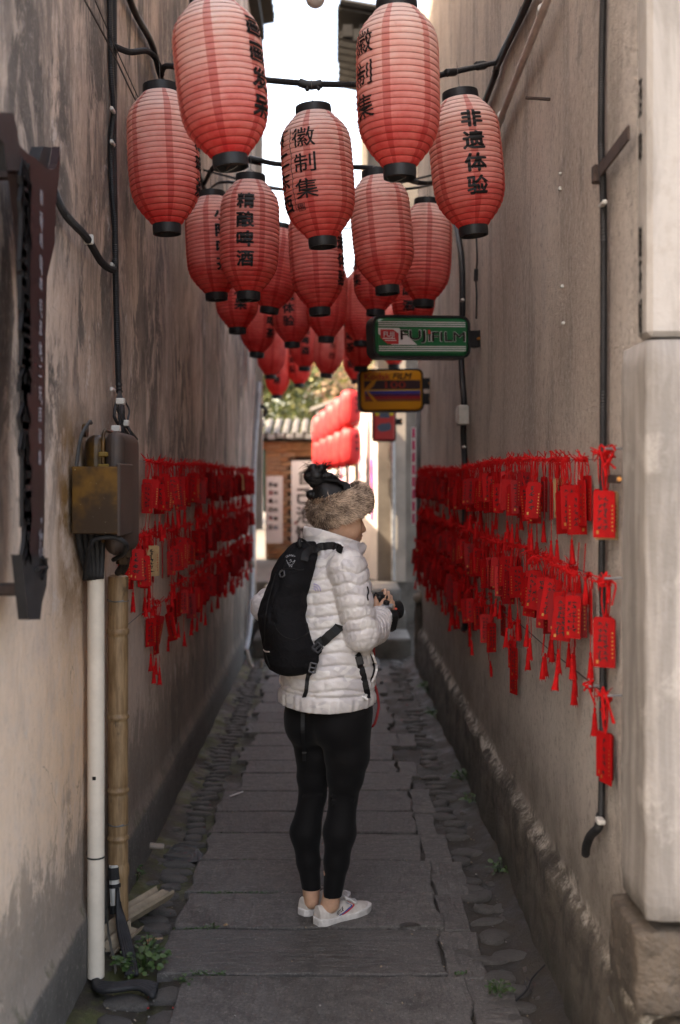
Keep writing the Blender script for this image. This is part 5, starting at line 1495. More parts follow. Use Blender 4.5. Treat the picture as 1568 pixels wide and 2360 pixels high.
for i, sl in enumerate(SLOTS):
    lab = sl[5]
    if ' row on the ' in lab and 'wish plaque' in lab:
        row = lab.split(' in the ')[-1]
        kind_ = lab.split(' wish plaque')[0]
        n_ = seen.get((kind_, row), 0); seen[(kind_, row)] = n_ + 1
        if n_ < len(ORD):
            SLOTS[i] = sl[:5] + (f'{kind_} plaque, {ORD[n_]} such from the street, {row.split()[0]} row, {row.split()[-2]} wall',) + sl[6:]
for (p, rz, k, li, t_, label, group, tilt) in SLOTS:
    ln, cme = CORD[li]
    Mx = Matrix.Translation(p) @ Euler((0, tilt, rz)).to_matrix().to_4x4() @ Matrix.Translation((0, 0, -ln))
    if cnt < 292:
        o = link('wish_plaque', PLQ[k], None)
        tag(o, label, 'plaque', group)
        o.matrix_world = Mx
        link('cord', cme, o)
        if t_ is not None:
            q_ = link('tassel', TAS[t_], o)
            q_.location = (0, 0, -max(abs(v.co.z) for v in PLQ[k].vertices))
        cnt += 1
    else:
        mb = far[0 if p.x > 0 else 1]
        bake(mb, PLQ[k], Mx, {8: 2, 9: 2, 10: 3}.get(k, 0))
        bake(mb, cme, Mx, 4)
        if t_ is not None: bake(mb, TAS[t_], Mx @ Matrix.Translation((0, 0, -.125)), 4)
for mb, nm in zip(far, ('pebbledash', 'stained')):
    if mb.v:
        o = mb.build('wish_plaques', [M['plaque_far'], M['ink'], M['plaque_dark'], M['plaque_wood'], M['cord_red']])
        tag(o, f'distant crowd of red wish plaques deep in the alley on the {nm} wall', 'plaques', kind='stuff')
def wire(name, pts, label, r=.0016, mat='steel_wire'):
    b = MB(); b.tube(curve_pts(pts, 40), r, 5)
    return tag(b.build(name, M[mat]), label, 'wire')
wire('plaque_wire', [(XR - .014, y, 1.685 + .012 * math.sin(y * 1.7)) for y in np.arange(2.98, 9.6, .3)], 'wire carrying the top row of plaques on the pebbledash wall')
wire('plaque_wire', [(XR - .014, y, 1.362 - .012 * math.sin(y * 1.5) ** 2) for y in np.arange(3.0, 9.6, .3)], 'wire carrying the middle row of plaques on the pebbledash wall')
wire('plaque_wire', [onX(1398, 1602, XR - .02), onX(1330, 1548, XR - .02), onX(1260, 1492, XR - .02), onX(1200, 1440, XR - .02), onX(1130, 1385, XR - .02), (XR - .014, 6.0, 1.06), (XR - .014, 9.5, 1.115)], 'sagging wire low on the pebbledash wall, bare between two clusters', .002, 'wire_dark')
wire('plaque_wire', [(XL + .014, y, 1.70 + .008 * math.sin(y * 2.1)) for y in np.arange(4.4, 10.6, .3)], 'wire carrying the top row of plaques on the stained wall')
wire('plaque_wire', [(XL + .014, y, 1.385 + .01 * math.sin(y * 1.9)) for y in np.arange(4.1, 10.6, .3)], 'wire carrying the middle row of plaques on the stained wall')
wire('plaque_wire', [onX(292, 1442, XL + .02), onX(345, 1400, XL + .02), onX(400, 1372, XL + .02), (XL + .014, 6.2, 1.10), (XL + .014, 10.4, 1.10)], 'wire low on the stained wall leading to the fanned cluster', .002)
# loose tassels and knotted cords
ltx = 0
for (px, py, side, ln, lab) in ((1217, 1448, 1, 2, 'long loose tassel right of the isolated cluster'), (1257, 1440, 1, 3, 'long loose tassel below the middle row, beside the sagging wire'), (1323, 1490, 1, 3, 'lowest loose tassel, above the sagging wire near the upright conduit'),
                          (1335, 1250, 1, 3, 'left one of two long tassels below the top row near the conduit'), (1350, 1252, 1, 3, 'right one of two long tassels below the top row near the conduit'),
                          (1371, 1585, 1, 1, 'loose red cord end tied to the sagging wire'), (355, 1505, -1, 1, 'left tassel under the fanned cluster'), (368, 1510, -1, 1, 'right tassel under the fanned cluster'), (441, 1400, -1, 2, 'single tassel low on the stained wall'), (307, 1345, -1, 0, 'tassel left of the bamboo pole top')):
    o = link('tassel', TAS[ln], None)
    o.location = onX(px, py, XR - .03 if side > 0 else XL + .03)
    o.scale = (1.05, 1.05, 1.05)
    tag(o, lab, 'tassel', 'loose red tassels')
for (px, py, lab) in ((1400, 1038, 'red cord knotted round the top nail beside the conduit'), (1398, 1335, 'red cord knotted round the middle nail beside the conduit'), (1398, 1604, 'red cord knotted round the low nail beside the conduit'), (1362, 1582, 'small red knot on the sagging wire left of the conduit')):
    b = MB(); c = onX(px, py, XR - .045)
    for k in range(6):
        a = prand.uniform(-1.2, 1.2)
        b.tube(curve_pts([c, c + Vector((prand.uniform(-.02, .02), prand.uniform(-.03, .03), prand.uniform(-.02, .02))), c + Vector((prand.uniform(-.015, .015), .05 * math.sin(a), prand.uniform(-.07, .03)))], 6), .0028, 5)
    b.box(c, (.016, .016, .016), rot=(.5, .4, .2), bev=.003)
    tag(b.build('knotted_cord', M['cord_red']), lab, 'cord')
    b = MB(); b.tube([c + Vector((-.01, -.02, .004)), c + Vector((.05, -.012, .004))], .0035, 6)
    tag(b.build('wall_nail', M['grey_metal']), 'nail holding the ' + lab.split('round the ')[-1] if 'round' in lab else 'nail holding the small knot left of the conduit', 'nail')
# ---------------------------------------------------------------- distance-field modelling for the figure
Y0 = 4.16
def q3(x, y, v=0.0):
    return np.array(P(x, y, Y0 + v))
class Field:
    def __init__(s, lo, hi, h):
        s.lo, s.h = np.array(lo, float), h
        s.n = np.ceil((np.array(hi) - s.lo) / h).astype(int) + 1
        s.D = np.full(s.n, .2, np.float32)
        s.ax = [(s.lo[a] + h * np.arange(s.n[a])).astype(np.float32) for a in range(3)]
    def region(s, lo, hi):
        a = np.clip(((np.array(lo) - s.lo) / s.h).astype(int), 0, s.n - 1)
        b = np.clip(((np.array(hi) - s.lo) / s.h).astype(int) + 2, 1, s.n)
        sl = tuple(slice(a[i], b[i]) for i in range(3))
        X = s.ax[0][sl[0]][:, None, None]; Y = s.ax[1][sl[1]][None, :, None]; Z = s.ax[2][sl[2]][None, None, :]
        return sl, X, Y, Z
    def put(s, fn, lo, hi, k=.02, op='add'):
        sl, X, Y, Z = s.region(np.array(lo) - k - .02, np.array(hi) + k + .02)
        d = fn(X, Y, Z).astype(np.float32)
        D = s.D[sl]
        if op == 'sub':
            d = -d
            h_ = np.clip(.5 - .5 * (d - D) / max(k, 1e-5), 0, 1) if False else None
            if k > 0:
                h_ = np.clip(.5 + .5 * (d - D) / k, 0, 1); s.D[sl] = D * (1 - h_) + d * h_ + k * h_ * (1 - h_)
            else: s.D[sl] = np.maximum(D, d)
        elif k > 0:
            h_ = np.clip(.5 + .5 * (D - d) / k, 0, 1)
            s.D[sl] = D * (1 - h_) + d * h_ - k * h_ * (1 - h_)
        else: s.D[sl] = np.minimum(D, d)
    def capsule(s, a, b, ra, rb, k=.02, op='add', bump=None):
        a, b = np.array(a, float), np.array(b, float); ba = b - a; L2 = float(ba @ ba) + 1e-12
        def fn(X, Y, Z):
            t = ((X - a[0]) * ba[0] + (Y - a[1]) * ba[1] + (Z - a[2]) * ba[2]) / L2
            tc = np.clip(t, 0, 1)
            dx, dy, dz = X - a[0] - ba[0] * tc, Y - a[1] - ba[1] * tc, Z - a[2] - ba[2] * tc
            d = np.sqrt(dx * dx + dy * dy + dz * dz) - (ra + (rb - ra) * tc)
            if bump: d = d - bump(t, X, Y, Z)
            return d
        r = max(ra, rb) + .01
        s.put(fn, np.minimum(a, b) - r, np.maximum(a, b) + r, k, op)
    def chain(s, pts, rs, k=.02, bump=None):
        for (a, b, ra, rb) in zip(pts, pts[1:], rs, rs[1:]): s.capsule(a, b, ra, rb, k, bump=bump)
    def ellipsoid(s, c, axes, r, k=.02, op='add'):
        c = np.array(c, float); A = [np.array(u, float) for u in axes]
        def fn(X, Y, Z):
            x, y, z = X - c[0], Y - c[1], Z - c[2]
            e = [(x * A[i][0] + y * A[i][1] + z * A[i][2]) / r[i] for i in range(3)]
            k0 = np.sqrt(e[0] ** 2 + e[1] ** 2 + e[2] ** 2)
            k1 = np.sqrt((e[0] / r[0]) ** 2 + (e[1] / r[1]) ** 2 + (e[2] / r[2]) ** 2) + 1e-6
            return k0 * (k0 - 1) / k1
        m = max(r)
        s.put(fn, c - m, c + m, k, op)
    def mesh(s, name, mats, parent=None, origin=(0, 0, 0), mat_fn=None):
        D = s.D; h = s.h
        nx, ny, nz = D.shape
        ins = D < 0
        c0 = ins[:-1, :-1, :-1]
        allin = c0.copy(); anyin = c0.copy()
        for dx in (0, 1):
            for dy in (0, 1):
                for dz in (0, 1):
                    q = ins[dx:nx - 1 + dx, dy:ny - 1 + dy, dz:nz - 1 + dz]
                    allin &= q; anyin |= q
        act = anyin & ~allin
        I = np.argwhere(act)
        idx = np.full(act.shape, -1, np.int64); idx[act] = np.arange(len(I))
        acc = np.zeros((len(I), 3)); cn = np.zeros(len(I))
        cor = [(0, 0, 0), (1, 0, 0), (0, 1, 0), (1, 1, 0), (0, 0, 1), (1, 0, 1), (0, 1, 1), (1, 1, 1)]
        val = [D[I[:, 0] + c[0], I[:, 1] + c[1], I[:, 2] + c[2]] for c in cor]
        for (i, j) in ((0, 1), (2, 3), (4, 5), (6, 7), (0, 2), (1, 3), (4, 6), (5, 7), (0, 4), (1, 5), (2, 6), (3, 7)):
            a, b = val[i], val[j]; m = (a < 0) != (b < 0)
            t = np.where(m, a / np.where(m, a - b, 1), 0)
            for ax in range(3): acc[:, ax] += np.where(m, cor[i][ax] + t * (cor[j][ax] - cor[i][ax]), 0)
            cn += m
        Vt = (I + acc / np.maximum(cn, 1)[:, None]) * h + s.lo
        quads = []
        for ax in range(3):
            sl0 = [slice(None)] * 3; sl1 = [slice(None)] * 3
            sl0[ax] = slice(0, -1); sl1[ax] = slice(1, None)
            e = ins[tuple(sl0)] != ins[tuple(sl1)]
            J = np.argwhere(e)
            o1, o2 = [(1, 2), (2, 0), (0, 1)][ax]
            ok = (J[:, o1] > 0) & (J[:, o2] > 0) & (J[:, o1] < D.shape[o1] - 1) & (J[:, o2] < D.shape[o2] - 1)
            J = J[ok]
            u = np.zeros(3, int); u[o1] = 1; v = np.zeros(3, int); v[o2] = 1
            g = lambda K: idx[K[:, 0], K[:, 1], K[:, 2]]
            Q = np.stack([g(J - u - v), g(J - v), g(J), g(J - u)], 1)
            flip = ~ins[J[:, 0], J[:, 1], J[:, 2]]
            Q[flip] = Q[flip][:, ::-1]
            quads.append(Q)
        Q = np.concatenate(quads)
        Vt = Vt - np.array(origin)
        me = bpy.data.meshes.new(name)
        me.vertices.add(len(Vt)); me.vertices.foreach_set('co', Vt.astype(np.float32).ravel())
        me.loops.add(len(Q) * 4); me.loops.foreach_set('vertex_index', Q.ravel().astype(np.int32))
        me.polygons.add(len(Q)); me.polygons.foreach_set('loop_start', (np.arange(len(Q)) * 4).astype(np.int32))
        me.polygons.foreach_set('use_smooth', np.ones(len(Q), bool))
        me.update(calc_edges=True); me.validate()
        mats = mats if isinstance(mats, (list, tuple)) else [mats]
        for m in mats: me.materials.append(m)
        if mat_fn is not None:
            cen = Vt[Q].mean(1) + np.array(origin)
            me.polygons.foreach_set('material_index', mat_fn(cen).astype(np.int32))
        return link(name, me, parent, None)
def bvh_of(o):
    me = o.data; off = wl(o) if o.parent else Vector(o.location)
    return BVHTree.FromPolygons([v.co + off for v in me.vertices], [tuple(p.vertices) for p in me.polygons])
EYE = Vector((0, 0, H))
def hit(bvh, x, y, lift=.002):
    d = (P(x, y, 4.0) - EYE).normalized()
    p, n, i, t = bvh.ray_cast(EYE, d)
    if p is None: return None
    if n.dot(d) > 0: n = -n
    return p + n * lift

# ---------------------------------------------------------------- joints (the woman looks to the right, her back half towards us)
ORG = Vector(P(752, 2118, Y0)); ORG.z = 0
def fr(deg): a = R(deg); return np.array([math.sin(a), math.cos(a), 0]), np.array([math.cos(a), -math.sin(a), 0])   # forward, right
UP = np.array([0, 0, 1.0])
Rhip, Lhip = q3(800, 1640, -.055), q3(712, 1640, .065)
Rth, Lth = q3(800, 1740, -.05), q3(729, 1740, .05)
Rkn, Lkn = q3(792, 1836, -.03), q3(721, 1832, .055)
Rca, Lca = q3(783, 1918, -.05), q3(704, 1918, .035)
Ran, Lan = q3(766, 2052, -.045), q3(718, 2046, .03)
Rsh, Lsh = q3(799, 1308, -.155), q3(727, 1305, .15)
Rel, Lel = q3(834, 1460, -.155), q3(614, 1398, .17)
Rwr, Lwr = q3(876, 1424, .10), q3(772, 1432, .285)
skin = NT('skin')
o_ = skin.coord(); n_ = skin.noise(o_, 30, 4, .6)
skin.col(skin.mix(skin.ramp(n_, .3, .7), (.47, .265, .175), (.56, .325, .22)))
skin.set(Roughness=.48); skin.bsdf.inputs['Subsurface Weight'].default_value = .15; skin.bsdf.inputs['Subsurface Radius'].default_value = (.012, .004, .002); skin.bsdf.inputs['Subsurface Scale'].default_value = .6
skin.bump(skin.noise(o_, 260, 3, .6), .08, .001)
M['skin'] = skin.mat
HF, HRt = fr(70)
HF = HF * math.cos(R(6)) - UP * math.sin(R(6)); HU = UP * math.cos(R(6)) + fr(70)[0] * math.sin(R(6))
HC = q3(776, 1189, .0)
def hd(f, r, u): return HC + HF * f + HRt * r + HU * u

# body (one continuous surface: head, neck, trunk, arms, hands, legs, feet)
S = Field((-.42, Y0 - .36, .03), (.36, Y0 + .52, 1.70), .0046)
HA = (HF, HRt, HU)
S.ellipsoid(hd(-.002, 0, .022), HA, (.094, .074, .098), .01)
S.ellipsoid(hd(.030, 0, -.045), HA, (.062, .058, .078), .03)
S.ellipsoid(hd(.062, 0, -.098), HA, (.024, .028, .022), .03)
for s_ in (-1, 1):
    S.ellipsoid(hd(.058, s_ * .036, -.038), HA, (.030, .028, .034), .025)
    S.ellipsoid(hd(.086, s_ * .030, .014), HA, (.016, .026, .008), .014)
    S.ellipsoid(hd(.094, s_ * .032, -.004), HA, (.014, .016, .010), .010, 'sub')
    S.ellipsoid(hd(.074, s_ * .031, -.003), HA, (.0155, .017, .0125), .004)
    S.ellipsoid(hd(.100, s_ * .0105, -.045), HA, (.011, .008, .0075), .006)
S.capsule(hd(.086, 0, .006), hd(.111, 0, -.040), .008, .0105, .012)
S.ellipsoid(hd(.088, 0, -.072), HA, (.016, .024, .020), .015)
S.ellipsoid(hd(.099, 0, -.0655), HA, (.0085, .020, .0055), .004)
S.ellipsoid(hd(.0965, 0, -.0770), HA, (.0085, .017, .0060), .004)
S.ellipsoid(hd(.107, 0, -.0712), HA, (.006, .020, .0016), .003, 'sub')
S.capsule(q3(768, 1240, .0), q3(760, 1290, .0), .050, .055, .03)
tf, tr_ = fr(62)
S.chain([q3(760, 1290), q3(757, 1400), q3(755, 1520), q3(754, 1610)], [.09, .115, .105, .115], .03)
S.chain([q3(760, 1300), Rsh, Rel, Rwr], [.05, .045, .036, .026], .02)
S.chain([q3(760, 1300), Lsh, Lel, Lwr], [.05, .045, .036, .026], .02)
S.chain([q3(757, 1600), Rhip, Rth, Rkn, Rca, q3(767, 2010, -.045), q3(765, 2085, -.04)], [.09, .085, .060, .034, .036, .028, .0275], .02)
S.chain([q3(757, 1600), Lhip, Lth, Lkn, Lca, q3(716, 2005, .03), q3(718, 2078, .03)], [.09, .085, .056, .034, .035, .028, .0275], .02)
# the camera, held in front of the chest
CC = q3(880, 1412, .155)
CF = fr(55)[0]; CRt = fr(55)[1]
def hand(S, wrist, palm, fdir, pdir, tdir, ln=1.0):
    """palm centre, finger direction, palm normal (towards the held thing), thumb side"""
    wrist, palm = np.array(wrist), np.array(palm)
    fdir, pdir, tdir = [np.array(v) / np.linalg.norm(v) for v in (fdir, pdir, tdir)]
    S.capsule(wrist, palm, .024, .026, .012)
    S.ellipsoid(palm, (fdir, tdir, pdir), (.045, .038, .017), .012)
    for k, (off, l) in enumerate(((.029, .072), (.010, .080), (-.009, .074), (-.027, .058))):
        a = palm + fdir * .036 + tdir * off
        b = a + fdir * l * .42 * ln + pdir * .010
        c = b + fdir * l * .20 * ln + pdir * l * .28
        d = c - fdir * l * .06 + pdir * l * .26
        S.chain([a - fdir * .02, a, b, c, d], [.0095, .0095, .0085, .0078, .007], .004)
    a = palm + tdir * .030 - fdir * .018
    b = a + tdir * .022 + fdir * .026 + pdir * .010
    c = b + tdir * .004 + fdir * .028 + pdir * .012
    S.chain([palm, a, b, c], [.014, .0125, .0105, .0085], .006)
hand(S, Rwr, q3(884, 1417, .135), CF * .35 + np.array([.1, .1, .75]), -CRt * .9 + CF * .25, CF * -.6 + UP * .6)
hand(S, Lwr, q3(838, 1438, .23), CF * .6 + CRt * .75 + UP * .1, UP, -CF)
def foot(S, ank, heel, deg):
    f, r = fr(deg)
    heel = np.array(heel)
    S.capsule(ank, heel + f * .040 + UP * .055, .027, .026, .02)
    S.chain([heel + f * .040 + UP * .045, heel + f * .10 + UP * .032, heel + f * .165 + UP * .026, heel + f * .195 + UP * .024], [.023, .016, .012, .010], .006)
RH, LH = np.array([(733 - VX) * 4.10 / F, 4.10, 0]), np.array([(699 - VX) * 4.19 / F, 4.19, 0])
foot(S, Ran, RH, 52); foot(S, Lan, LH, 44)
body = S.mesh('person', M['skin'], None, ORG)
body.location = ORG; WL[body.name] = ORG.copy()
tag(body, 'woman in white quilted jacket, black leggings and fur headband, seen from behind, holding a camera', 'person')
person = body
# eyes, brows and lashes
for s_ in (-1, 1):
    b = MB(); c = hd(.0775, s_ * .031, -.003)
    b.lathe([(max(.0001, .0122 * math.cos(R(a))), .0122 * math.sin(R(a))) for a in range(-90, 91, 15)], seg=16)
    b.v = [Vector(c) + Vector(p) for p in b.v]
    cc = hd(.0868, s_ * .031, -.004)
    b.lathe([(.0001, 0), (.0055, 0)], seg=12, m=1)
    n0 = len(b.v) - 24
    b.v = b.v[:n0] + [Vector(cc + HRt * p[0] * 1.0 + HU * p[1] + HF * (.0035 if k < 12 else .002)) for k, p in enumerate(b.v[n0:])]
    b.build('eye', [mk('eye_white', (.55, .5, .47), .2, .05, 5, 0), M['ink']], person, smooth=True)
    b = MB()
    for k in range(16):
        u = -1 + 2 * k / 15
        p0 = Vector(hd(.0885 - .010 * u * u, s_ * .031 + .0145 * u, .0055 - .004 * u * u))
        d_ = Vector(HF * .008 + HU * -.002 + HRt * u * .005)
        b.tube([p0, p0 + d_ * .6 + Vector(HU * -.001), p0 + d_ + Vector(HU * .002)], [.0011, .0008, .0003], 4)
    b.build('lashes', M['ink'], person)
b = MB()
V = []
t = NT('lip'); t.col((.33, .12, .10)); t.set(Roughness=.4)
lv = bvh_of(body)
for (uu, rr0, rr1) in ((-.0655, .0048, 1), (-.0772, .0052, 0)):
    pts = []
    rows_ = []
    for j in range(5):
        row = []
        for k in range(13):
            w_ = -1 + 2 * k / 12
            u_ = uu + rr0 * (1 - w_ * w_) ** .5 * (-1 + 2 * j / 4) + (.002 * (1 - w_ * w_))
            o0 = Vector(hd(.16, w_ * .0205, u_)); p, n, i, d = lv.ray_cast(o0, -Vector(HF))
            row.append((p if p else o0 - Vector(HF) * .06) + Vector(HF) * .0012)
        rows_.append(row)
    V = [p for r_ in rows_ for p in r_]
    b.add(V, [(j * 13 + k, j * 13 + k + 1, (j + 1) * 13 + k + 1, (j + 1) * 13 + k) for j in range(4) for k in range(12)])
b.build('lips', t.mat, person, smooth=True)

# leggings
S = Field((-.34, Y0 - .30, .10), (.28, Y0 + .30, .92), .0042)
def wr(t, X, Y, Z): return 0.0
S.chain([Rhip, Rth, q3(796, 1790, -.04), Rkn, Rca, q3(776, 1985, -.045), q3(766, 2066, -.045)], [.095, .080, .065, .0500, .0580, .0440, .0340], .02)
S.chain([Lhip, Lth, q3(722, 1790, .05), Lkn, Lca, q3(711, 1985, .035), q3(719, 2056, .03)], [.090, .074, .058, .0485, .0550, .0415, .0340], .02)
for (xa, ya, xb, yb) in ((762, 1836, 812, 1830), (766, 1846, 815, 1845), (764, 1852, 790, 1858), (700, 1836, 740, 1834)):
    S.capsule(q3(xa, ya, -.078 if xa > 750 else .006), q3(xb, yb, -.074 if xa > 750 else .008), .004, .004, .008)
S.capsule(q3(756, 1600), q3(756, 1640), .114, .102, .05)
S.ellipsoid(q3(772, 1672, -.075), np.eye(3), (.082, .085, .082), .04)
S.ellipsoid(q3(700, 1668, .0), np.eye(3), (.070, .085, .080), .04)
# flat hems
for (p, r_) in ((q3(766, 2066, -.045), .08), (q3(719, 2056, .03), .07)):
    z_ = float(p[2])
    S.put(lambda X, Y, Z, z_=z_, p=p: np.maximum(Z - z_ + 0 * X + 0 * Y, np.maximum(np.abs(X - p[0]) - .045 + 0 * Z, np.abs(Y - p[1]) - .055 + 0 * Z)), p - np.array([.045, .055, .08]), p + np.array([.045, .055, .01]), 0, 'sub')
t = NT('black_jersey'); o_ = t.coord()
t.col(t.mix(t.noise(o_, 9, 3), (.0035, .0032, .0035), (.006, .0055, .006))); t.set(Roughness=.75); t.bsdf.inputs['Specular IOR Level'].default_value = .12
t.bsdf.inputs['Sheen Weight'].default_value = .05
k_ = t.bump(t.noise(t.coord(scale=(1, 1, 3.5)), 14, 3, .5), .12, .012); t.bump(t.noise(o_, 500, 2), .15, .0006, k_)
leg_o = S.mesh('leggings', t.mat, person, ORG)

# shoes
def shoe(heel, deg, name):
    f, r = fr(deg); heel = np.array(heel)
    def L(a, b_, c): return heel + f * a + r * b_ + UP * c
    S = Field(heel + np.array([-.14, -.14, -.005]), heel + np.array([.30, .30, .16]), .0030)
    def upper(X, Y, Z):
        a = (X - heel[0]) * f[0] + (Y - heel[1]) * f[1]; c = (X - heel[0]) * r[0] + (Y - heel[1]) * r[1]; z = Z + 0 * X + 0 * Y
        hw = np.interp(a, [-.005, .03, .08, .15, .20, .235], [.024, .033, .032, .042, .037, .016])
        ht = np.interp(a, [-.005, .03, .09, .13, .18, .22, .24], [.072, .070, .062, .066, .046, .038, .022])
        lo = np.interp(a, [.0, .12, .24], [0.0, .004, .002])
        e = np.sqrt((c / hw) ** 2 + (np.clip(z - .008, 0, 9) / (ht - .008)) ** 2.6 + 1e-9) - 1
        d = e * np.minimum(hw, ht)
        return np.maximum(np.maximum(d, -(a + .004)), np.maximum(a - .236, -(z - .010)))
    S.put(upper, heel - .30, heel + .30, 0)
    def opening(X, Y, Z):
        a = (X - heel[0]) * f[0] + (Y - heel[1]) * f[1]; c = (X - heel[0]) * r[0] + (Y - heel[1]) * r[1]; z = Z + 0 * X + 0 * Y
        return np.sqrt(((a - .044) / .046) ** 2 + (c / .030) ** 2 + ((z - .098) / .033) ** 2) * .03 - .03
    S.put(opening, heel - .2, heel + .2, .003, 'sub')
    up = S.mesh(name, M['shoe_canvas'], person, ORG)
    S = Field(heel + np.array([-.14, -.14, -.02]), heel + np.array([.30, .30, .06]), .0030)
    def sole(X, Y, Z):
        a = (X - heel[0]) * f[0] + (Y - heel[1]) * f[1]; c = (X - heel[0]) * r[0] + (Y - heel[1]) * r[1]; z = Z + 0 * X + 0 * Y
        hw = np.interp(a, [-.012, .0, .03, .08, .15, .20, .232, .246], [.014, .029, .0375, .0365, .0465, .042, .026, .010])
        d2 = np.maximum(np.abs(c) - hw, np.maximum(-(a + .010), a - .244))
        zt = .024 + .006 * np.clip((a - .14) / .1, 0, 1) + .004 * np.clip((.04 - a) / .04, 0, 1)
        zb = .012 * np.clip((a - .19) / .055, 0, 1) ** 2
        return np.maximum(d2, np.maximum(z - zt, zb - z))
    S.put(sole, heel - .30, heel + .30, 0)
    so = S.mesh('rubber_sole', M['shoe_rubber'], up, ORG)
    b = MB(); b.tube(curve_pts([L(.155, -.03, .053), L(.135, -.012, .069), L(.120, .0, .078), L(.135, .012, .069), L(.155, .03, .053)], 14), .004, 6)
    for k in range(4):
        a = .118 + .016 * k
        b.tube(curve_pts([L(a, -.020, .070 - .006 * k), L(a + .004, 0, .074 - .006 * k), L(a, .020, .070 - .006 * k)], 6), .0032, 5)
    b.tube(curve_pts([L(.118, .0, .072), L(.112, .016, .082), L(.124, .026, .070), L(.130, .010, .068)], 10), .0026, 5)
    b.build('laces', M['shoe_rubber'], up, smooth=True)
    pass
    bv = bvh_of(up)
    def side(a, z):
        o0 = Vector(L(a, .12, z)); p, n, i, d = bv.ray_cast(o0, -Vector(r))
        return (p if p else Vector(L(a, .04, z))) + Vector(r) * .0012
    V, Fc, w = glyph('FEIYUE', .03, .2)
    V, Fc = cut2d(V, Fc, np.linspace(-1.6, 1.6, 14))
    b = MB(); b.add([side(.080 + p[0] * .0155 * .72, .040 + p[0] * .0155 * .28 + p[1] * .0165) for p in V], Fc); b.build('lettering', M['ink'], up)
    for (off, mt, nm) in ((0, M['blue_stripe'], 'blue_stripe'), (.011, M['red_stripe'], 'red_stripe')):
        b = MB(); pts = [(.075 + off, .027), (.095 + off, .033), (.118 + off, .043), (.134 + off, .050), (.122 + off, .058), (.116 + off, .063)]
        V = []
        for (a, z) in curve_pts([(p[0], p[1], 0) for p in pts], 16) and [(p.x, p.y) for p in curve_pts([(p[0], p[1], 0) for p in pts], 16)]:
            V += [side(a - .0035, z + .0012), side(a + .0035, z - .0012)]
        b.add(V, [(2 * i, 2 * i + 1, 2 * i + 3, 2 * i + 2) for i in range(16)]); b.build(nm, mt, up)
    return up
M['shoe_canvas'] = mk('shoe_canvas', (.52, .475, .44), .8, .12, 28, .3, 320, .001, dark=(.42, .37, .33))
M['shoe_rubber'] = mk('shoe_rubber', (.54, .51, .49), .55, .2, 30, .1)
M['blue_stripe'] = mk('blue_stripe', (.02, .06, .22), .6, .1, 9, 0)
M['red_stripe'] = mk('red_stripe', (.42, .02, .03), .6, .1, 9, 0)
shoe(RH, 52, 'shoe'); shoe(LH, 44, 'shoe')

# quilted jacket
def mat_jacket():
    t = NT('quilted_nylon'); o = t.coord()
    camo = t.noise(t.coord(scale=(1, 1, 1.5)), 9, 2, .5, .8)
    c = t.mix(t.ramp(camo, .50, .53), (.62, .575, .555), (.53, .492, .49))
    camo2 = t.noise(t.coord(scale=(1, 1, 1.6), loc=(5, 2, 1)), 11, 2, .5, .8)
    c = t.mix(t.ramp(camo2, .56, .59), c, (.68, .64, .61))
    t.col(c); t.set(Roughness=.36)
    t.bsdf.inputs['Sheen Weight'].default_value = .15
    w1 = t.noise(t.coord(scale=(1, 1, .55)), 55, 4, .6, .6)
    w2 = t.noise(o, 28, 3, .6, 1.2)
    k = t.bump(w2, .2, .008); t.bump(w1, .32, .004, k)
    return t.mat
M['jacket'] = mat_jacket()
SEC = [(1622, 753, .180, .158, 54), (1606, 753, .187, .160, 54), (1580, 754, .186, .158, 55), (1500, 755, .176, .150, 57), (1420, 757, .168, .146, 60), (1350, 760, .168, .138, 62), (1300, 762, .165, .118, 63), (1270, 763, .125, .10, 64), (1245, 765, .085, .085, 64)]
sz = np.array([float(q3(0, s_[0])[2]) for s_ in SEC]); order = np.argsort(sz)
sx = np.array([float(q3(s_[1], s_[0])[0]) for s_ in SEC]); sa, sb_, sg = [np.array([s_[i] for s_ in SEC]) for i in (2, 3, 4)]
def secv(z, arr): return np.interp(z, sz[order], arr[order])
def quilt(u, ang, amp, seed=0.0, pitch=.044, stitch=5.0):
    """u metres along the garment, ang radians around it"""
    uu = u / pitch + .16 * np.sin(2.3 * ang + seed) + .09 * np.sin(5.1 * ang + 2 * seed + 1.3)
    row = np.floor(uu); f = uu - row
    pr = np.clip(np.minimum(f, 1 - f) / .20, 0, 1) ** .6 * (.90 + .10 * np.sin(np.pi * f))
    st = ang * stitch / (2 * np.pi) + .16 * np.sin(row * 2.7 + seed) + .10 * np.sin(row * 1.3)
    g = st - np.floor(st)
    ps = np.clip(np.minimum(g, 1 - g) / .07, 0, 1) ** .6
    wr_ = .13 * np.sin(ang * 21 + row * 4 + 3 * np.sin(f * 4)) * (1 - np.abs(2 * f - 1)) ** .4 * (pr ** 2)
    return amp * (pr * (.45 + .55 * ps) + wr_ - .55)
S = Field((-.40, Y0 - .30, .76), (.32, Y0 + .44, 1.58), .0040)
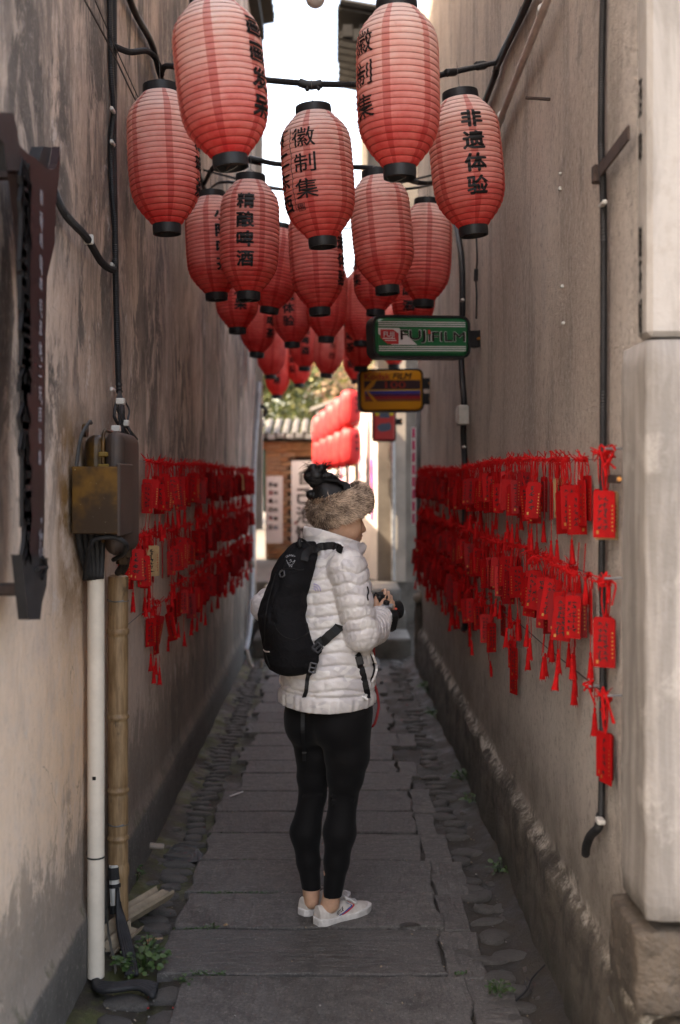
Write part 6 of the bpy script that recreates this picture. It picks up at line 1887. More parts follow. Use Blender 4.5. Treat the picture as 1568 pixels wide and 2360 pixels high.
def torso(X, Y, Z):
    z = Z[0, 0, :]
    cx = secv(z, sx)[None, None, :]; a = secv(z, sa)[None, None, :]; b_ = secv(z, sb_)[None, None, :]; g = np.radians(secv(z, sg))[None, None, :]
    dx, dy = X - cx, Y - Y0
    f = dx * np.sin(g) + dy * np.cos(g); r = dx * np.cos(g) - dy * np.sin(g)
    k0 = (np.abs(f / b_) ** 2.3 + np.abs(r / a) ** 2.3 + 1e-9) ** (1 / 2.3)
    d = (k0 - 1) * np.minimum(a, b_)
    ang = np.arctan2(r / a, f / b_)
    amp = .0078 * np.clip((1.475 - Z) / .05, 0, 1)
    low = np.clip((.845 - Z) / .01, 0, 1)
    d = d - quilt(Z - .82, ang, amp * (1 - low)) - low * (.003 + .0012 * np.sin(ang * 26) + .0008 * np.sin(ang * 41))
    d = d + .012 * np.exp(-((Z - .848) / .006) ** 2) * .6
    return np.maximum(d, np.maximum(Z - 1.385, .803 + .012 * np.sin(ang + 2.2) - Z))
S.put(torso, (-.3, Y0 - .26, .80), (.28, Y0 + .26, 1.475), 0)
def sleeve(pts, rs, seed):
    pts = [np.array(p) for p in pts]
    acc = 0.0
    for i in range(len(pts) - 1):
        a, b_ = pts[i], pts[i + 1]; L = float(np.linalg.norm(b_ - a)); ax = (b_ - a) / L
        e1 = np.cross(ax, [0, 0, 1.0]); 
        if np.linalg.norm(e1) < .2: e1 = np.cross(ax, [0, 1.0, 0])
        e1 /= np.linalg.norm(e1); e2 = np.cross(ax, e1)
        def bump(t, X, Y, Z, a=a, L=L, acc=acc, e1=e1, e2=e2, i=i):
            dx, dy, dz = X - a[0], Y - a[1], Z - a[2]
            ang = np.arctan2(dx * e2[0] + dy * e2[1] + dz * e2[2], dx * e1[0] + dy * e1[1] + dz * e1[2])
            u = np.clip(t, -.3, 1.3) * L + acc
            tw = .018 * np.sin(ang + 1.0) * (1 if i >= len(pts) - 3 else .4)
            return quilt(u + tw, ang, .0080, seed, .041, 5.0)
        S.capsule(a, b_, rs[i], rs[i + 1], .012 if i == 0 else .006, bump=bump)
        acc += L
sleeve([q3(786, 1298, -.10), Rsh, q3(818, 1385, -.165), Rel, q3(862, 1450, -.02), Rwr], [.062, .064, .062, .062, .056, .044], .7)
sleeve([q3(735, 1298, .10), Lsh, q3(668, 1352, .175), Lel, q3(700, 1425, .25), Lwr], [.058, .060, .058, .058, .052, .044], 2.1)
# collar: a slanted open tube
cb, ct = q3(764, 1292, .0), q3(769, 1236, .0)
cu_ = (ct - cb) / np.linalg.norm(ct - cb)
CHt = float(np.linalg.norm(ct - cb))
cfw = fr(66)[0]; crt = fr(66)[1]
def collar(X, Y, Z):
    dx, dy, dz = X - cb[0], Y - cb[1], Z - cb[2]
    u = dx * cu_[0] + dy * cu_[1] + dz * cu_[2]
    x, y = dx - u * cu_[0], dy - u * cu_[1]
    f = x * cfw[0] + y * cfw[1]; r = x * crt[0] + y * crt[1]
    t_ = np.clip(u / CHt, 0, 1)
    A_, B_ = .100 + .014 * t_, .090 - .002 * t_
    fo = f - .012 * t_
    k0 = np.sqrt((fo / A_) ** 2 + (r / B_) ** 2 + 1e-9)
    ang = np.arctan2(r, fo)
    d = np.abs((k0 - 1) * .088) - .0085 - .0035 * np.sin(ang * 9 + 5 * t_) * np.sin(np.pi * t_) - .002 * np.sin(t_ * 14)
    top = CHt - .024 * np.clip(fo / .1, -1, 1) + .004
    return np.maximum(d, np.maximum(u - top, -u - .03))
S.put(collar, cb - .15, ct + .15, .012)
jacket = S.mesh('jacket', M['jacket'], person, ORG)
jv = bvh_of(jacket)
# stitched hem channel, zip edge, pocket opening, logo
def ribbon(pts, w, bv=None, lift=.003, along=None):
    """strip through picture points laid on the surface"""
    out = []
    for p in pts:
        out.append(p)
    return out
def strip(name, pts3, w, mat, parent, thick=.0025):
    """flat webbing: rectangular section facing the eye"""
    pts3 = [Vector(p) for p in pts3]
    V, Fc = [], []
    n = len(pts3)
    for i, p in enumerate(pts3):
        t_ = (pts3[min(i + 1, n - 1)] - pts3[max(i - 1, 0)]).normalized()
        view = (p - EYE).normalized()
        s_ = t_.cross(view).normalized() * w / 2
        m_ = view * thick / 2
        V += [p - s_ - m_, p + s_ - m_, p + s_ + m_, p - s_ + m_]
    for i in range(n - 1):
        for k in range(4): Fc.append((i * 4 + k, i * 4 + (k + 1) % 4, i * 4 + 4 + (k + 1) % 4, i * 4 + 4 + k))
    Fc += [(0, 1, 2, 3), tuple(4 * n - 4 + k for k in range(4))]
    b = MB(); b.add(V, Fc)
    return b.build(name, mat, parent)
def on(bv, pix, n=24, lift=.003, depth=None):
    out = []
    for p in curve_pts([(x, y, 0) for x, y in pix], n):
        h_ = hit(bv, p.x, p.y, lift)
        out.append(h_)
    last = next((p for p in out if p is not None), None)
    res = []
    for i, (p, c) in enumerate(zip(out, curve_pts([(x, y, 0) for x, y in pix], n))):
        if p is None:
            p = P(c.x, c.y, last.y)
        last = p; res.append(p)
    return res
M['webbing'] = mk('webbing', (.007, .0068, .0075), .6, .3, 40, .2, 300, .001)
M['zip_tape'] = mk('zip_tape', (.40, .34, .35), .5, .15, 20, .1)
strip('zip_edge', [P(838, 1250, 4.235), P(836, 1262, 4.235), P(832, 1278, 4.24), P(829, 1294, 4.24)], .011, M['zip_tape'], jacket, .006)
b = MB(); pk = on(jv, [(853, 1506), (858, 1522), (861, 1540), (858, 1556), (853, 1572)], 16, .0035)
V = []
for i, p in enumerate(pk):
    w_ = .011 * math.sin(math.pi * min(1, max(0, i / 16))) + .0012
    V += [p - Vector((w_, 0, 0)), p + Vector((w_ * .5, 0, 0))]
b.add(V, [(2 * i, 2 * i + 1, 2 * i + 3, 2 * i + 2) for i in range(16)]); b.build('pocket_opening', M['ink'], jacket)
strip('pocket_edge', [p + Vector((.004 + .004 * math.sin(math.pi * i / 16), -.006, 0)) for i, p in enumerate(pk)], .008, M['jacket'], jacket, .008)
b = MB(); b.tube(on(jv, [(853, 1574), (856, 1586), (852, 1600), (849, 1588), (853, 1574)], 16, .004), .0016, 5); b.build('zip_pull', M['white_paint'], jacket)
b = MB(); c = hit(jv, 838, 1609, .008) or P(838, 1609, 4.1); b.tube([c + Vector((-.012, 0, .004)), c, c + Vector((.010, -.002, -.008))], [.007, .006, .004], 7); b.tube([c, c + Vector((.004, -.003, .012))], .005, 6); b.build('cord_lock', M['white_paint'], jacket)
b = MB(); z2 = on(jv, [(845, 1352), (848, 1362), (846, 1374), (848, 1384)], 10, .003); b.tube(z2, .0028, 5); b.build('chest_zip', M['ink'], jacket)
b = MB()
for (r0, r1) in ((.019, .0155), (.013, .0095), (.007, .0035)):
    V = []
    for k in range(9):
        a = R(90 + 90 * k / 8) - R(90)
        for r_ in (r0, r1):
            px_, py_ = 724 + r_ * 900 * math.cos(a), 1362 - r_ * 900 * math.sin(a)
            V.append(hit(jv, px_, py_, .0025) or P(px_, py_, 4.05))
    b.add(V, [(2 * i, 2 * i + 2, 2 * i + 3, 2 * i + 1) for i in range(8)])
b.build('chest_mark', mk('lilac_thread', (.40, .36, .50), .5, .1, 9, 0), jacket)

# hair: cap, bun and loose strands
def mat_hair():
    t = NT('black_hair'); o = t.coord(scale=(1, 1, 1))
    t.col(t.mix(t.noise(o, 60, 3), (.004, .0035, .0035), (.011, .008, .0075))); t.set(Roughness=.42); t.bsdf.inputs['Specular IOR Level'].default_value = .3
    t.bump(t.noise(t.coord(scale=(6, 6, 1.2)), 40, 3, .6), .5, .004)
    return t.mat
M['hair'] = mat_hair()
S = Field(HC + np.array([-.16, -.13, -.10]), HC + np.array([.15, .13, .22]), .0032)
S.ellipsoid(hd(-.008, 0, .034), HA, (.098, .080, .096), .01)
BC = q3(729, 1097, -.005)
S.ellipsoid(hd(-.062, 0, .092), HA, (.034, .045, .026), .02)
def bun_tex(t, X, Y, Z): return .003 * np.sin(90 * X + 60 * Z) * np.sin(40 * Y + 30 * Z)
S.ellipsoid(BC, np.eye(3), (.036, .040, .033), .004)
for (x_, y_, r_) in ((713, 1097, .020), (722, 1080, .019), (741, 1080, .017), (752, 1097, .017), (724, 1113, .019), (745, 1112, .018), (762, 1096, .011), (770, 1101, .010)): S.ellipsoid(q3(x_, y_, -.012), np.eye(3), (r_, .024, r_), .005)
S.capsule(q3(742, 1120, -.01), q3(776, 1112, -.01), .018, .016, .012); S.capsule(q3(748, 1106, -.01), q3(768, 1101, -.01), .014, .010, .008)
S.ellipsoid(q3(717, 1140, -.02), np.eye(3), (.018, .03, .017), .006)
S.put(lambda X, Y, Z: (Z - (HC[2] - .010)) + 0 * X + 0 * Y, HC - .25, HC + np.array([.25, .25, .0]), 0, 'sub') if False else None
def facecut(X, Y, Z):
    dx, dy, dz = X - HC[0], Y - HC[1], Z - HC[2]
    f = dx * HF[0] + dy * HF[1] + dz * HF[2]; u = dx * HU[0] + dy * HU[1] + dz * HU[2]
    return np.maximum(u - .018 - .02 * np.clip(f / .1, 0, 1) + .10 * np.clip(-f / .1 - .2, 0, 1), -(f + .12))
S.put(facecut, HC - .2, HC + .2, 0, 'sub')
hair = S.mesh('hair', M['hair'], person, ORG)
b = MB(); r = random.Random(3)
for k in range(420):
    # strands combed from the band up to the bun
    a = r.uniform(-1.5, 1.5)
    st_ = hd(.098 * math.cos(a) * .9 - .008, .08 * math.sin(a), .060 + .012 * math.cos(a))
    st2 = hd(.045 * math.cos(a) - .02, .062 * math.sin(a), .118 + r.uniform(-.002, .006))
    en = BC + np.array([r.uniform(-.01, .02), r.uniform(-.03, .03), r.uniform(-.03, .0)])
    b.tube(curve_pts([st_, st2, en], 7), [.0017] * 7 + [.0008], 3, cap=False)
for k in range(260):
    # coils of the bun
    ph = r.uniform(0, 6.28); tl = r.uniform(-.5, .5); rad = r.uniform(.036, .046)
    pts = []
    for j in range(9):
        a = ph + j * .42
        p = np.array([math.cos(a) * rad, math.sin(a) * math.sin(tl + 1.2) * rad, math.sin(a) * math.cos(tl + .9) * rad * .85 + r.uniform(-.002, .002)])
        pts.append(BC + p)
    b.tube(pts, [.0016] * 8 + [.0006], 3, cap=False)
for k in range(90):
    # fly-aways
    s0 = BC + np.array([r.uniform(-.03, .035), r.uniform(-.03, .03), r.uniform(.0, .03)])
    d0 = np.array([r.choice((-1, -.6, .1, .35)) + r.uniform(-.25, .25), r.uniform(-.5, .5), r.uniform(.1, 1.0)]) * r.uniform(.02, .062)
    b.tube(curve_pts([s0, s0 + d0 * .6 + np.array([0, 0, .006]), s0 + d0 + np.array([r.uniform(-.015, .01), 0, -.012])], 6), [.0014, .0013, .0012, .0010, .0008, .0007, .0005], 3, cap=False)
for k in range(44):
    s0 = q3(747, 1084, -.01); e = np.array([r.uniform(-.012, .03), r.uniform(-.02, .02), r.uniform(.018, .042)])
    b.tube(curve_pts([s0, s0 + e * .6, s0 + e + np.array([r.uniform(-.01, .016), 0, -.004])], 5), [.0017, .0015, .0013, .0011, .0009, .0006], 3, cap=False)
for k in range(40):
    s0 = q3(772 + r.uniform(-10, 16), 1096 + r.uniform(-2, 6), -.02 + r.uniform(-.03, .03)); e = np.array([r.uniform(-.02, .03), r.uniform(-.02, .02), r.uniform(.0, .018)])
    b.tube(curve_pts([s0, s0 + e * .6, s0 + e], 4), [.0009, .0008, .0006, .0005, .0003], 3, cap=False)
for k in range(14):
    s0 = q3(711, 1136, -.03 + r.uniform(-.02, .03)); e = np.array([r.uniform(-.022, -.004), 0, r.uniform(-.004, .012)])
    b.tube([s0, s0 + e], [.0008, .0003], 3, cap=False)
o = b.build('loose_strands', M['hair'], hair, smooth=True); o['kind'] = 'stuff'

# fur headband: a padded band carrying many tapered hairs
BT = R(26)
BF = HF * math.cos(BT) + HU * math.sin(BT); BU = HU * math.cos(BT) - HF * math.sin(BT); BR_ = HRt
BCt = hd(.010, 0, .042)
def bandp(a, w, out=0.0):
    """a around (0 = forehead), w -1..1 across"""
    rf, rr_ = .106 + out, .089 + out
    pad = .011 * math.sqrt(max(0, 1 - w * w))
    n = BF * math.cos(a) + BR_ * math.sin(a)
    hw = .051 - .003 * math.cos(a)
    return BCt + BF * math.cos(a) * (rf + pad - .010 * w * w) + BR_ * math.sin(a) * (rr_ + pad - .010 * w * w) + BU * w * hw
V, Fc = [], []
na, nw = 48, 10
for i in range(na):
    for j in range(nw + 1):
        V.append(bandp(2 * math.pi * i / na, -1 + 2 * j / nw))
for i in range(na):
    for j in range(nw): Fc.append((i * (nw + 1) + j, ((i + 1) % na) * (nw + 1) + j, ((i + 1) % na) * (nw + 1) + j + 1, i * (nw + 1) + j + 1))
b = MB(); b.add(V, Fc)
band = b.build('fur_headband', mk('fur_base', (.24, .155, .11), .9, .3, 30, .2), person, smooth=True)
t = NT('fur')
at = t.n('ShaderNodeAttribute', attribute_name='tone'); t.col(at.outputs['Color']); t.set(Roughness=.6)
V, Fc, T = [], [], []
r = random.Random(9)
for k in range(15000):
    a = r.uniform(0, 2 * math.pi); w = r.uniform(-1, 1)
    p0 = Vector(bandp(a, w))
    n = Vector(BF * math.cos(a) + BR_ * math.sin(a)) * (1 - .5 * abs(w)) + Vector(BU) * w * .8
    cl = mnoise.noise(p0 * 34); cl2 = mnoise.noise(p0 * 60 + Vector((3, 1, 2)))
    # fur is combed back and down, in clumps
    comb = Vector(-(-BF * math.sin(a) + BR_ * math.cos(a))) * (.55 * (1 if math.sin(a) > 0 else -1)) + Vector(-BU) * .35
    d_ = (n * .75 + comb * 1.0 + Vector((cl, cl2, cl * .5)) * .75 + Vector((r.gauss(0, .22), r.gauss(0, .22), r.gauss(0, .22)))).normalized()
    l = r.uniform(.013, .027)
    s_ = d_.cross((p0 - EYE).normalized()).normalized() * .0011
    p1 = p0 + d_ * l * .55; p2 = p0 + (d_ + comb * .35).normalized() * l
    i0 = len(V)
    V += [p0 - s_, p0 + s_, p1 + s_ * .8, p1 - s_ * .8, p2]
    Fc += [(i0, i0 + 1, i0 + 2, i0 + 3), (i0 + 3, i0 + 2, i0 + 4)]
    tone = .44 + .55 * cl + .55 * mnoise.noise(p0 * 11) + r.gauss(0, .28)
    lo, hi = np.array([.095, .055, .038]), np.array([.74, .54, .40])
    c = lo + (hi - lo) * min(1, max(0, tone))
    T += [tuple(c * .45), tuple(c * .45), tuple(c), tuple(c), tuple(c * (1.25 if r.random() < .7 else .3))]
b = MB(); b.add(V, Fc)
fo = b.build('fur', t.mat, band)
ca = fo.data.color_attributes.new('tone', 'FLOAT_COLOR', 'POINT')
ca.data.foreach_set('color', np.array([(*c, 1) for c in T], np.float32).ravel())
fo['kind'] = 'stuff'

# ---------------------------------------------------------------- backpack
bp_sec = [(1556, 678, 8, .30), (1551, 676, 28, .62), (1543, 674, 46, .85), (1527, 673, 55, 1), (1487, 670, 62, 1), (1450, 660, 56, 1), (1417, 655, 52, 1), (1367, 665, 48, .95), (1316, 680, 44, .9), (1285, 694, 40, .85), (1262, 704, 26, .7), (1250, 706, 14, .5)]
pz = np.array([float(q3(0, s_[0], -.1)[2]) for s_ in bp_sec]); px_ = np.array([float(q3(s_[1] - 5, s_[0], -.10)[0]) for s_ in bp_sec])
pa = np.array([s_[2] / 610 / .772 * .86 for s_ in bp_sec]); pd = np.array([s_[3] for s_ in bp_sec]); po = np.argsort(pz)
S = Field((-.40, Y0 - .36, .84), (.05, Y0 + .14, 1.58), .0040)
g0 = R(62); CY = Y0 - .105
def pack(X, Y, Z):
    z = Z[0, 0, :]
    i_ = lambda arr: np.interp(z, pz[po], arr[po])[None, None, :]
    cx, a, dd = i_(px_), i_(pa), i_(pd)
    dx, dy = X - cx, Y - CY
    f = dx * math.sin(g0) + dy * math.cos(g0); r = dx * math.cos(g0) - dy * math.sin(g0)
    b_ = .074 * dd
    k0 = (np.abs(f / b_) ** 2.6 + np.abs(r / a) ** 2.6 + 1e-9) ** (1 / 2.6)
    d = (k0 - 1) * np.minimum(a, b_)
    u = r / a                                        # -1 left .. 1 right across the back
    back = np.clip(-f / b_, 0, 1)
    # panels: centre panel between two seams, stretch pocket below a slanted edge
    edge = 1.135 + .05 * np.clip(-u, -1, 1) + .03 * u * u
    pocket = np.clip((edge - Z) / .006, 0, 1)
    d = d - .004 * pocket
    for s0 in (-.52, .50):
        ss = s0 + .16 * (Z - 1.2)
        d = d + .0045 * np.exp(-((u - ss) / .035) ** 2) * (1 - pocket * .8)
    wr_ = np.sin((Z * 46 + u * 5.5) + 2 * np.sin(u * 4 + Z * 9)) * .0022 + np.sin(Z * 83 - u * 9 + 1.5 * np.sin(Z * 21)) * .0012
    d = d - wr_ * (1 - pocket)
    d = np.maximum(d, np.maximum(Z - pz.max(), pz.min() - Z))
    flap = 1.40 - .03 * u
    d = d - .0045 * np.clip((Z - flap) / .005, 0, 1) * np.clip((1.475 - Z) / .03, 0, 1)
    return d
S.put(pack, (-.36, Y0 - .32, .88), (.03, Y0 + .12, 1.55), 0)
# wing of the hip belt
S.capsule(q3(715, 1505, -.17), q3(735, 1500, -.185), .022, .012, .02)
S.capsule(q3(716, 1535, -.17), q3(726, 1522, -.185), .018, .014, .02)
t = NT('black_ripstop'); o_ = t.coord()
t.col(t.mix(t.noise(o_, 8, 4), (.005, .0047, .0055), (.010, .0095, .0105))); t.set(Roughness=.55); t.bsdf.inputs['Specular IOR Level'].default_value = .25
t.set(Roughness=.85); t.bsdf.inputs['Specular IOR Level'].default_value = .12
k_ = t.bump(t.noise(t.coord(scale=(1, 1, 1)), 26, 4, .6, 1.0), .6, .012); t.bump(t.noise(o_, 420, 2), .25, .001, k_)
M['pack'] = t.mat
pack_o = S.mesh('backpack', M['pack'], None, ORG)
pack_o.location = ORG; WL[pack_o.name] = ORG.copy()
tag(pack_o, 'slim black backpack worn over the white quilted jacket', 'backpack')
pv_ = bvh_of(pack_o)
def both(pix, n=20, lift=.004):
    out = []
    for c in curve_pts([(x, y, 0) for x, y in pix], n):
        cands = [h_ for h_ in (hit(pv_, c.x, c.y, lift), hit(jv, c.x, c.y, lift)) if h_ is not None]
        out.append(min(cands, key=lambda p: (p - EYE).length) if cands else None)
    last = next(p for p in out if p is not None); res = []
    for p, c in zip(out, curve_pts([(x, y, 0) for x, y in pix], n)):
        if p is None: p = P(c.x, c.y, last.y)
        last = p; res.append(p)
    return res
strip('shoulder_strap', both([(700, 1292), (706, 1276), (722, 1266), (745, 1261), (772, 1262), (790, 1272)], 32, .007), .027, M['webbing'], pack_o, .010)
strip('shoulder_strap', [P(690, 1258, 4.15), P(686, 1264, 4.2), P(680, 1280, 4.26)], .035, M['webbing'], pack_o, .010)
strip('side_strap', both([(728, 1492), (745, 1478), (762, 1462), (776, 1452), (783, 1440)], 16, .006), .034, M['webbing'], pack_o, .008)
strip('side_webbing', both([(720, 1500), (738, 1486), (756, 1472)], 10, .010), .016, M['webbing'], pack_o, .003)
hs = both([(715, 1540), (713, 1555), (710, 1580), (706, 1605)], 14, .008)
lb = bvh_of(leg_o)
tail = []
for (x, y) in ((704, 1622), (701, 1650), (700, 1685), (702, 1720), (705, 1752)):
    h_ = hit(lb, x, y, .012); tail.append(h_ if h_ is not None else P(x, y, hs[-1].y))
strip('hanging_webbing', curve_pts(hs + tail, 40), .014, M['webbing'], pack_o, .003)
b = MB(); p = tail[-2]; b.box(p + Vector((0, -.003, -.012)), (.016, .004, .006)); b.build('webbing_stop', M['black_plastic'], pack_o)
b = MB(); b.tube(curve_pts([P(664, 1672, 4.24), P(668, 1690, 4.24), P(671, 1706, 4.24), P(674, 1690, 4.24), P(669, 1674, 4.24)], 18), .0022, 5); b.build('cord_loop', M['webbing'], pack_o)
strip('hip_webbing', on(jv, [(822, 1504), (828, 1530), (836, 1560), (843, 1590), (846, 1610)], 20, .006), .0215, M['webbing'], pack_o, .003)
b = MB(); c = hit(jv, 826, 1522, .008); b.box(c, (.026, .006, .032), rot=(0, R(-14), 0), bev=.002); b.build('buckle', M['black_plastic'], pack_o)
def ladder(name, x, y, w, h, ang):
    c = both([(x - .5, y), (x + .5, y)], 1, .012)[0]
    b = MB()
    cs, sn = math.cos(R(ang)), math.sin(R(ang))
    T_ = lambda u, v: c + Vector((u * cs - v * sn, -.002, u * sn + v * cs))
    for (u0, v0, u1, v1) in ((-w, -h, w, -h), (w, -h, w, h), (w, h, -w, h), (-w, h, -w, -h), (-w, 0, w, 0)): b.tube([T_(u0, v0), T_(u1, v1)], .0032, 6)
    b.build(name, mk('grey_plastic', (.045, .045, .05), .4, .1), pack_o)
ladder('buckle', 721, 1535, .011, .016, -12); ladder('buckle', 734, 1496, .013, .014, 45)
b = MB(); b.tube(curve_pts([P(693, 1262, 4.0), P(690, 1250, 4.0), P(693, 1242, 4.02), P(704, 1248, 4.03), P(714, 1258, 4.03), P(722, 1264, 4.04)], 18), .0075, 8, flat=.5); b.build('haul_loop', M['webbing'], pack_o, smooth=True)
b = MB(); b.tube(both([(652, 1314), (647, 1322), (650, 1330), (657, 1326), (656, 1316)], 14, .004), .0028, 5); b.build('ring', mk('grey_ring', (.06, .06, .065), .4, .1), pack_o)
for nm, pix in (('zip_line', [(636, 1322), (626, 1360), (616, 1400), (611, 1450), (612, 1500), (622, 1535)]), ('flap_seam', [(655, 1312), (672, 1310), (690, 1314), (700, 1312)]), ('pocket_seam', [(632, 1436), (642, 1456), (660, 1470), (680, 1474), (700, 1466), (712, 1456)])):
    b = MB(); b.tube(on(pv_, pix, 24, .0008), .0026, 5); b.build(nm, M['webbing'], pack_o)
mkw = mk('grey_thread', (.33, .33, .35), .6, .1, 20, 0)
b = MB()
for k, ch in enumerate('OSPREY'):
    a = R(-44 + k * 17)
    V, Fc, w = glyph(ch, .01)
    cx_, cy_ = 671 + 13 * math.sin(a), 1291 - 13 * math.cos(a) * .8
    cs, sn = math.cos(a + R(12)), math.sin(a + R(12))
    b.add([hit(pv_, cx_ + (p[0] * cs + p[1] * sn) * 6.0, cy_ + (p[0] * sn - p[1] * cs) * 6.0, .0025) or P(cx_, cy_, 3.95) for p in V], Fc)
b.build('lettering', mkw, pack_o)
b = MB()
for pix in ([(661, 1291), (664, 1297), (669, 1298), (672, 1294), (676, 1296), (681, 1291), (677, 1299), (671, 1302), (666, 1301), (661, 1291)], [(667, 1301), (668, 1306), (671, 1304), (673, 1307), (674, 1302)], [(669, 1293), (671, 1290), (673, 1293)]):
    b.tube(on(pv_, pix, 24, .002), .0008, 4)
b.build('bird_mark', mkw, pack_o)
b = MB(); b.tube(on(pv_, [(609, 1496), (612, 1500), (617, 1501.5), (623, 1502)], 10, .003), [.001, .0014, .0018, .0024, .0028, .003, .003, .0028, .003, .003, .002], 5); b.build('reflective_tab', mk('pale_tab', (.6, .5, .46), .4, .1), pack_o)

# ---------------------------------------------------------------- camera in her hands
cmo = thing('camera', 'black and silver photo camera with a red strap held in front of the jacket', 'camera', Vector(CC))
f_, r_ = CF, CRt
Mc = Matrix((tuple(r_), tuple(f_), tuple(UP))).transposed()
tilt = Matrix.Rotation(R(18), 3, 'Y')
def T(v): return Vector(CC) + Mc @ (tilt @ Vector(v))
def cbox(name, c, d, mat, bev=.004):
    b = MB(); b.box((0, 0, 0), d, bev=bev); b.v = [T(Vector(c) + Vector(p)) for p in b.v]; return b.build(name, mat, cmo)
silver = mk('silver_body', (.34, .34, .36), .35, .15, 20, .1, metal=.5); blk = mk('camera_black', (.012, .012, .013), .35, .3, 30, .2)
cbox('body', (-.02, .0, -.005), (.115, .042, .062), blk, .008)
cbox('top_plate', (-.02, .0, .034), (.118, .044, .020), silver, .005)
cbox('viewfinder', (-.02, -.004, .056), (.045, .05, .030), blk, .008)
cbox('grip', (.052, .012, -.012), (.040, .055, .085), blk, .014)
def clathe(name, prof, c, mat, axis='z', seg=20):
    b = MB(); b.lathe(prof, seg=seg)
    b.v = [T(Vector(c) + (Vector(p) if axis == 'z' else Vector((p[0], p[2], p[1])))) for p in b.v]; return b.build(name, mat, cmo, smooth=True, auto=40)
clathe('dial', [(.0001, .012), (.011, .012), (.012, .010), (.012, 0), (.0001, 0)], (.020, -.004, .045), blk)
clathe('dial', [(.0001, .010), (.007, .010), (.008, 0), (.0001, 0)], (.042, .006, .042), silver)
clathe('shutter_button', [(.0001, .006), (.005, .005), (.0055, 0)], (.054, .020, .036), mk('red_button', (.5, .06, .03), .35, .1))
clathe('lens', [(.030, 0), (.032, .02), (.034, .05), (.036, .075), (.030, .075), (.028, .05), (.0001, .045)], (-.02, .022, -.002), blk, 'y', 28)
b = MB(); b.tube(curve_pts([T((-.07, -.01, .03)), P(862, 1500, 4.30), P(861, 1560, 4.28), P(870, 1600, 4.27), P(873, 1628, 4.26), P(868, 1655, 4.25), P(861, 1672, 4.25), P(852, 1670, 4.28), P(850, 1600, 4.31), P(848, 1520, 4.33), T((.06, -.01, .03))], 60), .0048, 6, flat=.6)
b.build('strap', mk('strap_red', (.34, .012, .014), .6, .2), cmo, smooth=True)
# ---------------------------------------------------------------- weeds, rubble, litter
def weed_mat():
    t = NT('weed_leaf'); g_ = t.n('ShaderNodeNewGeometry')
    c = t.mix(g_.outputs['Random Per Island'], (.012, .036, .007), (.036, .075, .014)); t.col(c); t.set(Roughness=.5)
    return t.mat
M['weed'] = weed_mat()
def weed(px, py, rad, n, label, seed, h=.05, ls=.016):
    r = random.Random(seed); c = onG(px, py)
    root = thing('weed', label, 'plant', c, 'small weeds in the gutters')
    b, st_ = MB(), MB()
    for k in range(n):
        a = r.uniform(0, 6.28); q = rad * math.sqrt(r.random())
        p = c + Vector((q * math.cos(a), q * math.sin(a), h * r.uniform(.3, 1) * (1.2 - q / rad * .6)))
        s0 = c + Vector((q * .3 * math.cos(a), q * .3 * math.sin(a), 0))
        st_.tube([s0, s0.lerp(p, .6) + Vector((0, 0, .006)), p], .0009, 3, cap=False)
        # a rounded leaf of eight points, cupped
        s = ls * r.uniform(.6, 1.25); nz = Vector((r.uniform(-.5, .5), r.uniform(-.7, .2), 1)).normalized(); u = Vector((math.cos(a), math.sin(a), 0)); u = (u - nz * u.dot(nz)).normalized(); v = nz.cross(u)
        prof_ = [(0, 0), (.25, .38), (.7, .5), (1.1, .38), (1.35, 0), (1.1, -.38), (.7, -.5), (.25, -.38)]
        V = [p + u * s * x + v * s * y + nz * s * (.18 * abs(y)) for x, y in prof_] + [p + u * s * .65 - nz * s * .06]
        b.add(V, [(i, (i + 1) % 8, 8) for i in range(8)])
    st_.build('stems', M['weed'], root); o = b.build('leaves', M['weed'], root, smooth=True); o['kind'] = 'stuff'
weed(330, 2230, .085, 110, 'leafy weed clump at the foot of the cream pipe', 1, .06, .017)
weed(345, 2188, .035, 30, 'finer weed just behind the leafy clump', 2, .05, .010)
weed(424, 2262, .025, 14, 'tiny weed at the corner of the front slab', 3, .02, .009)
weed(312, 2030, .035, 18, 'sprig of round yellow-green leaves behind the bamboo foot', 4, .07, .014)
weed(1150, 2286, .045, 46, 'small weed among broken stones in the right front corner', 5, .03, .008)
weed(1158, 2010, .06, 30, 'spreading weed against the damp right wall, middle one', 6, .05, .016)
weed(1090, 1850, .05, 26, 'weed against the damp right wall behind the middle one', 7, .05, .018)
weed(1072, 1800, .055, 30, 'broad-leaved weed against the right wall, third back', 8, .06, .02)
weed(1010, 1655, .07, 40, 'pale green weed deep along the right wall', 9, .10, .022)
weed(990, 1600, .07, 40, 'farthest weed along the right wall', 10, .12, .022)
weed(487, 2140, .02, 10, 'tiny weed in the joint before the shoes', 11, .012, .008)
b = MB(); r = random.Random(4)
for (x0, x1, y) in ((440, 520, 2243), (455, 640, 2057), (480, 560, 1921), (400, 470, 2140), (1050, 1075, 2243), (560, 600, 1984)):
    for k in range(int((x1 - x0) * 1.2)):
        p = onG(r.uniform(x0, x1), y + r.gauss(0, 2.2), -.004); s = r.uniform(.002, .006)
        b.add([p + Vector((-s, 0, 0)), p + Vector((s, 0, 0)), p + Vector((r.uniform(-s, s), r.uniform(-s, s), s * 1.2))], [(0, 1, 2)])
tag(b.build('moss', M['weed']), 'moss growing in the joints between the slabs', 'moss', kind='stuff')
b = MB()
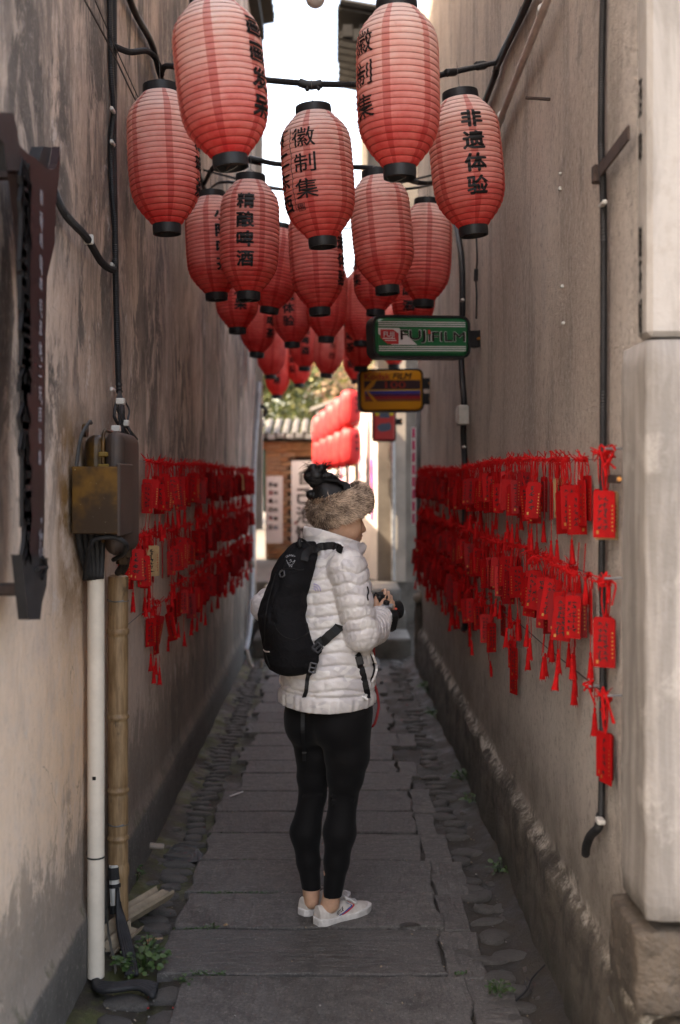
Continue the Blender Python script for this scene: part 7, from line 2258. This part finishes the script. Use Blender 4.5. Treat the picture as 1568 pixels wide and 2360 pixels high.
for k in range(900):
    left = r.random() < .45
    y = 3.3 + 5 * r.random() ** 1.6
    x = r.uniform(-.80, -.56) if left else r.uniform(.36, .72)
    if r.random() < .18: x = r.uniform(-.5, .4)
    s = r.uniform(.001, .0036)
    p = Vector((x, y, .002 if -.5 < x < .38 else -.016))
    b.box(p, (s * 2, s * 1.6, s), rot=(r.random(), r.random(), r.random() * 3), m=r.choices((0, 1, 2, 3), (6, 3, 1, .5))[0])
o = b.build('grit', [mk('grit_grey', (.17, .16, .15), .9), mk('grit_tan', (.27, .21, .15), .9), mk('grit_white', (.24, .225, .21), .9), mk('grit_red', (.4, .02, .02), .8)])
tag(o, 'grit, crumbs and red paper scraps on the paving', 'grit', kind='stuff')
# broken corrugated tile pieces
def corr_tile(label, c, ln, rot, seed, w=.11):
    r = random.Random(seed)
    V, Fc = [], []
    nu, nv = 17, 9
    for s_ in (0, 1):
        for i in range(nu):
            for j in range(nv):
                u, v = i / (nu - 1), j / (nv - 1)
                x = (u - .5) * w; y = (v - .5) * ln + (r.uniform(-.006, .006) + .01 * math.sin(i * 1.3 + seed) if j in (0, nv - 1) else 0)
                z = .014 * math.cos(u * 4 * math.pi) - (.012 if s_ else 0)
                V.append((x, y, z))
    n = nu * nv
    for i in range(nu - 1):
        for j in range(nv - 1):
            a = i * nv + j; q_ = (a, a + 1, a + nv + 1, a + nv)
            Fc += [q_, tuple(n + k for k in q_[::-1])]
    for i in range(nu - 1):
        for j in (0, nv - 1): a = i * nv + j; Fc.append((a, a + nv, n + a + nv, n + a))
    for j in range(nv - 1):
        for i in (0, nu - 1): a = i * nv + j; Fc.append((a, a + 1, n + a + 1, n + a))
    Mx = Euler(rot).to_matrix()
    b = MB(); b.add([Mx @ Vector(p) + Vector(c) for p in V], Fc)
    o = b.build('tile_fragment', mk('asbestos_tile', (.24, .188, .132), .9, .25, 20, .4, 60, .006), smooth=True, auto=45)
    tag(o, label, 'tile fragment')
corr_tile('long broken corrugated tile leaning in the gutter behind the cables', onG(318, 2120) + Vector((0, 0, .045)), .26, (R(10), R(-8), R(-42)), 1)
corr_tile('short broken corrugated tile lying against the cream pipe', onG(268, 2192) + Vector((.0, .02, .05)), .13, (R(18), R(16), R(-30)), 5)
b = MB(); g_ = onG(352, 2170)
b.add([g_ + Vector(p) for p in ((-.03, -.01, .004), (.0, -.016, .006), (.036, .012, .005), (.03, .018, .007), (-.01, .0, .012))], [(0, 1, 4), (1, 2, 4), (2, 3, 4), (3, 0, 4), (0, 3, 2, 1)])
tag(b.build('wood_chip', M['bamboo']), 'pale wood chip on the dark earth by the tile pieces', 'chip')
b = MB(); g_ = onG(340, 2182); b.lathe([(max(.0001, .008 * math.cos(R(a))), .008 * math.sin(R(a)) + .006) for a in range(-90, 91, 30)], c=g_, seg=10)
tag(b.build('dried_berry', mk('berry', (.16, .035, .018), .6)), 'small brown berry beside the wood chip', 'berry')
b = MB(); p0, p1 = onG(1190, 2310), onG(1256, 2238)
b.tube(curve_pts([p0 + Vector((0, 0, .006)), p0.lerp(p1, .3) + Vector((.006, 0, .010)), p0.lerp(p1, .6) + Vector((-.006, 0, .014)), p1 + Vector((0, 0, .02))], 12), [.0045 - .0002 * k for k in range(13)], 6)
m_ = p0.lerp(p1, .3) + Vector((.006, 0, .010)); b.tube([m_, m_ + Vector((-.004, .02, .02))], .0022, 5); m_ = p0.lerp(p1, .5); b.tube([m_ + Vector((0, 0, .012)), m_ + Vector((-.012, .018, .02))], .002, 5)
tag(b.build('twig', M['black_rubber']), 'black twig lying in the right front corner', 'twig')
b = MB()
for k in range(7):
    a = k / 7 * 6.28; 
V = [onG(425 + 42 * math.cos(a) * (1 + .25 * math.sin(3 * a)), 1966 + 26 * math.sin(a) * (1 + .2 * math.cos(2 * a)), -.012) for a in np.linspace(0, 6.28, 24, endpoint=False)]
b.add([(p.x, p.y, -.0125) for p in V], [tuple(range(24))])
t = NT('wet'); t.col((.012, .011, .010)); t.set(Roughness=.06); t.bump(t.noise(t.coord(), 70, 3), .5, .01)
tag(b.build('puddle', t.mat), kind='structure')
b = MB(); b.tube([(XL - .02, 4.86, .045), onG(378, 1968) + Vector((0, 0, .03))], .014, 10)
tag(b.build('spout', mk('spout_tan', (.24, .19, .155), .6, .2)), 'short plastic spout draining through the foot of the stained wall', 'spout')
b = MB(); a, c = onG(530, 1838), onG(560, 1828); b.tube([a + Vector((0, 0, .006)), c + Vector((0, 0, .008))], .004, 5)
tag(b.build('pale_stick', M['white_paint']), 'pale stick lying at the left edge of the paving', 'stick')
for k, (x, y, c, lab) in enumerate(((610, 2290 - 10, (.30, .20, .12), 'small dry leaf'), (520, 2138 - 6, (.4, .3, .2), 'pale chip'))):
    pass
g_ = onG(520, 2130 + 6); b = MB(); b.add([g_ + Vector(p) for p in ((-.010, 0, .006), (0, -.006, .006), (.012, .001, .007), (.002, .006, .011))], [(0, 1, 3), (1, 2, 3), (2, 0, 3)])
tag(b.build('dry_leaf', M['bamboo']), 'small tan leaf lying on the slab left of the shoes', 'leaf')
b = MB(); g_ = onG(945, 2137); b.add([(g_.x + .038 * math.cos(a), g_.y + .030 * math.sin(a), .0065) for a in np.linspace(0, 3.4, 12)], [tuple(range(12))])
tag(b.build('damp_spot', M['ground']), 'dark half-round hollow worn in the slab right of the shoes', 'hollow')
bpy.context.view_layer.update()
